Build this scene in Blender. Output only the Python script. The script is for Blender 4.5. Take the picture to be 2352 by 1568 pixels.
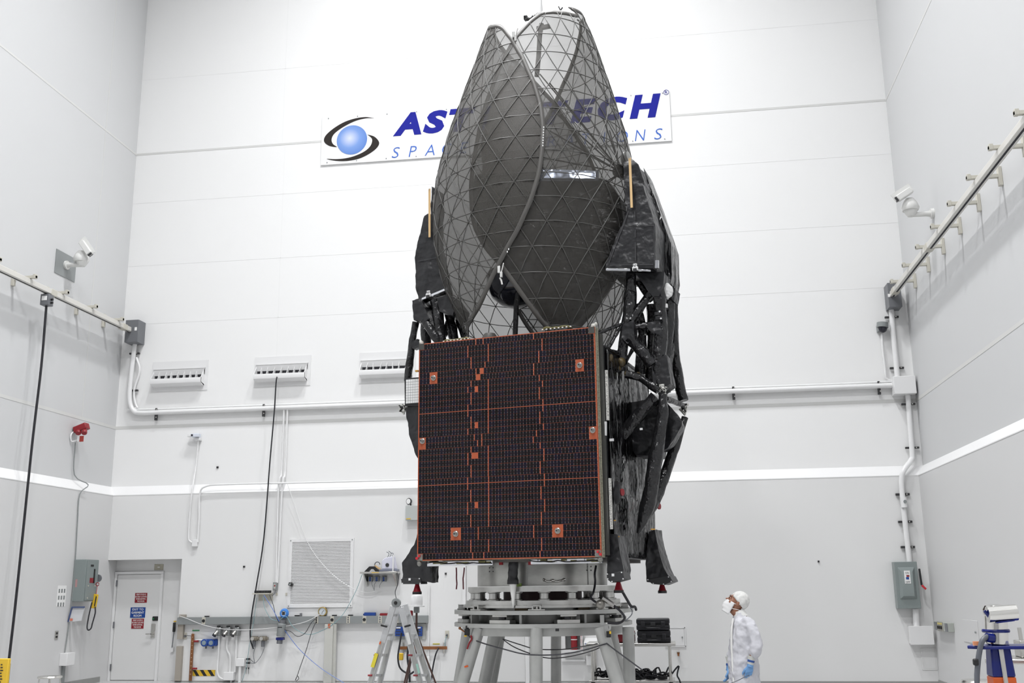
import bpy, math, random
import numpy as np
from mathutils import Vector, Matrix
random.seed(7)
SC = bpy.context.scene
COL = SC.collection
for o in list(bpy.data.objects): bpy.data.objects.remove(o)

# ------------------------------------------------------------------ camera
F_PX, PITCH, YAW, ROLL = 2396.58, 0.230412, -0.141852, -0.0118214
CAMH = 1.70
CAM = Vector((0, 0, CAMH))
_fw = Vector((math.sin(YAW)*math.cos(PITCH), math.cos(YAW)*math.cos(PITCH), math.sin(PITCH)))
_rt = Vector((math.cos(YAW), -math.sin(YAW), 0))
_up = _rt.cross(_fw)
_r = _rt*math.cos(ROLL) + _up*math.sin(ROLL)
_u = -_rt*math.sin(ROLL) + _up*math.cos(ROLL)
cd = bpy.data.cameras.new('camera')
cd.sensor_width = 36.0; cd.sensor_fit = 'HORIZONTAL'
cd.lens = 36.0*F_PX/2352.0
cd.clip_start = 0.05; cd.clip_end = 200
co = bpy.data.objects.new('camera', cd); COL.objects.link(co)
m = Matrix((( _r.x, _u.x, -_fw.x, CAM.x), (_r.y, _u.y, -_fw.y, CAM.y), (_r.z, _u.z, -_fw.z, CAM.z), (0, 0, 0, 1)))
co.matrix_world = m
SC.camera = co

# ------------------------------------------------------------------ view + world
SC.view_settings.view_transform = 'Standard'
SC.view_settings.look = 'None'
SC.view_settings.gamma = 1.0
SC.view_settings.use_curve_mapping = False
SC.view_settings.exposure = 0.0
SC.cycles.max_bounces = 6; SC.cycles.diffuse_bounces = 3; SC.cycles.glossy_bounces = 2; SC.cycles.transmission_bounces = 2; SC.cycles.transparent_max_bounces = 12
SC.cycles.adaptive_threshold = 0.06; SC.cycles.adaptive_min_samples = 12
SC.cycles.caustics_reflective = False; SC.cycles.caustics_refractive = False
wd = bpy.data.worlds.new('world'); SC.world = wd; wd.use_nodes = True
wd.node_tree.nodes['Background'].inputs[0].default_value = (0.9, 0.95, 1.0, 1)
wd.node_tree.nodes['Background'].inputs[1].default_value = 0.05
LAMP_W = 640.0          # watts of each high-bay ceiling lamp

# ------------------------------------------------------------------ room constants (metres)
XL, XR, YB = -11.038, 4.668, 19.804
YL = YB - 0.12            # face of the thicker lower wall
XLL, XRL = XL + 0.12, XR - 0.12
YF = -9.0                 # wall behind the camera
ZC = 19.5
Z1, Z2, ZS = 10.935, 4.945, 3.576

def ray(px, py):
    return _fw*F_PX + _r*(px-1176) - _u*(py-784)
def W(px, py, Y=YB):
    d = ray(px, py); return CAM + d*((Y-CAM.y)/d.y)
def WX(px, py, X):
    d = ray(px, py); return CAM + d*((X-CAM.x)/d.x)
def WZ(px, py, Z):
    d = ray(px, py); return CAM + d*((Z-CAM.z)/d.z)

# ------------------------------------------------------------------ materials
MATS = {}
def mat(name, col, rough=0.5, metal=0.0, bump=0.0, bscale=20.0, var=0.0, vscale=3.0, stretch=(1, 1, 1), spec=None, coat=0.0, bdist=0.01, emit=None, detail=4.0):
    if name in MATS: return MATS[name]
    mt = bpy.data.materials.new(name); mt.use_nodes = True
    nt = mt.node_tree; b = nt.nodes['Principled BSDF']
    b.inputs['Base Color'].default_value = (*col, 1)
    b.inputs['Roughness'].default_value = rough
    b.inputs['Metallic'].default_value = metal
    if spec is not None: b.inputs['Specular IOR Level'].default_value = spec
    if coat: b.inputs['Coat Weight'].default_value = coat; b.inputs['Coat Roughness'].default_value = 0.05
    if emit:
        mt.cycles.emission_sampling = 'NONE'
        b.inputs['Emission Color'].default_value = (*emit[:3], 1); b.inputs['Emission Strength'].default_value = emit[3]
    if bump or var:
        tc = nt.nodes.new('ShaderNodeTexCoord'); mp = nt.nodes.new('ShaderNodeMapping')
        mp.inputs['Scale'].default_value = stretch
        nt.links.new(tc.outputs['Object'], mp.inputs['Vector'])
    if bump:
        n = nt.nodes.new('ShaderNodeTexNoise'); n.inputs['Scale'].default_value = bscale; n.inputs['Detail'].default_value = detail
        nt.links.new(mp.outputs[0], n.inputs['Vector'])
        bp = nt.nodes.new('ShaderNodeBump'); bp.inputs['Strength'].default_value = bump; bp.inputs['Distance'].default_value = bdist
        nt.links.new(n.outputs['Fac'], bp.inputs['Height']); nt.links.new(bp.outputs[0], b.inputs['Normal'])
    if var:
        n2 = nt.nodes.new('ShaderNodeTexNoise'); n2.inputs['Scale'].default_value = vscale; n2.inputs['Detail'].default_value = 5
        nt.links.new(mp.outputs[0], n2.inputs['Vector'])
        rp = nt.nodes.new('ShaderNodeValToRGB')
        rp.color_ramp.elements[0].position = 0.3; rp.color_ramp.elements[1].position = 0.7
        rp.color_ramp.elements[0].color = (*[max(0, c*(1-var)) for c in col], 1)
        rp.color_ramp.elements[1].color = (*[min(1, c*(1+var)) for c in col], 1)
        nt.links.new(n2.outputs['Fac'], rp.inputs[0]); nt.links.new(rp.outputs[0], b.inputs['Base Color'])
    MATS[name] = mt
    return mt
def srgb(r, g, b):
    f = lambda c: (c/255/12.92) if c/255 <= 0.04045 else ((c/255+0.055)/1.055)**2.4
    return (f(r), f(g), f(b))

M_WALL = mat('white_wall_paint', (0.87, 0.87, 0.865), 0.6)
M_WALLLOW = mat('lower_wall_paint', (0.79, 0.79, 0.785), 0.5)
M_SIDE = mat('white_wall_paint_dimmed', (0.62, 0.625, 0.63), 0.6)  # white paint darkened to stand for weaker light on the side walls
M_SIDELOW = mat('lower_wall_paint_dimmed', (0.66, 0.66, 0.66), 0.5)  # lower wall paint again, side walls' dimmer light put into its colour
M_JOINT = mat('joint_sealant', (0.66, 0.66, 0.645), 0.5)
M_LEDGE = mat('ledge_paint', (0.86, 0.86, 0.86), 0.4)
M_WHITE = mat('white_enamel', (0.80, 0.80, 0.80), 0.3)
M_CONDUIT = mat('painted_conduit', (0.82, 0.82, 0.82), 0.25)
M_GREY = mat('grey_enamel', srgb(138, 142, 142), 0.35)
M_GREYD = mat('dark_grey_enamel', srgb(110, 112, 116), 0.4)
M_GREYG = mat('grey_green_enamel', srgb(133, 142, 141), 0.35)
M_BEIGE = mat('beige_plate', srgb(196, 192, 180), 0.5)
M_TAUPE = mat('taupe_raceway', srgb(165, 158, 148), 0.5)
M_BLACK = mat('black_rubber', (0.012, 0.012, 0.013), 0.45)
M_DARK = mat('dark_plastic', (0.03, 0.03, 0.032), 0.4)
M_HOLE = mat('dark_opening', (0.02, 0.02, 0.025), 0.8)
M_STEEL = mat('stainless_steel', (0.62, 0.61, 0.58), 0.25, 1.0, bump=0.05, bscale=40)
M_CHROME = mat('polished_steel', (0.78, 0.77, 0.74), 0.08, 1.0)
M_ALU = mat('machined_aluminium', (0.56, 0.56, 0.54), 0.34, 0.9, var=0.14, vscale=5.0, bump=0.06, bscale=14)
M_ALUP = mat('painted_aluminium', (0.46, 0.465, 0.45), 0.40, 0.4, var=0.10, vscale=4.0, bump=0.05, bscale=12)
M_ALUC = mat('brushed_cylinder', (0.40, 0.40, 0.38), 0.33, 0.9, var=0.25, vscale=2.2, stretch=(1, 1, 2.5), bump=0.05, bscale=30)
M_LADDER = mat('ladder_aluminium', (0.62, 0.63, 0.64), 0.4, 0.6, var=0.06, vscale=8)
M_BLUE = mat('blue_enamel', srgb(28, 70, 150), 0.35)
M_BLUED = mat('deep_blue_enamel', srgb(8, 26, 108), 0.3)
M_RED = mat('dark_red', srgb(140, 28, 36), 0.4)
M_REDB = mat('bright_red', srgb(190, 40, 50), 0.4)
M_YELLOW = mat('yellow_plastic', srgb(225, 185, 50), 0.4)
M_ORANGE = mat('orange_paint', srgb(215, 95, 35), 0.4)
M_GREEN = mat('green_label', srgb(70, 150, 100), 0.5)
M_COPPER = mat('copper_bus_bar', srgb(140, 92, 58), 0.4, 0.5, var=0.15, vscale=6)
M_WOOD = mat('pale_wood', srgb(214, 180, 130), 0.55, var=0.08, vscale=8, stretch=(1, 1, 0.1))
M_PAPER = mat('white_paper', (0.86, 0.86, 0.85), 0.6)
M_INK = mat('black_ink', (0.02, 0.02, 0.025), 0.6)
M_MLI = mat('black_blanket', (0.011, 0.011, 0.012), 0.26, bump=1.0, bscale=6.5, bdist=0.07, detail=3.0, spec=0.55)
M_MLIS = mat('black_blanket_streaked', (0.006, 0.006, 0.007), 0.15, bump=1.0, bscale=3.0, bdist=0.16, stretch=(1.8, 1.8, 0.45), detail=3.5, spec=0.75)
M_MLIM = mat('black_blanket_matt', (0.014, 0.014, 0.016), 0.36, bump=0.9, bscale=5.0, bdist=0.06, detail=2.5)
M_TAPE = mat('amber_tape', srgb(190, 140, 50), 0.4)
M_NOZZLE = mat('red_cover', srgb(135, 25, 38), 0.35)
M_SILVER = mat('silvered_teflon', (0.80, 0.81, 0.84), 0.12, 0.9)
M_CABLE = mat('black_cable', (0.012, 0.012, 0.016), 0.4)
M_CABLEG = mat('grey_cable', srgb(95, 98, 105), 0.4)
M_CABLED = mat('dark_grey_cable', srgb(62, 62, 66), 0.4)
M_CABLEB = mat('blue_cable', srgb(90, 125, 200), 0.4)
M_CABLET = mat('teal_cable', srgb(130, 165, 170), 0.4)
M_CABLEW = mat('white_cable', (0.78, 0.78, 0.78), 0.4)
M_FLOOR = mat('pale_epoxy_floor', (0.52, 0.52, 0.52), 0.25)
M_BASE = mat('grey_cove_base', srgb(150, 151, 148), 0.4)

# ------------------------------------------------------------------ mesh builder
ORG = {}
def V(*a): return Vector(a)
class MB:
    def __init__(self): self.v = []; self.f = []
    def add(self, vs, fs):
        o = len(self.v); self.v += [Vector(p) for p in vs]; self.f += [tuple(i+o for i in q) for q in fs]; return self
    def box(self, x0, x1, y0, y1, z0, z1):
        x0, x1 = min(x0, x1), max(x0, x1); y0, y1 = min(y0, y1), max(y0, y1); z0, z1 = min(z0, z1), max(z0, z1)
        return self.add([(x0,y0,z0),(x1,y0,z0),(x1,y1,z0),(x0,y1,z0),(x0,y0,z1),(x1,y0,z1),(x1,y1,z1),(x0,y1,z1)],
            [(0,3,2,1),(4,5,6,7),(0,1,5,4),(1,2,6,5),(2,3,7,6),(3,0,4,7)])
    def cbox(self, c, s, R=None):
        c = Vector(c); vs = []
        for z in (-.5, .5):
            for x, y in ((-.5,-.5),(.5,-.5),(.5,.5),(-.5,.5)):
                p = Vector((x*s[0], y*s[1], z*s[2]))
                vs.append(c + (R @ p if R is not None else p))
        return self.add(vs, [(0,3,2,1),(4,5,6,7),(0,1,5,4),(1,2,6,5),(2,3,7,6),(3,0,4,7)])
    def beam(self, p0, p1, w, h, up=(0, 0, 1)):
        p0, p1, up = Vector(p0), Vector(p1), Vector(up); d = (p1-p0).normalized()
        s = d.cross(up)
        if s.length < 1e-4: s = d.cross(Vector((1, 0, 0)))
        s.normalize(); t = s.cross(d)
        vs = []
        for p in (p0, p1):
            for a, b in ((-1,-1),(1,-1),(1,1),(-1,1)): vs.append(p + s*a*w/2 + t*b*h/2)
        return self.add(vs, [(0,3,2,1),(4,5,6,7),(0,1,5,4),(1,2,6,5),(2,3,7,6),(3,0,4,7)])
    def tube(self, pts, r, n=8, closed=False):
        pts = [Vector(p) for p in pts]; k = len(pts)
        rs = r if isinstance(r, (list, tuple)) else [r]*k
        T = []
        for i in range(k):
            if closed: t = pts[(i+1) % k] - pts[i-1]
            else: t = pts[min(i+1, k-1)] - pts[max(i-1, 0)]
            T.append(t.normalized() if t.length > 1e-9 else Vector((0, 0, 1)))
        a = T[0].orthogonal().normalized(); vs = []
        for i in range(k):
            a = (a - T[i]*a.dot(T[i]))
            a = a.normalized() if a.length > 1e-6 else T[i].orthogonal().normalized()
            b = T[i].cross(a)
            for j in range(n):
                q = 2*math.pi*j/n
                vs.append(pts[i] + (a*math.cos(q) + b*math.sin(q))*rs[i])
        fs = []
        for i in range(k if closed else k-1):
            i2 = (i+1) % k
            for j in range(n):
                j2 = (j+1) % n
                fs.append((i*n+j, i*n+j2, i2*n+j2, i2*n+j))
        if not closed:
            fs.append(tuple(reversed(range(n)))); fs.append(tuple((k-1)*n+j for j in range(n)))
        return self.add(vs, fs)
    def prism(self, poly, vec):
        poly = [Vector(p) for p in poly]; vec = Vector(vec); n = len(poly)
        nrm = Vector((0, 0, 0))
        for i in range(n): nrm += poly[i].cross(poly[(i+1) % n])
        if nrm.dot(vec) > 0: poly = poly[::-1]
        vs = poly + [p+vec for p in poly]
        fs = [tuple(range(n)), tuple(reversed(range(n, 2*n)))]
        fs = [tuple(range(n)), tuple(range(2*n-1, n-1, -1))]
        for i in range(n): j = (i+1) % n; fs.append((j, i, i+n, j+n))
        return self.add(vs, fs)
    def hull2(self, A, B):
        """loft between two polygons with the same number of points"""
        n = len(A); vs = [Vector(p) for p in A] + [Vector(p) for p in B]
        fs = [tuple(range(n-1, -1, -1)), tuple(range(n, 2*n))]
        for i in range(n): j = (i+1) % n; fs.append((i, j, j+n, i+n))
        return self.add(vs, fs)
    def lathe(self, o, ax, prof, n=24, cap=True):
        o = Vector(o); ax = Vector(ax).normalized(); a = ax.orthogonal().normalized(); b = ax.cross(a)
        vs = []
        for r, t in prof:
            for j in range(n):
                q = 2*math.pi*j/n; vs.append(o + ax*t + (a*math.cos(q)+b*math.sin(q))*r)
        fs = []; k = len(prof)
        for i in range(k-1):
            for j in range(n):
                j2 = (j+1) % n; fs.append((i*n+j, i*n+j2, (i+1)*n+j2, (i+1)*n+j))
        if cap:
            fs.append(tuple(range(n-1, -1, -1))); fs.append(tuple((k-1)*n+j for j in range(n)))
        return self.add(vs, fs)
    def cyl(self, p0, p1, r, n=16, r2=None):
        p0, p1 = Vector(p0), Vector(p1)
        return self.lathe(p0, p1-p0, [(r, 0), (r if r2 is None else r2, (p1-p0).length)], n)
    def ball(self, c, r, n=16, m=10, R=None):
        c = Vector(c); r = (r, r, r) if not isinstance(r, (tuple, list)) else r
        vs = []; fs = []
        for i in range(m+1):
            th = math.pi*i/m
            for j in range(n):
                ph = 2*math.pi*j/n
                p = Vector((r[0]*math.sin(th)*math.cos(ph), r[1]*math.sin(th)*math.sin(ph), r[2]*math.cos(th)))
                vs.append(c + (R @ p if R is not None else p))
        for i in range(m):
            for j in range(n):
                j2 = (j+1) % n; fs.append((i*n+j, (i+1)*n+j, (i+1)*n+j2, i*n+j2))
        return self.add(vs, fs)
    def grid(self, rows, closed=False):
        nr = len(rows); nc = len(rows[0]); vs = [p for r in rows for p in r]; fs = []
        for i in range(nr-1):
            for j in range(nc if closed else nc-1):
                j2 = (j+1) % nc; fs.append((i*nc+j, i*nc+j2, (i+1)*nc+j2, (i+1)*nc+j))
        return self.add(vs, fs)
    def mesh(self, name, off=(0, 0, 0), smooth=None, fixn=False):
        off = Vector(off); me = bpy.data.meshes.new(name)
        me.from_pydata([tuple(p-off) for p in self.v], [], self.f)
        if fixn:
            import bmesh
            bm = bmesh.new(); bm.from_mesh(me); bmesh.ops.remove_doubles(bm, verts=bm.verts, dist=1e-5)
            bmesh.ops.recalc_face_normals(bm, faces=bm.faces); bm.to_mesh(me); bm.free()
        if smooth is not None:
            me.polygons.foreach_set('use_smooth', [True]*len(me.polygons))
            if smooth < 179: me.set_sharp_from_angle(angle=math.radians(smooth))
        me.update(); return me
    def build(self, name, mt, parent=None, loc=None, smooth=40, bevel=0.0, fixn=True, wr=None, sub=0):
        if parent is not None:
            root = parent
            while root.parent: root = root.parent
            off = ORG.get(root.name, Vector((0, 0, 0)))
        else: off = Vector(loc) if loc is not None else Vector((0, 0, 0))
        me = self.mesh(name, off, smooth, fixn); me.materials.append(mt)
        o = bpy.data.objects.new(name, me); COL.objects.link(o)
        if parent is not None: o.parent = parent
        else: o.location = off; ORG[o.name] = off
        if bevel:
            md = o.modifiers.new('bevel', 'BEVEL'); md.width = bevel; md.segments = 2; md.limit_method = 'ANGLE'; md.angle_limit = math.radians(40)
        if wr:
            lv, st, sc_ = wr
            s = o.modifiers.new('sub', 'SUBSURF'); s.subdivision_type = 'SIMPLE'; s.levels = lv; s.render_levels = lv
            key = 'cloth_%g' % sc_
            tx = bpy.data.textures.get(key) or bpy.data.textures.new(key, 'CLOUDS'); tx.noise_scale = sc_; tx.noise_depth = 2
            d = o.modifiers.new('disp', 'DISPLACE'); d.texture = tx; d.strength = st; d.mid_level = 0.5; d.texture_coords = 'LOCAL'
            me.polygons.foreach_set('use_smooth', [True]*len(me.polygons))
        if sub:
            s = o.modifiers.new('sub', 'SUBSURF'); s.levels = sub; s.render_levels = sub
        return o
def tag(o, label, cat, group=None):
    o['label'] = label; o['category'] = cat
    if group: o['group'] = group
    return o
def thing(name, label, cat, loc=(0, 0, 0), rot=None, group=None, local=False):
    o = bpy.data.objects.new(name, None); COL.objects.link(o); o.location = loc; o.empty_display_size = 0.1
    if rot: o.rotation_euler = rot
    ORG[o.name] = Vector((0, 0, 0)) if local else Vector(loc)
    return tag(o, label, cat, group)
def struct(o): o['kind'] = 'structure'; return o
def inst(me, name, parent, loc, rot=None, scale=None):
    o = bpy.data.objects.new(name, me); COL.objects.link(o); o.parent = parent; o.location = loc
    if rot is not None: o.rotation_euler = rot
    if scale is not None: o.scale = scale
    return o
def pinst(me, name, parent, wloc, rot=None, scale=None):
    root = parent
    while root.parent: root = root.parent
    return inst(me, name, parent, Vector(wloc)-ORG.get(root.name, Vector((0, 0, 0))), rot, scale)
def smoothpts(pts, n=6):
    """Catmull-Rom through 3-D points"""
    P = [Vector(p) for p in pts]; P = [P[0]*2-P[1]] + P + [P[-1]*2-P[-2]]; out = []
    for i in range(1, len(P)-2):
        for k in range(n):
            t = k/n; a, b, c, d = P[i-1], P[i], P[i+1], P[i+2]
            out.append(0.5*((2*b) + (c-a)*t + (2*a-5*b+4*c-d)*t*t + (3*b-a-3*c+d)*t**3))
    out.append(P[-2]); return out
def text_mesh(s, size, shear=0.0, bold=0.0, extrude=0.0, align='CENTER', spacing=1.0):
    c = bpy.data.curves.new('text', 'FONT'); c.body = s; c.size = size; c.shear = shear; c.offset = bold; c.extrude = extrude
    c.align_x = align; c.space_character = spacing; c.resolution_u = 3; c.fill_mode = 'BOTH'
    o = bpy.data.objects.new('text', c); COL.objects.link(o)
    dg = bpy.context.evaluated_depsgraph_get(); dg.update()
    me = bpy.data.meshes.new_from_object(o.evaluated_get(dg))
    bpy.data.objects.remove(o); bpy.data.curves.remove(c); return me
def text_fit(s, w, h, **k):
    """text mesh scaled to fill w x h, centred at 0"""
    me = text_mesh(s, 1.0, **k)
    xs = [v.co.x for v in me.vertices]; ys = [v.co.y for v in me.vertices]
    sx = w/max(1e-6, max(xs)-min(xs)); sy = h/max(1e-6, max(ys)-min(ys)); mx = (max(xs)+min(xs))/2; my = (max(ys)+min(ys))/2
    for v in me.vertices: v.co = Vector(((v.co.x-mx)*sx, (v.co.y-my)*sy, v.co.z))
    return me
FACE_CAM = Matrix.Rotation(math.pi/2, 3, 'X').to_euler()     # text plane facing -Y
def put_text(s, parent, pos, w, h, mt, rot=None, name='lettering', **k):
    me = text_fit(s, w, h, **k); me.materials.clear(); me.materials.append(mt)
    return pinst(me, name, parent, pos, rot if rot is not None else FACE_CAM)
# ================================================================== the room
def wall_box(name, x0, x1, y0, y1, z0, z1, mt):
    return struct(MB().box(x0, x1, y0, y1, z0, z1).build(name, mt, loc=((x0+x1)/2, (y0+y1)/2, z0), smooth=None))
T = 0.3
fl = wall_box('floor', XL-T, XR+T, YF-T, YB+1.2, -0.3, 0.0, M_FLOOR)
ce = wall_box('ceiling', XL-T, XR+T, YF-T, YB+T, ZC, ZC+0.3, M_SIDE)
wall_box('wall_front', XL-T, XR+T, YF-T, YF, 0, ZC, mat('contrast_grey_wall', (0.36, 0.36, 0.37), 0.5))  # unseen wall, darkened to put contrast into chrome and blanket reflections
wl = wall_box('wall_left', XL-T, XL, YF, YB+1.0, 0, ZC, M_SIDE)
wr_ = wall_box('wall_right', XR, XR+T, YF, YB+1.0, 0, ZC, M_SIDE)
wb = wall_box('wall_back', XL, XR, YB, YB+T, 3.2, ZC, M_WALL)
# thicker lower wall with the door recess cut out
dr1 = W(417, 1300, YL); REC_X1 = dr1.x; REC_Z = W(330, 1284.5, YL).z; YR = YL + 0.34
lowm = MB()
ZLO = ZS - 0.02; ZLT = W(250, 1118, YB).z
lowm.box(REC_X1, XR, YL, YB+T, 0, ZLO)
lowm.box(XL, REC_X1, YL, YB+T, REC_Z, ZLO)
low = struct(lowm.build('wall_back_lower', M_WALLLOW, loc=(XL, YL, 0), smooth=None))
struct(MB().box(XL, REC_X1+0.3, YR, YR+0.2, 0, REC_Z+0.2).build('wall_recess', M_WALLLOW, loc=(XL, YR, 0), smooth=None))
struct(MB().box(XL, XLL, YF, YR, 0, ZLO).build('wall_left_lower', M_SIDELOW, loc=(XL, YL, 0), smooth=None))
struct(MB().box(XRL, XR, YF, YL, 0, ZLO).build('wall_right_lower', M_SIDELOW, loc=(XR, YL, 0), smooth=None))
# sloped ledge on top of the thicker part
def ledge(name, A, B, nin, z0, z1):
    A, B, nin = Vector(A), Vector(B), Vector(nin); t = B-A
    sec = [Vector((0, 0, z0)), nin*0.125+Vector((0, 0, z0)), nin*0.125+Vector((0, 0, z0+0.015)), Vector((0, 0, z1))]
    return struct(MB().prism([A+s for s in sec], t).build(name, M_LEDGE, loc=A, smooth=None))
ledge('trim_1', (XL, YB, 0), (XR, YB, 0), (0, -1, 0), ZLO, ZLT)
ledge('trim_2', (XL, YF, 0), (XL, YB, 0), (1, 0, 0), ZLO, ZLT)
ledge('trim_3', (XR, YF, 0), (XR, YB, 0), (-1, 0, 0), ZLO, ZLT)
# horizontal panel joints, each a recessed-looking sealant strip on its wall
def joint(parent, x0, x1, y0, y1, z0, z1):
    return MB().box(x0, x1, y0, y1, z0, z1).build('joint', M_JOINT, parent, smooth=None)
for z, h in ((Z1, 0.022), (Z2, 0.03)):
    joint(wb, XL, XR, YB-0.004, YB+0.01, z-h, z+h)
    joint(wl, XL-0.01, XL+0.004, YF, YB, z-h, z+h)
    joint(wr_, XR-0.004, XR+0.01, YF, YB, z-h, z+h)
M_SEAM = mat('faint_seam', (0.84, 0.84, 0.835), 0.6)
for y_px, in ((170,), (455,), (600,), (735,)):
    z = W(500, y_px).z
    MB().box(XL, XR, YB-0.002, YB+0.01, z-0.006, z+0.006).build('seam', M_SEAM, wb, smooth=None)
zs = [W(700, y).z for y in (0, 100)]
xv = W(660, 60).x
MB().box(xv-0.006, xv+0.006, YB-0.002, YB+0.01, Z1, ZC).build('seam', M_SEAM, wb, smooth=None)
xv = W(640, 700).x
MB().box(xv-0.006, xv+0.006, YB-0.002, YB+0.01, Z2, Z1).build('seam', M_SEAM, wb, smooth=None)
# vertical seam on the left wall: (268,0) .. (180,990)
yv = WX(243, 300, XL).y
MB().box(XL-0.01, XL+0.003, yv-0.012, yv+0.012, Z2+0.03, ZC).build('seam', M_JOINT, wl, smooth=None)
# cove base
struct(MB().box(REC_X1, XR, YL-0.012, YL, 0, 0.025).build('baseboard_back', M_BASE, loc=(0, YL, 0), smooth=None))
struct(MB().box(XLL, XLL+0.012, YF, YL, 0, 0.10).build('baseboard_left', M_BASE, loc=(XLL, 0, 0), smooth=None))
struct(MB().box(XRL-0.012, XRL, YF, YL, 0, 0.05).build('baseboard_right', M_BASE, loc=(XRL, 0, 0), smooth=None))

# high-bay ceiling lamps (above the frame): the light of the room
M_LENS = mat('lamp_lens', (0.9, 0.9, 0.9), 0.4, emit=(1, 0.99, 0.97, 3.0))
hb = MB().lathe((0, 0, 0), (0, 0, 1), [(0.62, -0.10), (0.60, 0.0), (0.25, 0.30), (0.12, 0.5)], 24).mesh('housing', smooth=40); hb.materials.append(M_WHITE)
hl = MB().lathe((0, 0, 0), (0, 0, 1), [(0.57, -0.095), (0.57, -0.085)], 24).mesh('lens', smooth=40); hl.materials.append(M_LENS)
rows = (('over the near floor', -3.0), ('before the satellite', 6.0), ('near the back wall', 14.2))
colsx = (('on the left side', -5.4), ('on the right side', -1.0))
for rn, y in rows:
    for cn, x in colsx:
        t = thing('ceiling_lamp', 'white round high-bay ceiling lamp %s, %s' % (rn, cn), 'lamp', (x, y, ZC-0.55), group='high-bay ceiling lamps')
        inst(hb, 'housing', t, (0, 0, 0)); inst(hl, 'lens', t, (0, 0, 0))
        MB().cyl((x, y, ZC-0.1), (x, y, ZC), 0.05).build('stem', M_WHITE, t)
        L = bpy.data.lights.new('lamp_light', 'AREA'); L.shape = 'DISK'; L.size = 1.14; L.energy = LAMP_W; L.color = (0.985, 0.99, 1.0); L.spread = math.radians(140)
        lo = bpy.data.objects.new('lamp_light', L); COL.objects.link(lo); lo.parent = t; lo.location = (0, 0, -0.115)
# ================================================================== the satellite
TH = math.radians(-12.362)
SO = Vector((-1.8388, 12.2, 0.0))
RS = Matrix.Rotation(TH, 3, 'Z'); RSI = RS.transposed()
def S(px, py, v=0.0):
    o = RSI @ (CAM-SO); d = RSI @ ray(px, py)
    return o + d*((v-o.y)/d.y)
SAT = thing('communications_satellite', 'large satellite with folded dark mesh antennas and dark solar panel on metal stand', 'satellite', SO, (0, 0, TH), local=True)
PW, WB, WT = 1.1407, 2.0105, 4.6679

# ---------------------------------------------------------------- solar panel
M_KAP = mat('orange_kapton', srgb(168, 80, 46), 0.55, var=0.06, vscale=30, bump=0.15, bscale=60)
M_HONEY = mat('honeycomb_edge', srgb(150, 148, 130), 0.6, var=0.5, vscale=60)
M_CFRP = mat('carbon_facesheet', (0.05, 0.05, 0.045), 0.5)
def cell_mat():
    mt = bpy.data.materials.new('solar_cell_glass'); mt.use_nodes = True; nt = mt.node_tree; b = nt.nodes['Principled BSDF']
    g = nt.nodes.new('ShaderNodeNewGeometry'); oi = nt.nodes.new('ShaderNodeObjectInfo')
    ad = nt.nodes.new('ShaderNodeMath'); ad.operation = 'ADD'; fr = nt.nodes.new('ShaderNodeMath'); fr.operation = 'FRACT'
    nt.links.new(g.outputs['Random Per Island'], ad.inputs[0]); nt.links.new(oi.outputs['Random'], ad.inputs[1]); nt.links.new(ad.outputs[0], fr.inputs[0])
    rp = nt.nodes.new('ShaderNodeValToRGB'); e = rp.color_ramp.elements
    e[0].position = 0.0; e[0].color = (0.004, 0.004, 0.007, 1); e[1].position = 1.0; e[1].color = (0.006, 0.0055, 0.015, 1)
    k = e.new(0.45); k.color = (0.006, 0.0045, 0.005, 1)
    nt.links.new(fr.outputs[0], rp.inputs[0]); nt.links.new(rp.outputs[0], b.inputs['Base Color'])
    b.inputs['Roughness'].default_value = 0.06; b.inputs['Specular IOR Level'].default_value = 0.22
    return mt
M_CELL = cell_mat()
pan = MB().box(-PW, PW, 0, 0.028, WB, WT)
PANEL = pan.build('solar_panel', M_KAP, SAT, smooth=None)
PANEL['label'] = 'solar panel of dark cells on orange backing'
# honeycomb edge frames of the folded panels behind it
for k, (v0, v1, du) in enumerate(((0.030, 0.058, 0.006), (0.085, 0.113, 0.012), (0.115, 0.140, 0.0))):
    MB().box(-PW-0.004, PW+du, v0, v1, WB-0.004, WT+0.004).build('folded_panel', M_HONEY, SAT, smooth=None)
MB().box(-PW+0.02, PW-0.01, 0.062, 0.084, WB+0.01, WT-0.01).build('panel_core', M_CFRP, SAT, smooth=None)
MB().box(-PW+0.02, PW+0.035, 0.16, 0.24, WB+0.02, WT-0.05).build('panel_core', M_CFRP, SAT, smooth=None)
NROW = 36; RH = (WT-WB-0.018)/NROW; CP = 0.0413
def rw(i): return WT-0.009-RH*(i+0.5)
def pu(px, i):
    # u of a pixel column at row i
    fr = (i+0.5)/NROW; py = 790+498*fr
    a = S(px, py, 0.0); return S(px, py+(a.z-rw(i))*185, 0.0).x
c3 = lambda x: 900+x/4.694
c5 = lambda x: 920+x/4.704
gapA, gapB, gapC = {}, {}, {}
def setg(d, rows, px):
    for i in rows: d.setdefault(i, []).append(px)
setg(gapA, [0], c3(905)); setg(gapB, [0], c3(985)); setg(gapC, [0], c3(1527))
setg(gapA, [1, 2], c3(820)); setg(gapB, [1, 2, 3], c3(1040)); setg(gapC, [1, 2], c3(1620))
setg(gapA, [3, 4], c3(855)); setg(gapB, [4], c3(1005)); setg(gapC, [3, 4], c3(1585))
setg(gapA, [5], c3(908)); setg(gapC, [5, 6], c3(1530))
setg(gapA, [7, 9, 10, 13, 14, 18, 21, 22], c3(855)); setg(gapA, [8, 11, 12, 15, 19, 20], c3(820))
setg(gapB, list(range(7, 16))+list(range(18, 23)), c3(1040))
setg(gapC, [7, 9, 10], c3(1590)); setg(gapC, [8], c3(1625)); setg(gapC, [11, 12], c3(1630)); setg(gapC, [13, 14], c3(1596)); setg(gapC, [15], c3(1635))
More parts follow.
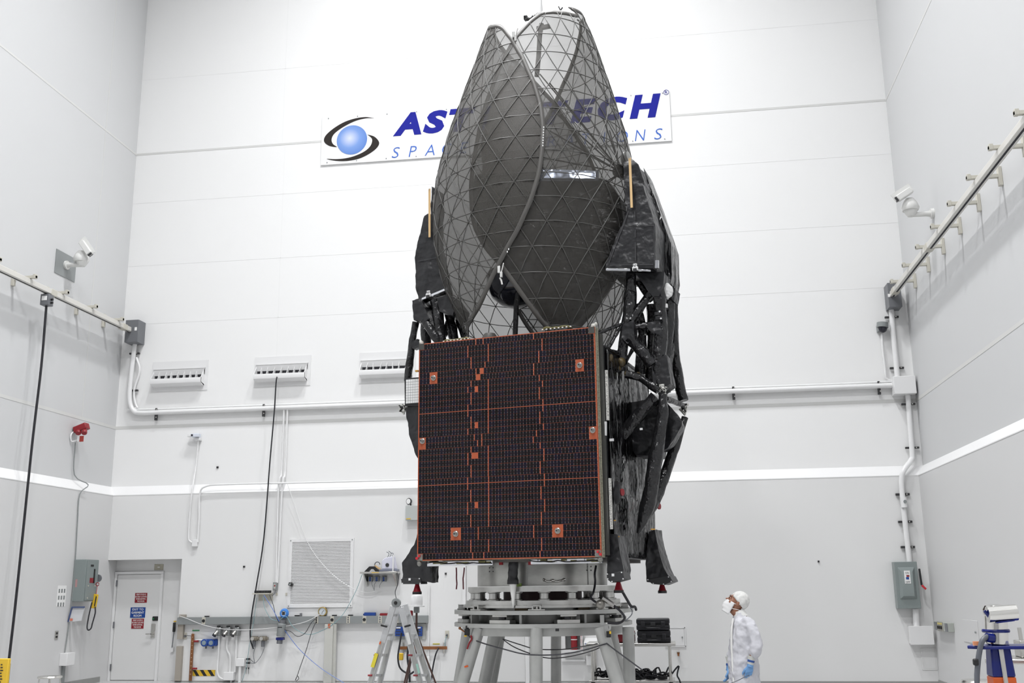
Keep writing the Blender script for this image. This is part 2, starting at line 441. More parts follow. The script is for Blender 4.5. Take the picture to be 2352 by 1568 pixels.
setg(gapA, [16], c3(890)); setg(gapB, [16, 17], c3(970)); setg(gapC, [16], c3(1560)); setg(gapA, [17], c3(925)); setg(gapC, [17], c3(1525))
setg(gapC, [18, 21, 22], c3(1600)); setg(gapC, [19, 20], c3(1640))
setg(gapA, [23, 24, 27, 28], c5(725)); setg(gapA, [25, 26, 29, 30, 33, 34], c5(760)); setg(gapB, list(range(23, 31))+[33, 34], c5(952))
setg(gapC, [23, 24], c5(1555)); setg(gapC, [25, 26], c5(1518)); setg(gapC, [27, 28], c5(1558)); setg(gapC, [29, 30], c5(1522)); setg(gapC, [33, 34], c5(1525))
setg(gapA, [31, 32], c5(840)); setg(gapC, [31, 32], c5(1440))
setg(gapA, [35], c5(780)); setg(gapB, [35], c5(900)); setg(gapC, [35], c5(1508))
# bare orange patches: (px centre, row0, row1, half width in metres, bolt?)
patch = [(c3(450), 5, 6, 0.052, 1), (c3(2025), 5, 6, 0.052, 1), (c3(2172), 16, 17, 0.045, 1), (c3(328), 16, 17, 0.045, 1), (c5(597), 31, 32, 0.066, 1), (c5(1698), 31, 32, 0.066, 1),
         (c3(970), 5, 5, 0.026, 0), (c3(930), 6, 6, 0.030, 0), (c3(912), 8, 8, 0.022, 0), (c3(912), 14, 14, 0.022, 0), (c3(895), 19, 19, 0.043, 0), (c5(820), 27, 27, 0.022, 0)]
holes = {}
for px, r0, r1, hw, b in patch:
    for i in range(r0, r1+1):
        u = pu(px, i); 
        if b and abs(u) > 1.0: u = math.copysign(PW-0.012-hw, u)
        holes.setdefault(i, []).append((u-hw, u+hw))
# one cell mesh: eight corners, proud of the backing
cw, chh, cc, ct = CP*0.5-0.0010, RH*0.5-0.0015, 0.006, 0.002
octo = [(-cw, -chh), (cw, -chh), (cw, chh-cc), (cw-cc*0.6, chh), (-cw+cc*0.6, chh), (-cw, chh-cc)]
def cell_geo(mb, u, w, sx=1.0):
    mb.prism([(u+x*sx, -ct, w+z) for x, z in octo], (0, ct, 0))
cells = []
for i in range(NROW):
    lo, hi = -PW+0.012, PW-0.012
    if i in (0, NROW-1): lo += 0.062; hi -= 0.062
    cuts = [(lo-1, lo), (hi, hi+1)] + holes.get(i, [])
    for d, hw in ((gapA, 0.0055), (gapB, 0.0055), (gapC, 0.0055)):
        for px in d.get(i, []): u = pu(px, i); cuts.append((u-hw, u+hw))
    cuts.sort(); 
    for (a0, a1), (b0, b1) in zip(cuts, cuts[1:]):
        span = b0-a1
        if span < CP*0.6: continue
        n = max(1, round(span/CP)); p = span/n
        w = rw(i) + (0.0 if i != 12 else -0.002)
        for k in range(n): cells.append((a1+(k+0.5)*p, w, p/CP))
cells.sort(key=lambda c: (c[0]*0.2-c[1]), reverse=True)        # nearest (lower right) first
proto = MB(); cell_geo(proto, 0, 0); cme = proto.mesh('solar_cell', smooth=None); cme.materials.append(M_CELL)
for u, w, sx in cells[:300]: inst(cme, 'solar_cell', PANEL, (u, 0, w), scale=(sx, 1, 1))
rest = MB()
for u, w, sx in cells[300:]: cell_geo(rest, u, w, sx)
ro = rest.build('solar_cell_field', M_CELL, PANEL, smooth=None, fixn=False); ro['kind'] = 'stuff'
M_TAB = mat('silver_interconnect', (0.62, 0.55, 0.52), 0.4, 0.3)
tb = MB()
for u, w, sx in cells:
    for s in (-1, 1): tb.box(u+CP*sx/2-0.0009, u+CP*sx/2+0.0009, -0.0022, 0, w+s*RH*0.25-0.007, w+s*RH*0.25+0.007)
to = tb.build('interconnect_tabs', M_TAB, PANEL, smooth=None, fixn=False); to['kind'] = 'stuff'
for i in (12, 24):
    w = rw(i)+RH/2
    MB().box(-PW+0.01, PW-0.01, -0.0026, 0, w-0.0035, w+0.0035).build('kapton_strip', M_KAP, PANEL, smooth=None)
for sx in (-1, 1): MB().box(sx*PW, sx*(PW-0.011), -0.003, 0, WB, WT).build('kapton_strip', M_KAP, PANEL, smooth=None)
MB().box(-PW, PW, -0.003, 0, WB, WB+0.011).build('kapton_strip', M_KAP, PANEL, smooth=None)
M_BOLT = mat('grey_holddown', (0.36, 0.36, 0.34), 0.3, 0.9)
for px, r0, r1, hw, b in patch:
    if not b: continue
    u = pu(px, r0)
    if abs(u) > 1.0: u = math.copysign(PW-0.012-hw, u)
    w = (rw(r0)+rw(r1))/2 + (0.0 if abs(u) < 1.0 else 0.03)
    bo = MB().lathe((u, 0.0, w), (0, -1, 0), [(0.034, 0), (0.034, 0.008), (0.026, 0.014), (0.026, 0.03), (0.015, 0.032), (0.015, 0.05)], 20).build('holddown_bolt', M_BOLT, PANEL)
    MB().cyl((u, -0.0495, w), (u, -0.0515, w), 0.009, 12).build('socket', M_HOLE, bo)
# corner fittings
for sx in (-1, 1):
    MB().box(sx*PW, sx*(PW-0.072), -0.006, 0, WT-RH-0.004, WT).build('corner_plate', M_CFRP, PANEL, smooth=None)
    MB().box(sx*PW, sx*(PW-0.072), -0.006, 0, WB, WB+RH).build('corner_plate', mat('grey_fitting', (0.25, 0.25, 0.23), 0.4, 0.6), PANEL, smooth=None)
    MB().ball((sx*(PW-0.02), 0.03, WT+0.02), 0.028, 10, 8).ball((sx*(PW+0.005), 0.05, WT+0.045), 0.02, 8, 6).cyl((sx*(PW-0.03), 0.02, WT-0.03), (sx*(PW-0.03), 0.02, WT+0.04), 0.015).build('hinge_fitting', mat('grey_sealant', (0.55, 0.54, 0.50), 0.6, bump=0.5, bscale=40), PANEL)
    MB().cyl((sx*(PW-0.035), -0.03, WB+0.055), (sx*(PW-0.035), 0.0, WB+0.055), 0.014, 10).cyl((sx*(PW-0.005), -0.03, WB+0.028), (sx*(PW-0.005), 0.0, WB+0.028), 0.016, 10).build('red_cap', M_REDB, PANEL)
    MB().ball((sx*(PW-0.02), 0.02, WB-0.03), (0.03, 0.03, 0.035), 10, 8).cyl((sx*(PW-0.02), 0.02, WB+0.02), (sx*(PW-0.02), 0.02, WB-0.05), 0.018).build('hinge_fitting', mat('grey_fitting', (0.25, 0.25, 0.23), 0.4, 0.6), PANEL)
# cable runs along the upper edge
def harness(p0, p1, r=0.012, mt=None, n=9):
    p0, p1 = Vector(p0), Vector(p1)
    pts = [p0.lerp(p1, k/n) + Vector((0, random.uniform(-.006, .006), random.uniform(0, .014) if 0 < k < n else -0.01)) for k in range(n+1)]
    return MB().tube(smoothpts(pts, 3), r, 6).build('edge_harness', mt or mat('olive_harness', srgb(105, 100, 55), 0.5), PANEL)
harness(S(1018, 784, 0.06), S(1078, 776, 0.06)); harness(S(1245, 756, 0.06), S(1313, 749, 0.06))
for a, b in ((1020, 1076), (1247, 1311)):
    for k in range(8):
        q = S(a+(b-a)*k/7, 783-(a+(b-a)*k/7-1020)*0.118, 0.045)
        MB().cbox(q+V(0, -0.012, -0.006), (0.02, 0.006, 0.012)).build('cable_clip', M_WHITE, PANEL)

# ---------------------------------------------------------------- bus body
BU, BV0, BV1, BZ0, BZ1 = 1.20, 0.27, 2.45, 2.02, 4.50
MB().box(-BU+0.03, BU-0.03, BV0, BV1-0.02, BZ0, BZ1).build('bus_body', M_MLIM, SAT, smooth=None)
def sheet(name, P00, P10, P11, P01, nx, ny, amp, mt, nrm, seed=0, streak=1.0, sub=None):
    """wrinkled blanket sheet between four corners, thickness behind"""
    rnd = random.Random(seed); nrm = Vector(nrm)
    ph = [(rnd.uniform(6, 26), rnd.uniform(0, 6.3), rnd.uniform(-5, 5), rnd.uniform(.3, 1)) for _ in range(7)]
    rows = []
    for j in range(ny+1):
        t = j/ny; row = []
        for i in range(nx+1):
            s = i/nx
            p = P00.lerp(P10, s).lerp(P01.lerp(P11, s), t)
            h = sum(a*math.sin(fq*s*2+q+sl*t*streak) for fq, q, sl, a in ph)/5 + rnd.uniform(-.12, .12)
            e = min(1, 6*s, 6*(1-s), 6*t, 6*(1-t))
            row.append(p + nrm*(h*amp*(0.3+0.7*e)))
        rows.append(row)
    mb = MB().grid(rows); o = mb.build(name, mt, sub or SAT, smooth=60, fixn=False)
    sd = o.modifiers.new('thick', 'SOLIDIFY'); sd.thickness = 0.012; sd.offset = -1
    return o
vz = lambda u, v, w: Vector((u, v, w))
# right side, split in an upper and a lower blanket with a seam
sheet('side_blanket', vz(BU, BV0+0.05, 2.75), vz(BU, BV1, 2.72), vz(BU, BV1, 4.42), vz(BU, BV0+0.05, 4.46), 44, 30, 0.06, M_MLIS, (1, 0, 0), 3)
sheet('side_blanket', vz(BU+0.01, BV0+0.05, 2.04), vz(BU+0.01, BV1, 2.04), vz(BU+0.01, BV1, 2.74), vz(BU+0.01, BV0+0.05, 2.78), 44, 14, 0.055, M_MLIS, (1, 0, 0), 9)
sheet('side_blanket', vz(-BU, BV1, 2.04), vz(-BU, BV0+0.05, 2.04), vz(-BU, BV0+0.05, 4.46), vz(-BU, BV1, 4.42), 22, 26, 0.03, M_MLIS, (-1, 0, 0), 5)
sheet('top_blanket', vz(-BU, BV0, BZ1), vz(BU, BV0, BZ1), vz(BU, BV1, BZ1), vz(-BU, BV1, BZ1), 18, 18, 0.02, M_MLI, (0, 0, 1), 6)
sheet('rear_blanket', vz(BU, BV1, 2.04), vz(-BU, BV1, 2.04), vz(-BU, BV1, 4.45), vz(BU, BV1, 4.45), 20, 20, 0.02, M_MLI, (0, 1, 0), 8)
# second folded panel edge strips with white honeycomb
for w0, w1 in ((S(1393, 965, 0.26).z, S(1393, 850, 0.26).z), (S(1400, 1215, 0.26).z, S(1400, 1098, 0.26).z)):
    u0 = S(1391.5, 900, 0.26).x
    MB().box(u0, u0+0.03, 0.245, 0.275, w0, w1).build('panel_edge_strip', mat('white_honeycomb', (0.62, 0.61, 0.58), 0.6, var=0.6, vscale=70), SAT, smooth=None)
# white triangular bracket on the right edge
bq = [S(x, y, 0.2) for x, y in ((1378, 986), (1392, 967), (1393, 1000), (1388, 1000), (1388, 994), (1378, 992), (1387, 988), (1388, 977), (1380, 988))]
MB().beam(S(1378, 988, .18), S(1391, 969, .2), 0.02, 0.03, (0, 1, 0)).beam(S(1391, 968, .2), S(1391, 1000, .2), 0.025, 0.03, (0, 1, 0)).beam(S(1378, 989, .18), S(1390, 994, .2), 0.02, 0.03, (0, 1, 0)).build('white_bracket', M_WHITE, SAT)
# underside equipment trays visible below the panel
M_GEAR = mat('ochre_connectors', srgb(110, 108, 60), 0.5, var=0.5, vscale=40)
for a, b, yb in ((985, 1135, 1297), (1222, 1385, 1294)):
    A = S(a, 1288, 0.15); B = S(b, 1284, 0.15)
    MB().box(A.x, B.x, 0.10, 0.16, WB-0.065, WB-0.01).build('radiator_edge', M_SILVER, SAT, bevel=0.004)
    for k in range(9):
        u = A.x + (B.x-A.x)*(k+0.5+random.uniform(-.3, .3))/9
        MB().cbox((u, 0.09, WB-0.02-random.uniform(0, .02)), (random.uniform(.04, .11), 0.03, random.uniform(.012, .03))).build('connector', M_GEAR if k % 3 else M_SILVER, SAT)
    MB().tube(smoothpts([vz(A.x+(B.x-A.x)*k/10, 0.075, WB-0.03+random.uniform(-.015, .012)) for k in range(11)], 3), 0.007, 5).build('cable', M_CABLE, SAT)
MB().box(-0.9, 1.0, 0.2, 2.4, WB-0.03, WB+0.03).build('base_deck', mat('base_deck', (0.12, 0.11, 0.10), 0.6), SAT, smooth=None)
for px in (1151, 1218):
    q = S(px, 1292, 0.3); MB().cbox(q, (0.04, 0.04, 0.05)).build('red_tag', M_RED, SAT)
# two hanging red streamers
for px in (1050, 1065):
    pts = [S(px+random.uniform(-2, 2), y, 0.5) for y in (1303, 1315, 1328, 1340, 1353)]
    mb = MB()
    for a, b in zip(pts, pts[1:]): mb.beam(a, b, 0.018, 0.003, (0, 1, 0))
    mb.build('red_streamer', mat('maroon_streamer', srgb(112, 66, 72), 0.6), SAT)
# ---------------------------------------------------------------- folded mesh reflectors
VC = 1.38
prof = [(22, 1152, 1322), (60, 1133, 1342), (130, 1109, 1371), (200, 1086, 1396), (240, 1073, 1409), (320, 1047, 1434), (370, 1033, 1447), (430, 1021, 1457), (500, 1014, 1461), (570, 1019, 1458), (650, 1037, 1446), (700, 1055, 1436), (770, 1088, 1412), (840, 1130, 1376)]
pw_, pr_, pc_ = [], [], []
for y, a, b in prof:
    A = S(a, y, VC); B = S(b, y, VC); pw_.append((A.z+B.z)/2); pr_.append((B.x-A.x)/2); pc_.append((A.x+B.x)/2)
_fr = np.polyfit(pw_, pr_, 6); _fc = np.polyfit(pw_, pc_, 3)
def eR(w): return float(np.polyval(_fr, w))
def eC(w): return float(np.polyval(_fc, w))
def eP(phi, w, k=1.0):
    r = eR(w)*k; return Vector((eC(w)+r*math.sin(phi), VC-r*math.cos(phi), w))
def solve(px, py, back, side, k):
    """pixel on the shell -> (phi, w); side=-1 left reflector, +1 right reflector (sets how the angle unwraps)"""
    v = VC + (0.9 if back else -0.9)
    for _ in range(40):
        q = S(px, py, v); r = eR(q.z)*k; s = max(-1, min(1, (q.x-eC(q.z))/r)); c = math.sqrt(max(0, 1-s*s))
        vn = VC + r*c if back else VC - r*c; v = v*0.5+vn*0.5
    a = math.asin(s)
    if back: a = (-math.pi-a) if side < 0 else (math.pi-a)
    return a, q.z
def curve(pts, back, side, k):
    C = [solve(x, y, back, side, k) for x, y in pts]; C.sort(key=lambda c: c[1])
    return np.array([c[1] for c in C]), np.array([c[0] for c in C])
def smooth_curve(ws, ph, n=90):
    W_ = np.linspace(ws[0], ws[-1], n); P = np.interp(W_, ws, ph)
    for _ in range(6): P[1:-1] = 0.25*P[:-2]+0.5*P[1:-1]+0.25*P[2:]
    return W_, P
def mesh_mat(name, dens):
    mt = bpy.data.materials.new(name); mt.use_nodes = True; nt = mt.node_tree
    for n in list(nt.nodes): nt.nodes.remove(n)
    out = nt.nodes.new('ShaderNodeOutputMaterial'); mx = nt.nodes.new('ShaderNodeMixShader'); tr = nt.nodes.new('ShaderNodeBsdfTransparent')
    b = nt.nodes.new('ShaderNodeBsdfPrincipled'); b.inputs['Base Color'].default_value = (0.060, 0.056, 0.049, 1); b.inputs['Roughness'].default_value = 0.55; b.inputs['Metallic'].default_value = 0.0
    mx.inputs[0].default_value = dens      # share of the light that the woven wires stop
    nt.links.new(tr.outputs[0], mx.inputs[1]); nt.links.new(b.outputs[0], mx.inputs[2]); nt.links.new(mx.outputs[0], out.inputs['Surface'])
    return mt
M_MESHA = mesh_mat('antenna_mesh_dense', 0.67); M_MESHB = mesh_mat('antenna_mesh_open', 0.59)
M_RIM = mat('graphite_rim', (0.088, 0.084, 0.078), 0.5)
M_RIB = mat('graphite_rib', (0.085, 0.083, 0.078), 0.45)
WLO = 4.62
def reflector(name, label, side, k, front_px, back_px, lat0):
    wf, pf = curve(front_px, False, side, k); wb_, pb = curve(back_px, True, side, k)
    wtop = min(wf[-1], wb_[-1]); mid = 0.5*(pf[-1]+pb[-1])
    if wf[-1] < wb_[-1]: wf = np.append(wf, wb_[-1]); pf = np.append(pf, pb[-1])
    else: wb_ = np.append(wb_, wf[-1]); pb = np.append(pb, pf[-1])
    wt = wf[-1]; Wg = WLO+(wt-WLO)*(1-(1-np.linspace(0, 1, 110))**1.7)
    Pf = np.interp(Wg, wf, pf); Pb = np.interp(Wg, wb_, pb)
    for _ in range(2):
        Pf[1:-1] = 0.25*Pf[:-2]+0.5*Pf[1:-1]+0.25*Pf[2:]; Pb[1:-1] = 0.25*Pb[:-2]+0.5*Pb[1:-1]+0.25*Pb[2:]
    lo = np.minimum(Pf, Pb); hi = np.maximum(Pf, Pb)
    rows = [[eP(lo[i]+(hi[i]-lo[i])*j/44, Wg[i], k) for j in range(45)] for i in range(len(Wg))]
    R = MB().grid(rows).build(name, M_MESHA if side < 0 else M_MESHB, SAT, smooth=180, fixn=False); R['label'] = label
    # rim band along both edges
    for P, sgn in ((Pf, 1 if Pf.mean() > Pb.mean() else -1), (Pb, -1 if Pf.mean() > Pb.mean() else 1)):
        mb = []
        for i in range(len(Wg)):
            a = eP(P[i], Wg[i], k*1.004); i0, i1 = max(i-1, 0), min(i+1, len(Wg)-1)
            t = (eP(P[i1], Wg[i1], k*1.004)-eP(P[i0], Wg[i0], k*1.004)).normalized()
            n = Vector((math.sin(P[i]), -math.cos(P[i]), 0)); d = t.cross(n).normalized()
            inw = eP(P[i]-sgn*0.1, Wg[i], k)-a
            if d.dot(inw) < 0: d = -d
            wdt = min(0.058, 0.9*abs(hi[i]-lo[i])*eR(Wg[i])*0.5)
            b = a + d*wdt; r2 = Vector((b.x-eC(b.z), b.y-VC)); rr = eR(min(b.z, wt))*k*1.004
            b = Vector((eC(b.z)+r2.x/r2.length*rr, VC+r2.y/r2.length*rr, b.z)) if r2.length > 1e-4 and b.z < wt else b
            mb.append([a, b])
        o = MB().grid(mb).build('rim_band', M_RIM, R, smooth=60, fixn=False)
        sd = o.modifiers.new('thick', 'SOLIDIFY'); sd.thickness = 0.012; sd.offset = 0
    top = [[eP(lo[-1]+(hi[-1]-lo[-1])*j/16, wt, k*1.004), eP(lo[-1]+(hi[-1]-lo[-1])*j/16, wt-0.055, k*1.004)] for j in range(17)]
    o = MB().grid(top).build('rim_band', M_RIM, R, smooth=60, fixn=False); sd = o.modifiers.new('thick', 'SOLIDIFY'); sd.thickness = 0.012; sd.offset = 0
    # triangular rib lattice
    rr = 1.25; side_l = 0.36; hrow = side_l*math.sqrt(3)/2
    def inside(ph, w):
        if w < WLO or w > wt: return False
        return np.interp(w, Wg, lo) < ph < np.interp(w, Wg, hi)
    def trace(f, t0, t1, n=160):
        run = []
        for q in range(n+1):
            ph, w = f(t0+(t1-t0)*q/n)
            if inside(ph, w): run.append(eP(ph, w, k*1.005))
            else:
                if len(run) > 3: yield run
                run = []
        if len(run) > 3: yield run
    fams = []
    for j in range(-2, 18):
        w0 = 4.45 + lat0 + j*hrow
        fams.append((lambda t, w0=w0: (t, w0), -5.2, 5.2))
    for j in range(-50, 50):
        s0 = j*side_l
        for sg in (1, -1):
            fams.append((lambda t, s0=s0, sg=sg: ((s0+sg*(t-4.45-lat0)/math.sqrt(3))/rr, t), WLO, wt))
    for f, a, b in fams:
        for run in trace(f, a, b):
            step = max(1, len(run)//14); rp = run[::step]
            if rp[-1] is not run[-1]: rp.append(run[-1])
            MB().tube(rp, 0.0062, 4).build('rib', M_RIB, R, smooth=180, fixn=False)
    return R, (Wg, Pf, Pb)
A_front = [(1136, 57), (1146, 54), (1160, 62), (1180, 87), (1205, 130), (1232, 190), (1247, 240), (1253, 290), (1250, 350), (1243, 400), (1225, 460), (1195, 530), (1150, 612), (1120, 675), (1098, 735), (1080, 800)]
A_back = [(1134.5, 64), (1140, 80), (1160, 112), (1200, 150), (1240, 195), (1275, 232), (1320, 300), (1352, 350), (1378, 415), (1402, 480), (1405, 560), (1388, 640), (1355, 700), (1310, 760), (1260, 830)]
B_front = [(1329, 40), (1321, 27), (1306, 16), (1285, 11), (1250, 21), (1215, 47), (1180, 86), (1150, 140), (1112, 240), (1090, 340), (1078, 430), (1085, 520), (1110, 570), (1150, 615), (1195, 680), (1240, 745), (1290, 800)]
B_back = [(1330, 50), (1331, 62), (1326, 90), (1312, 140), (1290, 190), (1272, 232), (1240, 290), (1205, 350), (1170, 420), (1140, 500), (1135, 580), (1160, 660), (1200, 740), (1260, 830)]
RA, curA = reflector('mesh_reflector', 'folded mesh antenna reflector with dark edge curving down the middle', -1, 1.0, A_front, A_back, 0.0)
RB, curB = reflector('mesh_reflector', 'folded mesh antenna reflector with taller rounded top', 1, 0.982, B_front, B_back, 0.12)

# clips where the two edges cross
for (x, y) in ((1181, 82), (1148, 622)):
    ph, w = solve(x, y, False, -1, 1.03); c = eP(ph, w, 1.03)
    MB().cbox(c+V(-.01, 0, 0.02), (0.035, 0.03, 0.09)).cbox(c+V(.02, 0, -0.05), (0.03, 0.03, 0.07)).cyl(c+V(.02, 0, -0.02), c+V(.06, -.02, 0.09), 0.008).build('edge_clamp', mat('clamp_metal', (0.75, 0.75, 0.73), 0.25, 0.5), SAT, bevel=0.004)
    MB().tube([c+V(.0, 0, -.09), c+V(.02, 0, -.13), c+V(.03, 0, -.18)], 0.012, 6).build('clamp_lever', M_CHROME, SAT)
for x, y0_, y1_ in ((1250, 292, 340), (1168, 572, 584)):
    for q in range(int((y1_-y0_)/6)):
        ph, w = solve(np.interp(y0_+q*6, [260, 290, 350, 460, 530, 612], [1247, 1249, 1246, 1221, 1191, 1147]), y0_+q*6, False, -1, 1.012); MB().cbox(eP(ph, w, 1.012), (0.012, 0.006, 0.02)).build('rim_marking', M_PAPER, RA)
MB().tube([S(1243, 32, VC+0.7), S(1243, 10, VC+0.7), S(1243, -25, VC+0.7)], [0.028, 0.016, 0.004], 10).build('mast_tip', mat('pale_grey_rod', (0.62, 0.62, 0.62), 0.5), SAT)
# small prongs at the top
def tp(x, y, v): return S(x, y, v)
c = S(1288, 24, 0.55)
MB().tube([S(1287, 23, .55), S(1283, 15, .55)], 0.008, 5).tube([S(1288, 23, .55), S(1292, 17, .55)], 0.009, 5).build('tip_prong', M_BLACK, SAT)
c = S(1330, 48, VC); MB().cyl(c, S(1326, 45, VC), 0.012, 8).build('tip_prong', M_BLACK, SAT)
c = S(1130, 60, VC); MB().cyl(S(1127, 58, VC), S(1134, 61, VC), 0.010, 8).build('tip_prong', M_BLACK, SAT)
v = VC+0.4
MB().cbox(S(1208, 42, v), (0.05, 0.07, 0.06)).tube(smoothpts([S(1210, 43, v), S(1220, 44, v), S(1228, 38, v), S(1240, 33, v), S(1246, 31, v)], 3), [0.028]*5+[0.035]*4+[0.025]*4, 8).build('tip_mechanism', M_MLI, SAT)
# black support boom seen through the upper mesh
MB().tube([S(x, y, VC+0.5) for x, y in ((1244, 55), (1240, 80), (1237, 130), (1233, 175))], 0.038, 8).build('support_boom', M_RIM, SAT)
MB().cbox(S(1248, 63, VC+0.5), (0.2, 0.06, 0.05)).build('boom_cross_bar', M_RIM, SAT)

# dark core between the reflectors: blanket-wrapped feed housing
core = [(1090, 402), (1200, 392), (1245, 394), (1300, 402), (1340, 400), (1395, 412), (1425, 455), (1436, 530), (1415, 615), (1360, 700), (1320, 745), (1250, 735), (1190, 645), (1150, 610), (1108, 550), (1082, 470)]
MB().prism([S(x, y, VC+0.15) for x, y in core], (0, 0.25, 0)).build('feed_housing', M_MLI, SAT, wr=(3, 0.05, 0.25))
sheet('feed_cover', S(1240, 415, VC+0.05), S(1375, 415, VC+0.05), S(1375, 392, VC+0.1), S(1240, 388, VC+0.1), 14, 4, 0.03, mat('bluish_foil', (0.30, 0.33, 0.40), 0.18, 0.8), (0, -1, 0), 21)
mem = [(1172, 150), (1208, 160), (1236, 225), (1248, 300), (1246, 392), (1150, 398), (1108, 400), (1104, 330), (1125, 250)]
MB().prism([S(x, y, VC+0.1) for x, y in mem], (0, 0.03, 0)).build('bronze_membrane', mat('bronze_film', (0.12, 0.092, 0.082), 0.3, bump=0.8, bscale=5, bdist=0.05), SAT, wr=(4, 0.06, 0.18))
# glossy dark dome hanging in the opening
cdm = S(1186, 655, VC-0.3)
MB().lathe(cdm, Vector((0.12, -0.25, -1)), [(0.40, -0.12), (0.385, 0.02), (0.34, 0.13), (0.25, 0.22), (0.13, 0.27), (0.02, 0.285)], 32).build('sub_reflector', mat('glossy_navy', (0.008, 0.009, 0.018), 0.12, coat=0.5), SAT)
MB().tube([S(1190, 672, VC-0.55), S(1186, 700, VC-0.55), S(1183, 775, VC-0.55)], 0.036, 8).build('feed_mast', M_MLI, SAT)
MB().lathe(S(1125, 775, 0.6), (0, 0, 1), [(0.10, -0.2), (0.10, 0.0), (0.07, 0.05), (0.0, 0.06)], 16).build('deck_antenna', M_RIM, SAT)
# fan of struts running to the right-hand hub
hub = S(1428, 396, VC-0.15)
for x, y, dv in ((1262, 190, -.75), (1240, 170, -.6), (1255, 240, -.95), (1262, 300, -1.0), (1248, 362, -1.05), (1250, 500, -1.0), (1320, 280, 0.5), (1330, 470, 0.7), (1300, 330, .8), (1400, 300, .6), (1385, 270, -.4)):
    MB().tube([hub, S(x, y, VC+dv*0.9)], 0.010, 5).build('hub_strut', M_BLACK, SAT)
MB().cyl(hub+V(-.03, -.1, 0), hub+V(.06, .1, 0), 0.09, 14).build('strut_hub', M_MLI, SAT)
MB().ball(S(1438, 366, VC-0.05), (0.07, 0.12, 0.12), 14, 10).build('hub_cap', mat('pale_foil', (0.35, 0.35, 0.34), 0.35, 0.5), SAT)

# ---------------------------------------------------------------- gimbal boxes and wooden protectors
def blanket_box(name, poly_px, v, dv, mt=None, back_scale=None, wr=(4, 0.035, 0.16), label=None):
    f = [S(x, y, v) for x, y in poly_px]; b = [p+Vector((0, dv, 0)) for p in f]
    if back_scale:
        c = sum(b, Vector())/len(b); b = [c+(p-c)*back_scale for p in b]
    o = MB().hull2(f, b).build(name, mt or M_MLIM, SAT, wr=wr)
    if label: o['label'] = label
    return o
blanket_box('gimbal_box', [(1436, 417), (1475, 420), (1490, 470), (1505, 516), (1505, 608), (1500, 616), (1391, 614), (1415, 545), (1441, 483), (1435, 440)], 0.75, 0.95)
blanket_box('gimbal_upper_cover', [(1432, 372), (1452, 366), (1466, 378), (1480, 420), (1480, 470), (1437, 470)], 1.0, 0.75)
blanket_box('gimbal_side_cover', [(1478, 385), (1493, 424), (1541, 560), (1543, 632), (1540, 650), (1526, 628), (1512, 590), (1505, 516)], 1.35, 0.5, M_MLIS, wr=(3, 0.02, 0.2))
blanket_box('gimbal_box', [(975, 496), (986, 489), (1002, 500), (1006, 555), (1018, 610), (1029, 668), (996, 680), (962, 688), (955, 660), (953, 592), (962, 545)], 0.98, 0.16)
blanket_box('gimbal_upper_cover', [(991, 427), (1002, 436), (1013, 440), (1012, 560), (1000, 560), (990, 500)], 1.06, 0.1)
def tubeS(name, pts, r, mt=M_MLI, n=10, wr=(1, 0.02, 0.12), seg=4):
    P = [S(x, y, v) for x, y, v in pts]
    if len(P) == 2: P = [P[0].lerp(P[1], k/seg) for k in range(seg+1)]
    else: P = smoothpts(P, 3)
    if isinstance(r, list):
        rr_ = np.interp(np.linspace(0, 1, len(P)), np.linspace(0, 1, len(r)), r); rs = [float(q)*random.uniform(0.92, 1.08) for q in rr_]
    else: rs = [r*random.uniform(0.86, 1.14) for _ in P]
    return MB().tube(P, rs, n).build(name, mt, SAT, wr=wr)
for p0, p1, v in (((1446.5, 362), (1451, 477), 0.70), ((986.5, 433), (986.8, 545), .93)):
    a, b = S(*p0, v), S(*p1, v)
    wp = MB().beam(a, b, 0.032, 0.012, (0, 1, 0)).build('wooden_protector', M_WOOD, SAT, bevel=0.003)
    MB().cyl(a+(b-a)*0.02+V(0, -.02, 0), a+(b-a)*0.02+V(0, -.014, 0), 0.008, 8).build('screw', M_STEEL, wp)
M_SEAMT = mat('seam_tape', (0.045, 0.045, 0.048), 0.5)
for a, b, v in (((1442, 515), (1503, 518), .735), ((1458, 485), (1459, 505), .735), ((1459, 528), (1459, 545), .735), ((1459, 556), (1460, 598), .735), ((1503, 520), (1503, 605), .735), ((1400, 609), (1500, 607), .735), ((1444, 484), (1398, 606), .735), ((960, 600), (1010, 590), .96), ((1012, 600), (1023, 662), .96)):
    MB().beam(S(*a, v), S(*b, v), 0.008, 0.004, (0, 1, 0)).build('seam_tape', M_SEAMT, SAT)
# silvery lower edges and latches of the boxes
def sbar(p0, p1, v, h, mt=M_SILVER): return MB().beam(S(*p0, v), S(*p1, v), 0.03, h, (0, 0, 1)).build('radiator_edge', mt, SAT, bevel=0.003)
sbar((1392, 619), (1448, 620), 0.74, 0.030); sbar((1466, 620), (1494, 622), 0.74, 0.022)
sbar((970, 687), (1028, 663), .96, 0.030)
MB().beam(S(1509, 598, .76), S(1509, 616, .76), 0.03, 0.045, (1, 0, 0)).build('radiator_edge', M_SILVER, SAT)
def latch(x, y, v, s=1.0):
    c = S(x, y, v)
    o = MB().cbox(c, (0.075*s, 0.025, 0.05*s)).cbox(c+V(0, 0, 0.04*s), (0.05*s, 0.02, 0.05*s)).build('latch_bracket', M_WHITE, SAT, bevel=0.006)
    MB().cbox(c+V(0, -0.015, -0.022*s), (0.045*s, 0.03, 0.04*s)).build('latch_body', M_DARK, o)
    for dx, dz in ((-.012, .045), (.012, .045), (0, .03)): MB().cyl(c+V(dx*s, -.012, dz*s), c+V(dx*s, -.018, dz*s), 0.006, 8).build('hole', M_HOLE, o)
latch(1459, 617, 0.72); latch(984, 678, .94)

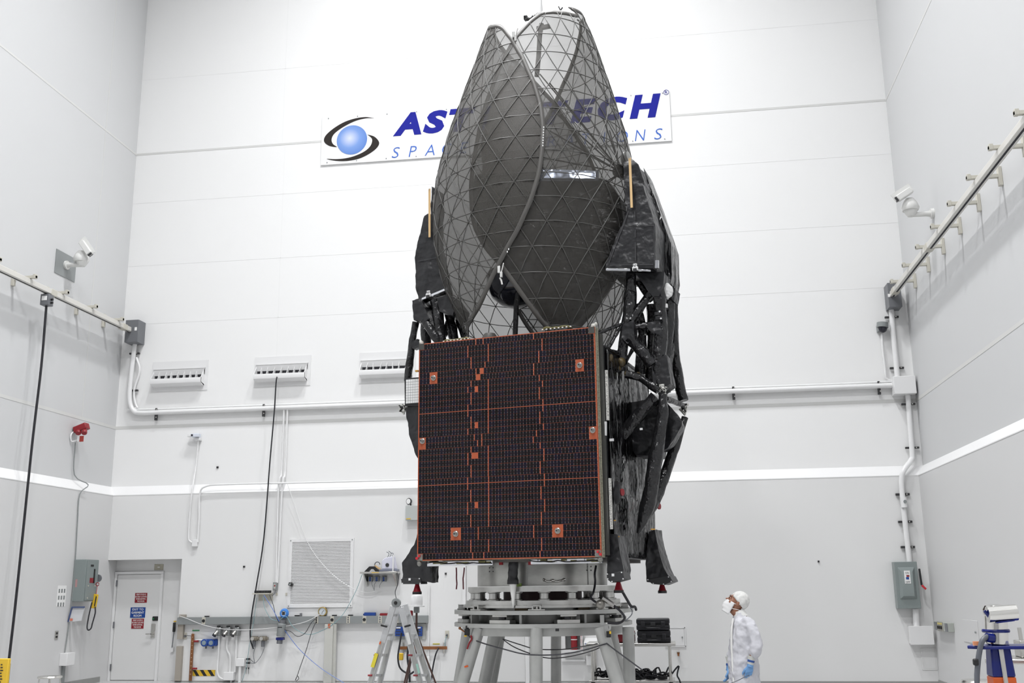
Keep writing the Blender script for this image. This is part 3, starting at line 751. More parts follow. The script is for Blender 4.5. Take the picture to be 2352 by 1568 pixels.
# ---------------------------------------------------------------- right truss
R_T = [([(1450, 628, 1.0), (1447, 700, 1.0), (1434, 775, 1.0), (1425, 850, 1.0)], .072), ([(1497, 668, 1.1), (1450, 738, 1.0)], .062), ([(1512, 655, 1.05), (1519, 745, 1.05), (1512, 850, 1.05), (1519, 893, 1.05)], .082),
       ([(1545, 650, 1.9), (1548, 780, 1.9), (1558, 870, 1.9), (1570, 920, 1.9)], .062), ([(1447, 775, .95), (1500, 838, 1.0)], .078), ([(1432, 752, .98), (1500, 747, 1.05)], .045),
       ([(1428, 744, .9), (1372, 766, .6)], .020), ([(1427, 748, .9), (1384, 822, .6)], .024), ([(1378, 804, .6), (1420, 808, .9)], .022), ([(1475, 770, 1.5), (1470, 858, 1.5)], .065),
       ([(1497, 700, 1.6), (1500, 780, 1.6), (1494, 880, 1.6)], .075), ([(1535, 690, 1.5), (1530, 800, 1.5), (1524, 900, 1.5)], .085), ([(1460, 640, 1.4), (1500, 690, 1.5)], .05), ([(1420, 860, 1.2), (1455, 800, 1.3)], .028), ([(1462, 700, 1.5), (1478, 770, 1.5)], .06), ([(1545, 790, 1.9), (1528, 870, 1.3)], .05)]
for pts, r in R_T: tubeS('truss_tube', pts, r)
blanket_box('truss_gusset', [(1458, 627), (1526, 624), (1522, 655), (1514, 680), (1498, 680), (1480, 655)], 0.95, 0.4)
blanket_box('truss_gusset', [(1430, 745), (1455, 735), (1457, 780), (1440, 790), (1428, 775)], 0.9, 0.2)
blanket_box('truss_gusset', [(1488, 740), (1515, 735), (1522, 775), (1507, 765), (1486, 752)], 0.95, 0.2)
blanket_box('truss_gusset', [(1495, 835), (1530, 815), (1540, 880), (1520, 895), (1500, 880)], 0.98, 0.3)
blanket_box('truss_gusset', [(1540, 655), (1551, 662), (1547, 690), (1538, 685)], 1.4, 0.3)
MB().ball(S(1532, 668, 1.1), (0.075, 0.06, 0.105), 16, 12).cbox(S(1527, 702, 1.05), (0.07, 0.03, 0.05)).build('white_bag', mat('white_cover', (0.78, 0.78, 0.77), 0.6, bump=0.6, bscale=14), SAT, wr=(2, 0.03, 0.06))
for x, y in ((1512, 720), (1513, 730)): MB().cbox(S(x, y, 0.93), (0.085, 0.03, 0.045)).build('blanket_patch', M_MLIM, SAT, bevel=0.006)
for x, y in ((1515, 715), (1518, 731)): MB().cyl(S(x, y, 0.92), S(x, y, 0.90), 0.012, 10).build('white_button', M_WHITE, SAT)
# amber-taped joints
for x, y, v, s in ((1426, 832, .9, 1.2), (1400, 822, .5, 1.0), (1440, 858, .95, .7), (1466, 862, 1.1, .8), (1420, 845, .9, .8)):
    MB().ball(S(x, y, v), (0.05*s, 0.05, 0.055*s), 10, 8).build('taped_joint', mat('taped_joint', srgb(70, 58, 30), 0.4, var=0.8, vscale=18, bump=0.5, bscale=20), SAT, wr=(1, 0.02, 0.05))
# hub fitting and folded arm on the bus side
M_FIT = mat('fitting_metal', (0.62, 0.62, 0.58), 0.3, 0.7)
def hub_fit(x, y, v, s):
    c = S(x, y, v); o = MB().cbox(c, (0.06*s, 0.06, 0.10*s)).cyl(c+V(-.07*s, 0, .05*s), c+V(.07*s, 0, .05*s), 0.018*s, 8).cyl(c+V(-.05*s, -.02, .0), c+V(.02*s, 0, -.09*s), 0.016*s, 8).cyl(c+V(.05*s, -.02, .02), c+V(.01*s, 0, -.09*s), 0.014*s, 8).build('hinge_hub', M_FIT, SAT, bevel=0.004)
    for k in range(6): MB().cyl(c+V(random.uniform(-.06, .06)*s, -.05, random.uniform(-.06, .06)*s), c+V(random.uniform(-.06, .06)*s, -.02, random.uniform(-.06, .06)*s), 0.011*s, 6).build('bolt', M_CHROME if k % 2 else M_BLACK, o)
hub_fit(1521, 893, 1.0, 1.1); hub_fit(1570, 938, 1.9, 1.0); hub_fit(926, 938, 1.0, .9)
tubeS('folded_arm', [(1507, 912, .95), (1468, 952, .95), (1427, 1000, .95)], .085)
tubeS('folded_arm', [(1523, 905, .9), (1521, 960, .9), (1506, 1050, .9), (1490, 1150, .9), (1466, 1224, .9)], [.05, .068, .08, .088, .092, .085, .02])
tubeS('folded_arm', [(1573, 958, 1.7), (1545, 1040, 1.6), (1512, 1130, 1.4), (1470, 1218, 1.0)], [.045, .06, .068, .07, .07, .02])
blanket_box('diamond_cover', [(1523, 915), (1567, 965), (1566, 978), (1534, 1028), (1512, 1045), (1505, 990)], 1.1, 0.35, back_scale=0.75)
blanket_box('equipment_cover', [(1440, 925), (1500, 915), (1525, 960), (1512, 1046), (1460, 1046), (1436, 1000)], 1.35, 0.4)
tubeS('side_bar', [(1437, 858, .9), (1470, 868, .95), (1512, 897, .95)], .05)
tubeS('side_bar', [(1530, 915, 1.1), (1568, 930, 1.8)], .035)
for x, y, v in ((1424, 1131, .5), (1509, 1163, 2.2)):
    c = S(x, y, v); o = MB().cyl(c+V(-.045, -.02, 0), c+V(.03, -.04, 0), 0.022, 14).build('red_capped_port', M_RED, SAT)
    MB().cyl(c+V(.03, -.04, 0), c+V(.045, -.045, 0), 0.042, 14).build('flange', M_RED, o); MB().cyl(c+V(-.06, -.015, 0), c+V(-.045, -.02, 0), 0.034, 14).build('flange', M_WHITE, o)
blanket_box('port_pad', [(1411, 1105), (1420, 1104), (1424, 1150), (1414, 1158), (1409, 1140)], 0.32, 0.03)
MB().cbox(S(1405, 1010, 0.3), (0.05, 0.02, 0.03)).build('white_tab', M_WHITE, SAT); MB().cbox(S(1473, 985, 0.93), (0.035, 0.02, 0.025)).build('white_tab', M_WHITE, SAT)
for x, y in ((1418, 1232), (1419, 1262), (1410, 1195), (1500, 1215)): MB().cbox(S(x, y, 0.33), (0.05, 0.01, 0.012)).build('amber_tape', M_TAPE, SAT)

# ---------------------------------------------------------------- left truss, white array, struts
L_T = [([(1000, 690, 1.0), (1008, 740, 1.0), (1012, 790, 1.0)], .075), ([(955, 740, 1.0), (945, 800, 1.0), (938, 860, 1.0)], .052), ([(975, 735, .95), (1000, 772, .95), (1015, 790, 1.0)], .062), ([(1025, 690, 1.2), (1035, 740, 1.2), (1045, 790, 1.2)], .07),
       ([(1032, 680, 1.5), (1055, 740, 1.3), (1070, 785, 1.2)], .05), ([(975, 700, 1.5), (980, 790, 1.5)], .07), ([(962, 735, 1.2), (1000, 700, 1.2)], .05), ([(946, 795, 1.0), (940, 840, 1.0), (936, 875, 1.0)], .055), ([(1045, 700, 1.3), (1020, 770, 1.2)], .05)]
for pts, r in L_T: tubeS('truss_tube', pts, r)
blanket_box('truss_gusset', [(947, 690), (965, 683), (975, 705), (985, 732), (975, 738), (950, 735)], 0.9, 0.4)
blanket_box('truss_gusset', [(990, 690), (1030, 675), (1045, 700), (1040, 725), (1010, 715)], 0.95, 0.5)
blanket_box('truss_gusset', [(944, 786), (958, 778), (964, 792), (946, 800)], 0.9, 0.15)
blanket_box('left_lower_cover', [(932, 935), (965, 925), (965, 1060), (958, 1050), (940, 1000), (934, 960)], 0.6, 0.6)
blanket_box('left_frame', [(929, 868), (965, 866), (965, 932), (930, 932)], 0.55, 0.12, wr=(2, 0.01, .2))
a = S(933, 872, .54); b = S(964, 924, .54)
arr = MB().box(a.x, b.x, 0.535, 0.55, b.z, a.z).build('white_array', M_WHITE, SAT, smooth=None)
for k in range(1, 6): u = a.x+(b.x-a.x)*k/6; MB().box(u-.0015, u+.0015, 0.5335, 0.536, b.z, a.z).build('grid_line', M_GREY, arr, smooth=None)
for k in range(1, 9): w = b.z+(a.z-b.z)*k/9; MB().box(a.x, b.x, 0.5335, 0.536, w-.0015, w+.0015).build('grid_line', M_GREY, arr, smooth=None)
MB().cbox(S(958, 852, .5), (0.04, 0.04, 0.02)).build('amber_tape', M_TAPE, SAT)

# ---------------------------------------------------------------- thruster pods with red covers
def pod(poly_px, v, dv, foot_px, nz, v_nz):
    blanket_box('thruster_pod', poly_px, v, dv, M_MLIM, wr=(4, 0.03, 0.14))
    f = MB().prism([S(x, y, v-0.01) for x, y in foot_px], (0, dv*0.9, 0)).build('pod_foot', M_DARK, SAT, bevel=0.008)
    for x, y in foot_px:
        cx = sum(p[0] for p in foot_px)/len(foot_px); cy = sum(p[1] for p in foot_px)/len(foot_px)
        q = S(x+(cx-x)*0.12, y+(cy-y)*0.22, v-0.01); MB().cyl(q, q+V(0, -.006, 0), 0.008, 8).build('rivet', M_WHITE, f)
    c = S(*nz, v_nz)
    o = MB().lathe(c, (0, 0, 1), [(0.055, -0.055), (0.055, -0.025), (0.048, -0.02), (0.024, 0.06)], 18).build('nozzle_cover', M_NOZZLE, SAT)
    MB().cyl(c+V(0, 0, .06), c+V(0, 0, .13), 0.03, 14).build('nozzle_neck', M_BLACK, o)
    MB().lathe(c, (0, 0, 1), [(0.058, -0.06), (0.058, -0.03)], 18).build('nozzle_ring', M_BLACK, o)
pod([(958, 1225), (972, 1225), (993, 1290), (992, 1338), (925, 1330), (923, 1292), (952, 1250)], 0.42, 0.2, [(920, 1326), (966, 1327), (968, 1341), (922, 1341)], (958, 1353), 0.5)
pod([(1393, 1225), (1418, 1228), (1424, 1268), (1432, 1308), (1430, 1318), (1394, 1318), (1395, 1260)], 0.30, 0.35, [(1393, 1316), (1430, 1311), (1434, 1330), (1405, 1338), (1394, 1330)], (1421, 1349), 0.45)
pod([(1490, 1220), (1504, 1215), (1512, 1260), (1525, 1305), (1540, 1330), (1525, 1342), (1485, 1336), (1483, 1295)], 1.9, 0.4, [(1484, 1330), (1538, 1322), (1545, 1335), (1525, 1343), (1498, 1341)], (1521, 1351), 2.1)
c = S(952, 1330, .4); MB().cbox(S(941, 1330, .395), (0.03, 0.01, 0.028)).build('white_tab', M_WHITE, SAT); MB().cbox(S(1408, 1320, .28), (0.03, 0.01, 0.03)).build('white_tab', M_WHITE, SAT)
# centre horn: black sleeve and white cone
tubeS('horn_sleeve', [(1180, 1290, .35), (1178, 1315, .35), (1178, 1341, .35)], .062, M_MLIM, wr=(1, 0.012, .06))
c0 = S(1178, 1341, .35); c1 = S(1179, 1396, .35)
MB().lathe(c0, c1-c0, [(0.042, 0), (0.042, 0.01), (0.008, (c1-c0).length)], 20).build('white_cone', mat('white_ptfe', (0.82, 0.82, 0.80), 0.4), SAT)
# ================================================================== the payload stand
sc_ = S(1246, 1350, 1.38); SCW = SO + RS @ Vector((sc_.x, 1.38, 0)); SCW.z = 0
STAND = thing('payload_stand', 'silvery aluminium stand of rings and splayed tubular legs under the satellite', 'stand', SCW)
def zf(py, r): return S(1246, py, 1.38-r).z
def ringprof(r0, r1, z0, z1): return [(r0, z0), (r1, z0), (r1, z1), (r0, z1), (r0, z0)]
def ring(name, r0, r1, z0, z1, mt=M_ALU, n=48, bev=0.004):
    mb = MB(); mb.lathe(SCW, (0, 0, 1), ringprof(r0, r1, z0, z1), n, cap=False)
    return mb.build(name, mt, STAND, smooth=30)
ZT = WB-0.03
z_a0 = zf(1345, .83)
ADP = ring('adapter_cylinder', 0.74, 0.825, z_a0, ZT, M_ALUC, 64)
def cyl_pt(r, px, z):
    """point on a cylinder of radius r round the stand axis seen at pixel column px"""
    best = None
    for k in range(-90, 91):
        a = math.radians(k) + math.atan2(-SCW.x, SCW.y)*0
        p = SCW + Vector((r*math.sin(a), -r*math.cos(a), z)); d = p-CAM
        x = 1176 + F_PX*d.dot(_r)/d.dot(_fw)
        if best is None or abs(x-px) < best[0]: best = (abs(x-px), p, a)
    return best[1], best[2]
for px in (1211, 1350):
    p, a = cyl_pt(0.828, px, (z_a0+ZT)/2); MB().cbox(p, (0.006, 0.01, ZT-z_a0-0.02), Matrix.Rotation(a, 3, 'Z')).build('seam_strip', M_ALUP, ADP)
for px0 in (1124, 1349):
    for dx in (0, 9):
        for dz in (0, 0.045):
            p, a = cyl_pt(0.826, px0+dx, ZT-0.10+dz); n = Vector((math.sin(a), -math.cos(a), 0)); MB().cyl(p, p+n*0.004, 0.008, 8).build('bolt', M_DARK, ADP)
# curved grab handle
hp = [cyl_pt(0.84+o, px, z_a0+0.06+dz)[0] for px, o, dz in ((1249, 0, .01), (1254, .03, .0), (1262, .035, -.012), (1271, .035, .0), (1280, .035, -.012), (1290, .03, .0), (1296, 0, .01))]
MB().tube(smoothpts(hp, 4), 0.010, 8).build('grab_handle', M_STEEL, ADP)
for q in (hp[0], hp[-1], hp[3]): MB().ball(q, 0.018, 10, 8).build('handle_mount', M_CHROME, ADP)
p, a = cyl_pt(0.83, 1192, z_a0+0.01); MB().cbox(p, (0.06, 0.012, 0.045), Matrix.Rotation(a, 3, 'Z')).build('green_note', mat('green_note', srgb(170, 200, 110), 0.6), ADP)
z1a, z1b = zf(1358, .95), zf(1346, .95)
ring('upper_flange', 0.70, 0.95, z1a, z1b)
z2a, z2b = zf(1390, .98), zf(1379, .98)
ring('bearing_ring', 0.70, 0.98, z2a, z2b)
ring('bearing_ring_step', 0.72, 1.01, zf(1396, 1.0), z2a)
spool = MB().lathe((0, 0, 0), (0, 0, 1), [(0.075, 0), (0.075, 0.012), (0.055, 0.02), (0.055, z1a-z2b-0.02), (0.075, z1a-z2b-0.012), (0.075, z1a-z2b)], 18).mesh('spacer_column', smooth=40); spool.materials.append(M_ALU)
for k in range(16):
    a = 2*math.pi*(k+0.35)/16; pinst(spool, 'spacer_column', STAND, SCW+Vector((0.86*math.sin(a), -0.86*math.cos(a), z2b)))
MB().lathe(SCW, (0, 0, 1), [(0.5, z2b), (0.5, z1a)], 24).build('inner_drum', mat('dark_maroon', srgb(48, 14, 18), 0.5), STAND)
z3a, z3b = zf(1412, 1.14), zf(1402.5, 1.14)
ring('wide_plate', 0.80, 1.14, z3a, z3b, M_ALUP, 16)
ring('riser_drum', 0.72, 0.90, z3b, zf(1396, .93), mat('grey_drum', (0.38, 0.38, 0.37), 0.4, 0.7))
z4a, z4b = zf(1443, 1.12), zf(1433.5, 1.12)
ring('lower_plate', 0.80, 1.12, z4a, z4b, M_ALUP, 24)
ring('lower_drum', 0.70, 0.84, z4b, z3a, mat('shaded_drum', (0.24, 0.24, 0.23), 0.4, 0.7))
ring('apron', 0.94, 1.00, zf(1462, 1.0), z4a, M_ALUP, 32)
# clamps above the wide plate and levelling blocks below it
for k in range(8):
    a = 2*math.pi*(k+0.06)/8; n = Vector((math.sin(a), -math.cos(a), 0)); Rm = Matrix.Rotation(a, 3, 'Z')
    c = SCW+n*1.03
    o = MB()
    h = zf(1389, 1.0)-z3b
    for s in (-1, 1): o.cbox(c+Rm @ V(s*.045, 0, 0)+V(0, 0, z3b+h/2), (0.018, 0.09, h), Rm)
    o.cbox(c+V(0, 0, z3b+h-.009), (0.108, 0.09, 0.018), Rm); o.cbox(c+V(0, 0, z3b+.009), (0.2, 0.1, 0.018), Rm)
    cl = o.build('clamp_frame', M_ALU, STAND, bevel=0.004)
    MB().cyl(c+V(0, 0, z3b+.02), c+V(0, 0, z3b+h-.02), 0.02, 10).build('clamp_screw', M_STEEL, cl)
    a2 = a+math.pi/8*0.9; n2 = Vector((math.sin(a2), -math.cos(a2), 0)); R2 = Matrix.Rotation(a2, 3, 'Z'); c2 = SCW+n2*1.0; hh = z3a-z4b
    lb = MB().cbox(c2+V(0, 0, z4b+hh*.22), (0.28, 0.14, hh*.44), R2).cbox(c2+V(0, 0, z3a-hh*.12), (0.2, 0.14, hh*.24), R2).build('levelling_block', M_ALU, STAND, bevel=0.004)
    MB().cyl(c2+V(0, 0, z4b+hh*.4), c2+V(0, 0, z3a-hh*.2), 0.045, 14).build('levelling_screw', M_DARK, lb)
    a3 = a+math.pi/8*1.5; n3 = Vector((math.sin(a3), -math.cos(a3), 0)); R3 = Matrix.Rotation(a3, 3, 'Z')
    MB().cbox(SCW+n3*0.96+V(0, 0, (z4b+z3a)/2), (0.03, 0.1, hh), R3).build('web_plate', M_ALUP, STAND)
    MB().cbox(SCW+n3*0.955+V(0, 0, z3b+.03), (0.16, 0.05, 0.06), R3).build('dark_recess_block', mat('recess_shade_brown', srgb(70, 58, 40), 0.4, 0.5), STAND, bevel=0.004)  # dark pieces added to imitate shaded recesses above the wide plate
# a bright square post at the right front
pa = SO+RS@S(1383, 1412, .45); pb = SO+RS@S(1383, 1434, .45)
MB().cbox((pa+pb)/2, (0.045, 0.045, (pa-pb).length)).build('square_post', M_ALUP, STAND)
def leg(t, b, v, r, name='leg', foot=True):
    A, B = S(*t, v), S(*b, v); d = B-A; B = A + d*((A.z-0.02)/(A.z-B.z))
    A, B = SO+RS@A, SO+RS@B
    MB().cyl(A, B, r, 20).build(name, M_ALUP, STAND)
    if foot: MB().cyl(Vector((B.x, B.y, 0)), Vector((B.x, B.y, 0.025)), 0.14, 20).build('foot_pad', M_STEEL, STAND)
leg((1232, 1440), (1232, 1568), 0.36, 0.073)
leg((1101, 1440), (1063, 1568), 0.55, 0.074)
leg((1380, 1440), (1418, 1568), 0.50, 0.080)
leg((1443, 1440), (1446, 1568), 1.25, 0.072)
leg((1073, 1440), (1052, 1568), 1.35, 0.060)
leg((1140, 1440), (1113, 1568), 1.9, 0.085)
leg((1153, 1440), (1131, 1568), 2.2, 0.062)
leg((1277, 1440), (1277, 1568), 2.4, 0.070)
leg((1404, 1440), (1432, 1568), 2.1, 0.060)
p = SO+RS@S(1071, 1530, .47); MB().cbox(p, (0.045, 0.012, 0.02), Matrix.Rotation(-.25, 3, 'Y')).build('orange_sticker', M_ORANGE, STAND)

# cables and small fittings on the stand, each fixed to it
def scable(name, pts, r, mt, v=None, parent=STAND):
    P = [SO+RS@S(q[0], q[1], q[2] if len(q) > 2 else v) for q in pts]
    return MB().tube(smoothpts(P, 5), r, 7).build(name, mt, parent)
scable('ground_strap', [(1369, 1299, .55), (1366, 1318, .5), (1367, 1337, .5), (1363, 1360, .42), (1357, 1370, .4), (1362, 1378, .36), (1375, 1386, .32)], 0.013, M_CABLE)
MB().ball(SO+RS@S(1379, 1388, .3), 0.055, 14, 10).build('motor_knob', mat('dark_steel', (0.25, 0.24, 0.22), 0.35, 0.8), STAND)
scable('valve_tube', [(1385, 1373, .3), (1400, 1383, .3), (1411, 1391, .3)], 0.03, M_STEEL)
scable('drive_cable', [(1411, 1391, .3), (1424, 1402, .25), (1434, 1415, .2), (1432, 1424, .25), (1420, 1431, .3), (1396, 1430, .3)], 0.014, M_CABLE)
scable('sensor_cable', [(1430, 1359, .5), (1441, 1378, .5), (1450, 1392, .5), (1458, 1393, .55), (1461, 1400, .6)], 0.016, M_CABLE)
scable('sensor_cable', [(1448, 1395, .5), (1452, 1403, .45), (1450, 1412, .4), (1437, 1425, .3)], 0.006, M_CABLEG)
dp = [(1058, 1443, .5), (1072, 1455, .5), (1087, 1468, .5), (1120, 1480, .45), (1160, 1491, .36), (1200, 1501, .28), (1240, 1504, .26), (1290, 1502, .28), (1340, 1493, .35), (1395, 1477, .42)]
scable('loose_lead', dp, 0.008, M_CABLED)
scable('loose_lead', [(1155, 1467, 2.1), (1195, 1480, 2.0), (1232, 1490, 1.9), (1290, 1491, 1.9), (1340, 1484, 1.2), (1372, 1478, .6)], 0.007, M_CABLED)
scable('loose_lead', [(1155, 1468, 2.1), (1180, 1485, 2.0), (1217, 1500, 2.0), (1260, 1511, 2.0), (1310, 1507, 1.7), (1360, 1494, 1.0), (1390, 1480, .5)], 0.007, M_CABLED)
scable('loose_lead', [(1395, 1478, .42), (1410, 1490, .4), (1440, 1512, .35), (1475, 1538, .3)], 0.008, M_CABLED)
c = SO+RS@S(1073, 1451, .5); o = MB().cbox(c, (0.06, 0.05, 0.075)).cyl(c+V(-.0, 0, .035), c+V(0, 0, .075), 0.02, 10).build('limit_switch', M_BLACK, STAND, bevel=0.006)
MB().cbox(c+V(-.015, -.02, -.045), (0.03, 0.03, 0.015)).build('yellow_tip', M_YELLOW, o)
MB().tube([c+V(-.09, 0, .04), c+V(-.03, 0, 0)], 0.008, 6).ball(c+V(-.09, 0, .045), 0.018, 8, 6).build('switch_lever', M_COPPER, o)
scable('red_strap', [(1082, 1459, .47), (1083, 1468, .46), (1078, 1476, .46), (1073, 1490, .46)], 0.011, M_RED)
c = SO+RS@S(1398, 1456, .4); o = MB().cbox(c, (0.05, 0.05, 0.07)).build('limit_switch', M_BLACK, STAND, bevel=0.006); MB().cbox(c+V(.02, -.02, .02), (0.02, 0.03, 0.03)).build('yellow_tip', M_YELLOW, o)
MB().tube(smoothpts([c+V(0, 0, .03), c+V(.02, 0, .07), c+V(.01, 0, .11), c+V(-.03, 0, .12)], 4), 0.012, 8).build('switch_lever', M_ALUP, o)
c = SO+RS@S(1280, 1446, .25); MB().cbox(c, (0.04, 0.03, 0.03)).build('black_stop', M_BLACK, STAND)
# ================================================================== things on the back wall
def wb_(px0, py0, px1, py1, dep, Y=YL, gap=0.0):
    A, B = W(px0, py0, Y), W(px1, py1, Y); return MB().box(A.x, B.x, Y-dep, Y-gap, B.z, A.z)
def one(mb, name, label, cat, loc, mt, **k):
    return tag(mb.build(name, mt, loc=loc, **k), label, cat)
def wthing(name, label, cat, px, py, Y=YL, group=None): return thing(name, label, cat, W(px, py, Y), group=group)
# ---------------- company sign
M_NAVY = mat('navy_print', srgb(40, 44, 146), 0.8, spec=0.1); M_MID = mat('mid_blue_print', srgb(78, 114, 196), 0.8, spec=0.1)
A = W(741, 272); B = W(1543, 322); zt = (W(743, 271).z+W(1540, 205).z)/2; zb = (W(738, 383).z+W(1546, 322).z)/2
SG = wthing('company_sign', 'wide white company sign with navy letters behind the satellite', 'sign', 1140, 353, YB)
YS = YB-0.03
bd = MB().box(A.x, B.x, YS, YB-0.001, zb, zt).build('sign_board', mat('sign_white', (0.83, 0.83, 0.83), 0.45), SG, smooth=None, bevel=0.004)
scr = MB().cyl((0, 0, 0), (0, -0.008, 0), 0.011, 8).mesh('screw'); scr.materials.append(M_GREY)
for k in range(12):
    x = A.x+0.14+(B.x-A.x-0.28)*k/11
    for z in (zt-0.06, zb+0.05): pinst(scr, 'screw', SG, (x, YS, z))
MB().box((A.x+B.x)/2-.6, (A.x+B.x)/2-.594, YS-.001, YS, zb, zt).build('board_joint', M_SEAM, bd, smooth=None)
# word 1, letter by letter (widths in print proportion)
xa = W(902, 316, YS).x; xh = W(1519, 235, YS).x; cz = W(940, 287, YS).z; ch = 0.515
cz = ((W(940, 287, YS).z) + (W(1480, 241, YS).z))/2
wd = [('A', 1.0), ('S', .86), ('T', .92), ('R', .98), ('O', 1.12), ('T', .92), ('E', .88), ('C', 1.0), ('H', 1.06)]
tot = sum(w for _, w in wd)+0.035*8; kx = (xh-xa)/tot; x = xa
for ch_, w in wd:
    me = text_fit(ch_, (w-0.02)*kx, ch, shear=0.22, bold=0.052, extrude=0.002); me.materials.clear(); me.materials.append(M_NAVY)
    pinst(me, 'letter', SG, (x+w*kx/2, YS-0.003, cz), FACE_CAM); x += (w+0.035)*kx
cz2 = (W(945, 350, YS).z+W(1500, 306, YS).z)/2
xs0, xs1 = W(909, 351, YS).x, W(1512, 306, YS).x
for k, ch_ in enumerate('SPACE OPERATIONS'):
    if ch_ == ' ': continue
    me = text_fit(ch_, {'I': .05, 'A': .21, 'O': .23, 'N': .22, 'C': .2}.get(ch_, .17), .235, shear=0.2, bold=-0.012, extrude=0.002); me.materials.clear(); me.materials.append(M_MID)
    pinst(me, 'letter', SG, (xs0+(xs1-xs0)*k/15, YS-0.003, cz2), FACE_CAM)
pz = W(1530, 212, YS)
me = text_fit('R', .05, .06, extrude=.002); me.materials.clear(); me.materials.append(M_NAVY); pinst(me, 'letter', SG, (pz.x, YS-.003, pz.z), FACE_CAM)
MB().tube([Vector((pz.x+.052*math.cos(t*math.pi/12), YS-.003, pz.z+.052*math.sin(t*math.pi/12))) for t in range(24)], 0.005, 4, closed=True).build('letter_ring', M_NAVY, SG)
# emblem: shaded blue disc and two dark crescents
def globe_mat():
    mt = bpy.data.materials.new('globe_print'); mt.use_nodes = True; nt = mt.node_tree; b = nt.nodes['Principled BSDF']; b.inputs['Roughness'].default_value = 0.45
    tc = nt.nodes.new('ShaderNodeTexCoord'); mp = nt.nodes.new('ShaderNodeMapping'); mp.inputs['Location'].default_value = (0.33*0.30, 0, -0.28*0.30); mp.inputs['Scale'].default_value = (2.1, 2.1, 2.1)
    gr = nt.nodes.new('ShaderNodeTexGradient'); gr.gradient_type = 'SPHERICAL'; rp = nt.nodes.new('ShaderNodeValToRGB')
    rp.color_ramp.elements[0].color = (*srgb(72, 118, 196), 1); rp.color_ramp.elements[1].color = (*srgb(214, 220, 240), 1); e = rp.color_ramp.elements.new(0.55); e.color = (*srgb(122, 156, 218), 1)
    nt.links.new(tc.outputs['Object'], mp.inputs[0]); nt.links.new(mp.outputs[0], gr.inputs[0]); nt.links.new(gr.outputs['Fac'], rp.inputs[0]); nt.links.new(rp.outputs[0], b.inputs['Base Color'])
    return mt
cg = W(808.3, 321.2, YS); rg = (W(843, 321, YS).x-W(773.5, 321, YS).x)/2
gm = MB().cyl((0, 0, 0), (0, -0.004, 0), rg, 64).mesh('emblem_globe'); gm.materials.append(globe_mat()); pinst(gm, 'emblem_globe', SG, (cg.x, YS, cg.z))
c4 = lambda x, y: W(730+x/6.357, 200+y/6.357, YS)
for pts in ([(820, 452), (700, 438), (560, 455), (400, 505), (250, 590), (130, 690), (90, 765), (110, 820), (180, 862), (278, 874), (225, 835), (200, 775), (225, 700), (300, 630), (420, 555), (560, 490), (700, 456)],
            [(725, 692), (820, 720), (880, 775), (895, 830), (850, 900), (740, 980), (600, 1045), (450, 1075), (330, 1080), (210, 1068), (132, 1047), (260, 1052), (400, 1040), (540, 1005), (680, 940), (760, 870), (792, 800), (785, 745)]):
    P = [c4(*q) for q in pts]; P = smoothpts(P+[P[0]], 4)[:-1]
    MB().prism([Vector((q.x, YS-.004, q.z)) for q in P], (0, .004, 0)).build('emblem_crescent', mat('charcoal_print', srgb(54, 50, 48), 0.8, spec=0.1), SG, smooth=None)
# ---------------- three air diffusers
for (x0, y0, x1, y1), lab in (((355, 849, 470, 886), 'white slotted air diffuser nearest the left corner'), ((590, 838, 706, 875), 'white slotted air diffuser with a black cable hanging from it'), ((831, 828, 947, 866), 'white slotted air diffuser partly hidden by the satellite')):
    t = wthing('air_diffuser', lab, 'vent', (x0+x1)/2, y1, YB, 'air diffusers on the back wall')
    a, b = W(x0, (y0+y1)/2), W(x1, (y0+y1)/2); zt, zb = W((x0+x1)/2, y0).z, W((x0+x1)/2, y1+2).z; zm = zb+(zt-zb)*0.42
    MB().box(a.x-.05, b.x+.07, YB-.012, YB-.001, zb-.09, zt+.18).build('mounting_plate', M_WHITE, t, smooth=None)
    MB().box(a.x-.02, b.x+.02, YB-.03, YB-.012, zt+.015, zt+.035).build('top_flange', M_WHITE, t, smooth=None)
    sec = [V(0, YB-.012, zb), V(0, YB-.12, zb+.01), V(0, YB-.17, zb+.05), V(0, YB-.18, zm-.03), V(0, YB-.17, zm), V(0, YB-.15, zm), V(0, YB-.155, zb+.06), V(0, YB-.012, zb+.03)]
    MB().prism([s+V(a.x, 0, 0) for s in sec], (b.x-a.x, 0, 0)).build('scoop', M_WHITE, t)
    for s in (a.x, b.x-.012): MB().prism([V(s, YB-.012, zb), V(s, YB-.17, zb+.05), V(s, YB-.175, zm), V(s, YB-.02, zt), V(s, YB-.012, zt)], (.012, 0, 0)).build('cheek', M_WHITE, t, smooth=None)
    MB().box(a.x+.02, b.x-.02, YB-.022, YB-.012, zm+.02, zm+(zt-zm)*0.42).build('dark_slot', M_HOLE, t, smooth=None)
    MB().prism([V(a.x, YB-.012, zt), V(a.x, YB-.06, zt-.01), V(a.x, YB-.03, zm+(zt-zm)*.42), V(a.x, YB-.012, zm+(zt-zm)*.42)], (b.x-a.x, 0, 0)).build('back_plate', M_WHITE, t, smooth=None)
    for k in range(1, 8):
        x = a.x+(b.x-a.x)*(k+random.uniform(-.12, .12))/8; lean = random.uniform(-.03, .03)
        MB().prism([V(x+lean, YB-.02, zt), V(x, YB-.02, zm), V(x, YB-.15, zm)], (.007, 0, 0)).build('vane', M_WHITE, t, smooth=None)
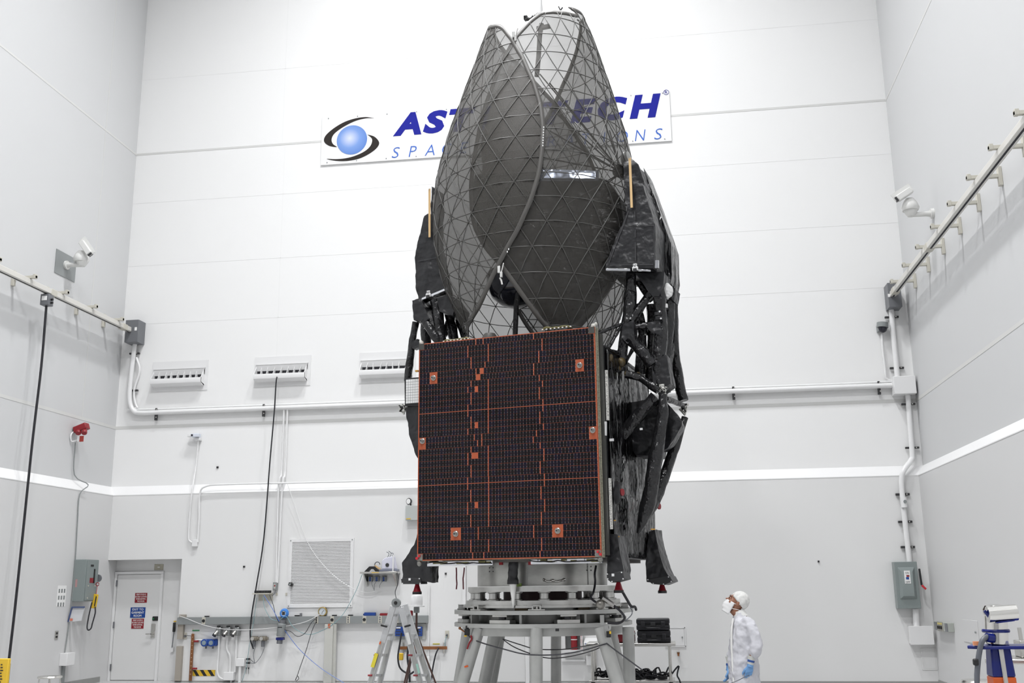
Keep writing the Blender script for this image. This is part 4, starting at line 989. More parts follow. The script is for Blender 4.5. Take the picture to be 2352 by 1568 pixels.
# ---------------- return-air grille with its louvres
t = wthing('return_air_grille', 'large square white louvred grille left of the satellite', 'vent', 742, 1393)
a, b = W(668, 1316), W(816, 1313); zt, zb = W(745, 1237).z, W(740, 1394).z
fw = 0.06
for bx in ((a.x, b.x, zt-fw, zt), (a.x, b.x, zb, zb+fw), (a.x, a.x+fw, zb+fw, zt-fw), (b.x-fw, b.x, zb+fw, zt-fw)):
    MB().box(bx[0], bx[1], YL-.025, YL-.001, bx[2], bx[3]).build('frame_bar', M_WHITE, t, smooth=None)
MB().box(a.x+fw, b.x-fw, YL-.004, YL-.001, zb+fw, zt-fw).build('backing', mat('grille_shadow', (0.33, 0.32, 0.30), 0.7), t, smooth=None)
nl = 42; pit = (zt-zb-2*fw)/nl
lv = MB().prism([V(a.x+fw, -.004, pit*.12), V(a.x+fw, -.022, -pit*.28), V(a.x+fw, -.022, -pit*.02), V(a.x+fw, -.004, pit*.62)], (b.x-a.x-2*fw, 0, 0)); lme = lv.mesh('louvre', off=((a.x+b.x)/2, 0, 0)); lme.materials.append(M_WHITE)
for k in range(nl): pinst(lme, 'louvre', t, ((a.x+b.x)/2, YL, zb+fw+pit*(k+.3)))
for cx in (a.x+.03, b.x-.03):
    for cz in (zb+.03, zt-.03): pinst(scr, 'screw', t, (cx, YL-.025, cz))
# ---------------- conduits
def pipe(name, label, pts, r, mt=M_CONDUIT, n=10, cat='conduit', sm=5):
    P = smoothpts(pts, sm) if sm else [Vector(p) for p in pts]
    t = thing(name, label, cat, P[0])
    MB().tube(P, r, n).build('pipe', mt, t)
    return t
def clamp(t, c, w, h, mt=M_DARK):
    MB().cbox(c, (w, .05, h)).build('clamp', mt, t, bevel=0.004); MB().cyl(Vector(c)+V(w*.28, -.026, 0), Vector(c)+V(w*.28, -.034, 0), .012, 8).build('clamp_screw', M_STEEL, t)
yc = YB-0.09; zc = (W(606, 938, yc).z+W(1686, 898, yc).z)/2
xl0 = W(300, 880, yc).x
t = pipe('conduit', 'thicker white conduit from the left grey box along the back wall', [V(xl0+.03, yc, W(302, 790, yc).z), V(xl0, yc, W(298, 860, yc).z), V(xl0, yc, W(297, 915, yc).z), V(xl0+.10, yc, zc+.06), V(xl0+.3, yc, zc), V(xl0+1, yc, zc), V(-5, yc, zc), V(0, yc, zc), V(W(2050, 885, yc).x, yc, zc)], .048)
for px in (360, 606, 1686, 2022):
    c = W(px, 920, yc); clamp(t, (c.x, yc+.02, zc-.10), .05, .12); clamp(t, (c.x, yc+.02, zc+.06), .04, .06)
for px, py in ((303, 811), (299, 896)): c = W(px, py, yc); clamp(t, (c.x+.04, yc+.04, c.z), .22, .035)
z2_ = zc+.075
t = pipe('conduit', 'thinner white conduit just above the thick one on the back wall', [V(xl0+.07, yc+.03, W(310, 820, yc).z), V(xl0+.16, yc+.03, W(312, 850, yc).z), V(xl0+.08, yc+.03, W(305, 890, yc).z), V(xl0+.09, yc+.03, W(304, 915, yc).z), V(xl0+.17, yc+.03, z2_+.05), V(xl0+.32, yc+.03, z2_), V(-6, yc+.03, z2_), V(0, yc+.03, z2_), V(W(2022, 880, yc).x, yc+.03, z2_), V(W(2035, 870, yc).x, yc+.03, z2_+.08), V(W(2028, 800, yc).x, yc+.03, W(2028, 800, yc).z), V(W(2026, 766, yc).x, yc+.03, W(2026, 766, yc).z)], .022)
for dx, lab in ((0, 'left one of two slim white conduits dropping beside the black cable'), (8, 'right one of two slim white conduits dropping beside the black cable')):
    p0, p1, p2 = W(652+dx, 948, yc), W(648+dx, 1080, yc), W(634+dx*.4, 1338, YL-.05)
    pp = pipe('conduit', lab, [V(p0.x, yc, zc-.04), V(p0.x, yc, p1.z), V(p0.x, YB-.18, ZLO+.25), V(p0.x-.02, YL-.05, ZLO-.1), V(p2.x, YL-.05, p2.z)], .018, n=8)
# thin conduit over the ledge, left
pp = pipe('conduit', 'slim white conduit running along the pale ledge to the satellite', [W(454, 1245, YL-.04), W(457, 1190, YL-.04), W(459, 1135, YL-.05), W(472, 1117, YB-.2), W(520, 1112, YB-.2), W(700, 1108, YB-.2), W(965, 1101, YB-.2)], .018, n=8)
pp = pipe('conduit', 'slim white conduit from the small wall camera down to a round box', [W(456, 1008, YB-.05), W(450, 1070, YB-.05), W(441, 1128, YB-.18), W(436, 1180, YL-.04), W(433, 1232, YL-.04), W(437, 1243, YL-.04), W(446, 1247, YL-.04)], .016, n=8)
one(wb_(444, 1239, 455, 1255, .06), 'junction_box', 'small white junction box at the foot of two slim conduits', 'box', W(450, 1255, YL), M_WHITE, bevel=.006)
t = wthing('wall_camera', 'small white wall camera above the ledge on the left', 'camera', 446, 1002, YB)
c = W(450, 1000, YB-.1); MB().cbox(c+V(0, 0, 0), (.16, .14, .07)).build('body', mat('pale_blue_white', (.72, .76, .84), .4), t, bevel=.01); MB().cbox(c+V(-.12, 0, 0), (.09, .1, .055)).build('hood', M_WHITE, t, bevel=.008)
MB().cyl(c+V(-.05, -.07, 0), c+V(-.05, -.08, 0), .02).build('lens', M_HOLE, t); MB().cbox(c+V(.03, .05, -.07), (.12, .1, .06)).build('bracket', M_WHITE, t, bevel=.008)
# ---------------- right-hand corner: box, drop conduit, white box, disconnect
t = wthing('junction_box', 'grey steel box where the right rail meets the back wall', 'box', 2050, 706, YB)
a, b = W(2037, 650, YB-.3), W(2057, 705, YB-.3)
MB().box(a.x, b.x+.12, YB-.32, YB-.001, b.z, a.z).build('body', M_GREYD, t, bevel=.006); q = W(2042, 678, YB-.33); MB().cbox((q.x-.0, YB-.322, q.z), (.04, .004, .06)).build('label_plate', M_PAPER, t)
t = wthing('junction_box', 'grey steel box where the left rail meets the back wall', 'box', 302, 788, YB)
a, b = W(300, 738, YB-.25), W(318, 786, YB-.25)
MB().box(a.x-.08, b.x, YB-.3, YB-.001, b.z-.0, a.z+.02).build('body', M_GREYD, t, bevel=.006); MB().cbox(((a.x+b.x)/2+.05, YB-.302, (a.z+b.z)/2+.05), (.05, .004, .07)).build('label_plate', M_PAPER, t)
t = pipe('conduit', 'white conduit dropping from the right grey box to the white box', [W(2047, 706, yc), W(2051, 760, yc), W(2057, 820, yc), W(2061, 868, yc)], .05)
for px, py in ((2049, 727), (2061, 844)): c = W(px, py, yc); clamp(t, c+V(0, .04, 0), .25, .035)
a, b = W(2051, 864, YB-.25), W(2106, 903, YB-.25)
wbx = one(MB().box(a.x, min(b.x, XR-.02), YB-.26, YB-.001, b.z, a.z), 'junction_box', 'white flat box in the right corner above the ledge', 'box', W(2080, 903, YB), M_WHITE, bevel=.008)
t = pipe('conduit', 'white conduit bending over the ledge to the grey disconnect', [W(2085, 902, YB-.1), W(2089, 960, YB-.1), W(2095, 1040, YB-.1), W(2093, 1056, YB-.12), W(2077, 1078, YB-.2), W(2071, 1098, YL-.08), W(2072, 1130, YL-.08), W(2079, 1200, YL-.08), W(2089, 1290, YL-.08)], .048)
for px, py, Y in ((2086, 928, YB), (2095, 1028, YB)): c = W(px, py, Y-.07); clamp(t, c, .24, .035)
for px, py in ((2073, 1135), (2079, 1198), (2085, 1256)): c = W(px, py, YL-.04); clamp(t, c, .24, .04)
c = W(2076, 1152, YL-.12); MB().cyl(c+V(0, 0, .08), c+V(0, 0, -.1), .055, 12).build('coupling', M_CONDUIT, t); MB().cyl(c+V(.01, -.05, .0), c+V(.01, -.065, 0), .03, 10).build('cap', M_GREY, t)
t = wthing('disconnect_switch', 'grey steel disconnect switch cabinet with red-tipped lever on the back wall', 'switch', 2085, 1398)
a, b = W(2049, 1290, YL-.2), W(2112, 1397, YL-.2); z0, z1 = b.z, a.z; x0, x1 = a.x+.03, b.x+.03
MB().box(x0, x1, YL-.2, YL-.001, z0, z1).build('cabinet', M_GREYG, t, bevel=.006)
i0, i1, j0, j1 = x0+.05, x1-.05, z0+.16, z1-.09
MB().hull2([V(i0, YL-.201, j0), V(i1, YL-.201, j0), V(i1, YL-.201, j1), V(i0, YL-.201, j1)], [V(i0+.05, YL-.25, j0+.05), V(i1-.05, YL-.25, j0+.05), V(i1-.05, YL-.25, j1-.08), V(i0+.05, YL-.25, j1-.08)]).build('raised_door', M_GREYG, t, bevel=.004)
cx = (i0+i1)/2; cz = (j0+j1)/2+.1
lp = MB().cbox((cx, YL-.252, cz), (.1, .004, .22)).build('label_plate', M_PAPER, t)
put_text('ON', lp, (cx, YL-.256, cz+.07), .06, .035, M_INK); put_text('OFF', lp, (cx, YL-.256, cz-.085), .07, .035, M_INK); MB().cbox((cx, YL-.255, cz-.02), (.05, .003, .04)).build('blue_mark', M_BLUE, lp); MB().cbox((cx+.01, YL-.255, cz+.02), (.05, .003, .03)).build('red_mark', M_RED, lp)
MB().beam((x1+.03, YL-.2, cz+.14), (x1+.035, YL-.24, cz-.14), .03, .03).build('lever', M_BLACK, t, bevel=.006)
MB().beam((x1+.035, YL-.24, cz-.14), (x1+.10, YL-.25, cz-.21), .03, .035).build('lever_tip', M_REDB, t, bevel=.006)
pipe('conduit', 'short pale conduit under the grey disconnect cabinet', [W(2103, 1398, YL-.08), W(2104, 1418, YL-.08), W(2105, 1440, YL-.08)], .055)
t = wthing('junction_box', 'white cover box low in the right corner below the disconnect', 'box', 2115, 1480); a, b = W(2087, 1438, YL-.1), W(2143, 1478, YL-.1)
MB().box(a.x, min(b.x, XRL-.01), YL-.16, YL-.001, b.z, a.z).build('body', M_WHITE, t, bevel=.008); MB().box(a.x-.012, min(b.x+.01, XRL-.01), YL-.17, YL-.16, b.z-.012, a.z+.008).build('cover', M_WHITE, t, bevel=.004)
t = wthing('access_panel', 'faint square white access panel low in the right corner', 'panel', 2135, 1534); a, b = W(2113, 1490), W(2158, 1534)
MB().box(a.x, min(b.x, XRL-.03), YL-.006, YL-.001, b.z, a.z).build('leaf', M_WALLLOW, t, bevel=.002)
for q in ((a.x-.02, min(b.x, XRL-.03)+.015, a.z, a.z+.02), (a.x-.02, min(b.x, XRL-.03)+.015, b.z-.02, b.z), (a.x-.02, a.x, b.z, a.z)): MB().box(q[0], q[1], YL-.012, YL-.001, q[2], q[3]).build('frame_bar', M_WALLLOW, t, smooth=None)
t = wthing('dome_camera', 'grey dome security camera with dark bubble near the right corner', 'camera', 2026, 768, YB)
c = W(2027, 752, YB-.12); MB().cbox(c+V(-.03, .05, 0), (.12, .14, .13)).build('bracket', M_GREY, t, bevel=.01); MB().cyl(c+V(0, 0, .0), c+V(.01, 0, .09), .105, 20).build('housing', M_GREY, t); MB().ball(c, (.085, .085, .1), 18, 10).build('bubble', mat('dark_bubble', (.02, .02, .03), .1), t)
one(wb_(1878, 1287, 1882, 1291, .02), 'wall_button', 'tiny black stud alone on the right part of the back wall', 'stud', W(1880, 1289, YL), M_BLACK)
one(wb_(559, 1299, 563, 1303, .02), 'wall_button', 'tiny black stud on the wall right of the recess', 'stud', W(561, 1301, YL), M_BLACK)
one(wb_(498, 1071, 502, 1075, .02, YB), 'wall_button', 'tiny black stud above the ledge below the left diffuser', 'stud', W(500, 1073, YB), M_BLACK)
one(wb_(1022, 1315, 1026, 1319, .02), 'wall_button', 'tiny black stud under the satellite beside the red streamers', 'stud', W(1024, 1317, YL), M_BLACK)

# ---------------- black cable hanging from the middle diffuser
def cable(name, label, pts, r, mt, cat='cable', n=6, sm=5):
    P = smoothpts(pts, sm); return tag(MB().tube(P, r, n).build(name, mt, loc=P[0]), label, cat)
cable('hanging_cable', 'long black cable hanging from the middle diffuser to above the floor', [W(637, 862, YB-.14), W(634, 880, YB-.22), W(630, 945, YB-.2), W(620, 1060, YB-.25), W(606, 1235, YB-.25), W(588, 1350, YB-.25), W(577, 1420, YB-.25), W(575, 1465, YB-.25), W(582, 1490, YB-.22)], .014, M_CABLE)
# ---------------- door in its recess
D = struct(thing('door_1', 'x', 'x', W(310, 1566, YR))); del D['label']; del D['category']
yd = YR
a, b = W(268, 1313, yd), W(377, 1311, yd)
lx0, lx1, lz = W(272, 1330, yd).x, W(371, 1330, yd).x, W(322, 1319, yd).z
DL = MB().box(lx0, lx1, yd-.03, yd-.001, .01, lz).build('door_leaf', mat('door_white', (.74, .74, .735), .4), D, bevel=.004)
for q in ((lx0-.055, lx0-.006, 0, lz+.006), (lx1+.006, lx1+.055, 0, lz+.006), (lx0-.055, lx1+.055, lz+.0065, lz+.055)): MB().box(q[0], q[1], yd-.05, yd-.001, q[2], q[3]).build('door_frame', M_WHITE, D, smooth=None)
for z in (.25, 1.05, 1.85): MB().cyl((lx0-.003, yd-.05, z-.06), (lx0-.003, yd-.05, z+.06), .016, 8).build('hinge', M_GREYD, D)
def dsign(name, px0, py0, px1, py1, mt, lines, wfr, parent=DL, Y=None):
    Y = Y or yd-.031; a, b = W(px0, py0, Y), W(px1, py1, Y); o = MB().box(a.x, b.x, Y-.005, Y, b.z, a.z).build(name, mt, parent, smooth=None); n = len(lines); h = a.z-b.z
    for k, s in enumerate(lines):
        put_text(s, o, ((a.x+b.x)/2, Y-.007, a.z-h*(k+.5)/n*.92-h*.04), (b.x-a.x)*wfr[k], h/n*.62, M_PAPER, bold=.01)
M_SRED = mat('sign_red', srgb(138, 24, 36), .4); M_SBLUE = mat('sign_blue', srgb(24, 66, 140), .4)
vr = ['VERIFY DOOR IS', 'SECURELY LATCHED', 'WHEN EXITING', 'THE ROOM']
dsign('red_notice', 311, 1361.5, 337, 1383.5, M_SRED, vr, (.82, .94, .8, .6)); dsign('blue_notice', 300.5, 1394.5, 333, 1418, M_SBLUE, ['EXIT TO', 'GARMENT', 'ROOM'], (.74, .84, .52)); dsign('red_notice', 303, 1420.5, 329.5, 1443, M_SRED, vr, (.82, .94, .8, .6))
c = W(352, 1448, yd-.03); lk = MB().cbox(c, (.085, .03, .27)).build('lock_plate', M_STEEL, DL, bevel=.006); MB().cyl(c+V(0, -.015, -.06), c+V(0, -.07, -.06), .018, 10).beam(c+V(0, -.06, -.06), c+V(-.12, -.06, -.06), .02, .02).build('lever', M_STEEL, lk)
c = W(357, 1420, yd-.03); kp = MB().cbox(c, (.12, .05, .085)).build('keypad', M_BLACK, DL, bevel=.015); MB().cyl(c+V(-.03, -.026, -.005), c+V(-.03, -.03, -.005), .018, 10).build('green_button', mat('green_button', srgb(30, 110, 60), .4), kp)
c = W(365, 1302, yd-.003); o = MB().cbox(c, (.19, .012, .115)).build('room_plate', mat('tan_plate', srgb(178, 174, 158), .5), D, bevel=.003); MB().cbox(c+V(0, -.008, 0), (.05, .004, .016)).build('plate_text', M_PAPER, o)
# things by the door
t = thing('handheld_tester', 'small black handheld tester on a cord right of the white door', 'tool', W(400, 1452, YR-.01))
c = W(400, 1440, YR-.05); MB().cbox(c, (.05, .05, .18)).build('body', M_BLACK, t, bevel=.015); MB().tube([c+V(0, 0, -.09), c+V(-.02, 0, -.38)], .008, 6).build('probe', M_CABLEG, t); MB().cbox(c+V(0, .02, .11), (.05, .02, .02)).build('hook', M_YELLOW, t); MB().cbox(c+V(-.02, .02, -.42), (.05, .03, .09)).build('white_tip', M_WHITE, t)
# ---------------- grey wireway along the wall and what is plugged in
zw0 = (W(412, 1434, YL-.1).z+W(980, 1430, YL-.1).z)/2; zw1 = (W(412, 1417, YL-.1).z+W(980, 1413, YL-.1).z)/2
xw0, xw1 = W(407, 1425, YL-.1).x, W(983, 1420, YL-.1).x
t = thing('wireway', 'long grey wireway with outlets running behind the ladder', 'wireway', (xw0, YL, zw0))
MB().box(xw0, xw1, YL-.11, YL-.001, zw0, zw1).build('trough', M_GREY, t, bevel=.004)
for px, k in ((468, 1), (727, 0), (763, 1), (800, 0), (837, 1), (873, 0), (911, 1)):
    c = W(px, 1423, YL-.11); c.z = (zw0+zw1)/2; o = MB().cbox(c+V(0, -.004, 0), (.07, .01, .13)).build('outlet_plate', M_BEIGE, t, bevel=.003)
    if k: MB().cyl(c+V(0, -.009, .0), c+V(0, -.016, 0), .03, 14).build('socket', M_BLACK, o)
    else:
        for dz in (-.04, 0, .04): MB().cyl(c+V(0, -.009, dz), c+V(0, -.013, dz), .015, 10).build('socket', M_GREYD if px != 727 else M_BLACK, o)
for px in (475, 682, 768, 805): c = W(px, 1423, YL-.06); MB().cbox((c.x, YL-.06, zw1+.012), (.09, .03, .022)).build('black_label', M_BLACK, t)
for z0, z1, k in ((zw0-.27, zw0, 0), (.03, zw0-.40, 1)): MB().box(xw0, xw0+.115, YL-.07, YL-.001, z0, z1).build('taupe_raceway', M_TAUPE, t, smooth=None)
MB().box(xw0+.02, xw0+.14, YL-.08, YL-.001, zw1, zw1+.05).build('end_cap', M_TAUPE, t, smooth=None)
# grey floor column under the wireway
a, b = W(747, 1500, YL-.12), W(766, 1500, YL-.12)
t = thing('floor_column', 'pale grey metal column standing under the wireway', 'column', (a.x, YL-.12, 0)); MB().box(a.x, b.x, YL-.2, YL-.115, 0, zw0-.01).build('column', mat('pale_grey', srgb(196, 196, 190), .4), t, bevel=.006); c = W(756, 1437, YL-.2); MB().cbox((c.x-.0, YL-.203, c.z), (.045, .004, .08)).build('orange_label', mat('rust_label', srgb(190, 105, 75), .5), t)
MB().box(b.x, b.x+.05, YL-.15, YL-.115, 0, zw0-.01).build('side_flange', mat('pale_grey', srgb(196, 196, 190), .4), t)
# copper bar standing on the left, green label, hazard tape
t = wthing('copper_bus_bar', 'upright drilled copper bar on the wall below the wireway', 'bus bar', 442, 1568); a, b = W(440, 1455, YL-.05), W(446.5, 1455, YL-.05)
MB().box(a.x, b.x, YL-.06, YL-.045, .03, a.z).build('bar', M_COPPER, t, bevel=.002)
for z in (a.z-.14, .25): MB().cyl((b.x, YL-.05, z), (b.x+.09, YL-.05, z), .018, 10).build('standoff', M_RED, t); MB().cyl((b.x-.02, YL-.05, z), (b.x-.02, YL-.001, z), .015, 10).build('standoff', M_RED, t)
for k in range(12): MB().cyl(((a.x+b.x)/2, YL-.0605, .15+k*.075), ((a.x+b.x)/2, YL-.0625, .15+k*.075), .009, 8).build('hole', mat('pale_copper', srgb(200, 170, 140), .5), t)
one(wb_(442, 1446, 458, 1449, .005), 'green_label', 'small green label strip on the wall below the wireway', 'label', W(450, 1448, YL), M_GREEN)
t = wthing('outlet', 'beige wall outlet plate beside the copper bar', 'outlet', 425, 1460); c = W(425, 1460, YL-.008); MB().cbox(c, (.075, .014, .12)).build('plate', M_BEIGE, t, bevel=.003); MB().cyl(c+V(.01, -.007, 0), c+V(.01, -.03, 0), .02, 10).build('plug', M_GREYD, t); MB().tube([c+V(.01, -.03, 0), c+V(.06, -.03, .005), c+V(.14, -.02, .0)], .006, 6).build('lead', M_CABLEG, t)
a, b = W(443, 1538, YL), W(494, 1552, YL); zt, zb = a.z, b.z
t = thing('hazard_tape', 'strip of yellow and black hazard tape low on the wall', 'tape', (a.x, YL, zb)); MB().box(a.x, b.x, YL-.004, YL-.001, zb, zt).build('tape', M_YELLOW, t, smooth=None)
L = b.x-a.x; sk = (zt-zb)*.75
for k in range(4):
    x = a.x+L*(k*.335-.02); q = [(x, zt), (x+L*.15, zt), (x+L*.15+sk, zb), (x+sk, zb)]; q = [(min(max(u, a.x), b.x), z) for u, z in q]
    MB().prism([V(u, YL-.0055, z) for u, z in q], (0, .0015, 0)).build('black_stripe', M_BLACK, t, smooth=None)
# three pin-and-sleeve sockets with conduits
for px, lab in ((500, 'grey pin-and-sleeve socket, left of three'), (521.5, 'grey pin-and-sleeve socket, middle of three'), (541.5, 'grey pin-and-sleeve socket, right of three')):
    t = wthing('power_socket', lab + ' under the wireway', 'socket', px+3, 1455, YL, 'pin-and-sleeve sockets'); c = W(px+4, 1446, YL-.08)+V(0, 0, -.03)
    MB().cbox(c, (.10, .12, .16)).build('body', mat('cast_grey', (.30, .31, .31), .35, .7), t, bevel=.02); MB().cyl(c+V(-.02, -.05, .0), c+V(-.05, -.10, -.06), .036, 14).build('sleeve', M_STEEL, t); MB().cyl(c+V(-.05, -.10, -.06), c+V(-.058, -.112, -.078), .039, 14).build('cap', M_BLACK, t); MB().cbox(c+V(0, -.04, .095), (.06, .03, .03)).build('black_tag', M_BLACK, t)
one(wb_(519, 1542, 541, 1561, .12), 'junction_box', 'white box low on the wall fed by three conduits', 'box', W(530, 1561, YL), M_WHITE, bevel=.008)
pipe('conduit', 'white conduit curving from the left socket to the low box', [W(503, 1456, YL-.05), W(502, 1500, YL-.05), W(499, 1535, YL-.05), W(502, 1552, YL-.05), W(511, 1559, YL-.05), W(520, 1559, YL-.05)], .018, n=8)
pipe('conduit', 'white conduit with an offset from the middle socket to the low box', [W(523, 1456, YL-.05), W(521, 1488, YL-.05), W(527, 1503, YL-.05), W(529, 1520, YL-.05), W(528, 1543, YL-.05)], .018, n=8)
pipe('conduit', 'straight white conduit from the right socket to the low box', [W(544, 1456, YL-.05), W(542, 1500, YL-.05), W(540, 1543, YL-.05)], .018, n=8)
pipe('conduit', 'short white conduit from the low box into the floor', [W(531, 1560, YL-.05), V(W(531, 1560, YL-.05).x, YL-.05, .06), V(W(531, 1560, YL-.05).x, YL-.05, .001)], .018, n=8)
# twin blue gauges
t = wthing('pressure_gauges', 'pair of round blue gauges below the wireway', 'gauge', 482, 1486); c = W(472, 1475, YL-.09)
MB().cbox(W(484, 1475, YL-.06), (.28, .1, .13)).build('housing', M_BLUE, t, bevel=.03)
for px in (471, 487):
    c = W(px, 1475.5, YL-.1); o = MB().cyl(c+V(0, .03, 0), c+V(0, -.05, 0), .07, 24).build('gauge_body', M_BLUE, t, bevel=.008); MB().cyl(c+V(0, -.05, 0), c+V(0, -.054, 0), .042, 20).build('dial', mat('dial', (.25, .32, .36), .2), o); MB().cyl(c+V(.01, .03, -.06), c+V(.01, .03, -.11), .018, 8).build('stub', M_GREYD, o)
pipe('conduit', 'short white conduit between the copper bar and blue gauges', [W(449, 1470, YL-.03), W(458, 1469, YL-.03), W(466, 1470, YL-.04)], .016, n=8)
# two regulators
for px, lab in ((583.5, 'brass-grey regulator on the left'), (604, 'brass-grey regulator on the right')):
    t = wthing('air_regulator', lab + ' of the pair below the wireway', 'regulator', px, 1484, YL, 'air regulators'); c = W(px, 1466, YL-.07)
    MB().cyl(c+V(-.06, 0, 0), c+V(.07, 0, 0), .045, 14).cyl(c+V(.07, 0, 0), c+V(.10, 0, 0), .03, 12).build('body', mat('cast_bronze', (.30, .27, .22), .35, .7), t); MB().cyl(c+V(-.01, -.04, 0), c+V(-.01, -.07, 0), .035, 16).build('gauge', M_STEEL, t); MB().cyl(c+V(.0, 0, -.04), c+V(.0, 0, -.15), .028, 12).build('bowl', M_GREYD, t)
one(wb_(546, 1511, 565, 1529, .1), 'junction_box', 'white box with two black plugs on its right side', 'box', W(555, 1529, YL), M_WHITE, bevel=.008)
for k, (y, lab) in enumerate(((1513, 'upper black plug on the side of the white box'), (1522, 'lower black plug on the side of the white box'))):
    c = W(566, y, YL-.05); one(MB().cyl(c, c+V(.07, -.0, 0), .017, 10), 'plug', lab, 'plug', c, M_BLACK)
cable('lead', 'thin grey lead from the left regulator to the white box', [W(588, 1470, YL-.08), W(586, 1485, YL-.08), W(582, 1505, YL-.08), W(585, 1521, YL-.08), W(580, 1518, YL-.06), W(574, 1513, YL-.05)], .005, M_CABLEG)
cable('lead', 'thin grey lead from the right regulator to the white box', [W(609, 1471, YL-.08), W(607, 1487, YL-.08), W(600, 1505, YL-.08), W(590, 1519, YL-.08), W(583, 1523, YL-.06), W(574, 1522, YL-.05)], .005, M_CABLEG)
for px, lab in ((565.5, 'left'), (571, 'right')): c = W(px, 1534, YL-.02); one(MB().ball(c, (.012, .018, .018), 8, 6).cyl(c+V(0, 0, -.01), c+V(0, 0, -.10), .003, 6), 'hanging_plug', '%s one of two tiny dangling plugs under the white box' % lab, 'plug', c, M_BLACK)
pipe('conduit', 'white square duct from the plug box to the floor', [W(552, 1529, YL-.06), V(W(552, 1529, YL-.06).x, YL-.06, .2), V(W(552, 1529, YL-.06).x, YL-.06, .001)], .03, n=4)
# grey and blue wall unit
t = wthing('pump_unit', 'grey canister with blue base hanging under the wireway', 'pump', 645, 1467); c = W(646, 1446, YL-.21); MB().cyl(c+V(0, .07, -.04), c+V(0, .209, -.04), .03, 10).build('wall_mount', M_GREYD, t)
MB().lathe(c, (.05, 0, 1), [(.075, -.12), (.08, -.1), (.08, .1), (.06, .12)], 18).build('canister', M_GREY, t); MB().cyl(c+V(.015, 0, .12), c+V(.02, 0, .18), .06, 16).build('top_cap', M_GREYD, t); MB().cbox(c+V(-.01, 0, -.16), (.14, .12, .05)).build('blue_base', M_BLUED, t, bevel=.01); MB().cyl(c+V(-.02, 0, -.18), c+V(-.025, 0, -.25), .055, 12).build('bowl', M_GREYD, t); MB().cbox(c+V(0, -.07, .05), (.08, .02, .015)).build('slot', M_BLACK, t)
# shelf with the black strip, outlet box and sensor
t = wthing('wall_shelf', 'small beige wall shelf carrying a black power strip', 'shelf', 603, 1376); a, b = W(583, 1362, YL-.12), W(622, 1369, YL-.12)
MB().box(a.x, b.x, YL-.2, YL-.001, a.z-.02, a.z).build('top', M_BEIGE, t, bevel=.003); MB().box(a.x+.06, b.x, YL-.02, YL-.001, a.z-.14, a.z-.02).build('back', M_BEIGE, t, smooth=None)
t2 = thing('power_strip', 'black power strip on the small beige shelf', 'power strip', ((a.x+b.x)/2, YL-.1, a.z)); MB().cbox(((a.x+b.x)/2, YL-.1, a.z+.025), (b.x-a.x-.02, .06, .05)).build('body', M_BLACK, t2, bevel=.006)
for k in range(5): MB().cbox((a.x+.05+k*.055, YL-.131, a.z+.025), (.03, .004, .03)).build('socket', M_DARK, t2)
t = wthing('outlet_box', 'grey surface outlet box at the end of twin conduits', 'outlet', 633, 1354); c = W(632.5, 1346, YL-.04); MB().cbox(c, (.08, .07, .15)).build('box', M_GREY, t, bevel=.006); MB().cbox(c+V(0, -.037, 0), (.045, .006, .09)).build('receptacle', M_STEEL, t); MB().cbox(c+V(0, -.041, .01), (.02, .006, .03)).build('switch', M_RED, t)
t = wthing('motion_sensor', 'small black sensor at the left edge of the louvred grille', 'sensor', 668, 1344); c = W(668, 1341.5, YL-.05); MB().cbox(c, (.075, .09, .06), Matrix.Rotation(.3, 3, 'Y')).build('body', M_BLACK, t, bevel=.01); MB().cyl(c+V(.0, -.045, 0), c+V(0, -.055, 0), .02).build('lens', M_GREY, t)
for px, lab in ((636, 'left one'), (658, 'right one')): one(wb_(px-2, 1361, px+2, 1367, .01), 'blank_plate', 'tiny pale wall plate, %s of two below the outlet box' % lab, 'plate', W(px, 1367, YL), M_BEIGE)
# blue coil, clock, items on the wireway
c = W(653, 1408, YL-.14)
t = thing('hose_coil', 'blue coiled hose hanging above the wireway', 'hose', c)
for k in range(4): MB().tube([c+V((.075-.006*k)*math.cos(q*math.pi/10), -.012*k, (.075-.006*k)*math.sin(q*math.pi/10)) for q in range(20)], .016, 7, closed=True).build('loop', mat('light_blue_hose', srgb(70, 135, 215), .4), t)
MB().cbox(c+V(0, -.04, 0), (.05, .02, .06)).build('fitting', M_DARK, t)
c = W(741, 1404, YL-.05)
t = thing('wall_clock', 'round gold-rimmed wall clock on the wireway below the grille', 'clock', c+V(0, 0, -.09)); MB().lathe(c, (0, -1, 0), [(.085, -.04), (.085, .02), (.07, .025), (.07, .012)], 32, cap=False).build('rim', mat('gold_rim', srgb(170, 145, 80), .3, .6), t); MB().cyl(c, c+V(0, -.012, 0), .07, 28).build('face', mat('clock_face', srgb(205, 212, 216), .4), t); MB().beam(c+V(0, -.016, 0), c+V(.03, -.016, .02), .005, .002, (0, 1, 0)).beam(c+V(0, -.016, 0), c+V(-.01, -.016, -.05), .004, .002, (0, 1, 0)).build('hands', M_INK, t)
for px, w, h, mt, nm, lab, ct in ((691, .03, .06, M_GREYD, 'grease_tube', 'small grey tube standing on the wireway', 'tube'), (850, .22, .06, M_BLUE, 'blue_plug', 'blue plug connector lying on the wireway', 'connector'), (882, .14, .045, M_RED, 'red_tool', 'dark red tool lying on the wireway left of the ladder', 'tool'), (914, .07, .10, M_BLUE, 'blue_plug', 'blue plug standing on the wireway behind the ladder', 'connector')):
    c = W(px, 1414, YL-.06); o = MB().cbox((c.x, YL-.06, zw1+h/2), (w, .06, h)).cyl((c.x-w*.6, YL-.06, zw1+h*.4), (c.x-w*.3, YL-.06, zw1+h*.4), h*.3, 8)
    one(o, nm, lab, ct, (c.x, YL-.06, zw1), mt, bevel=.008)
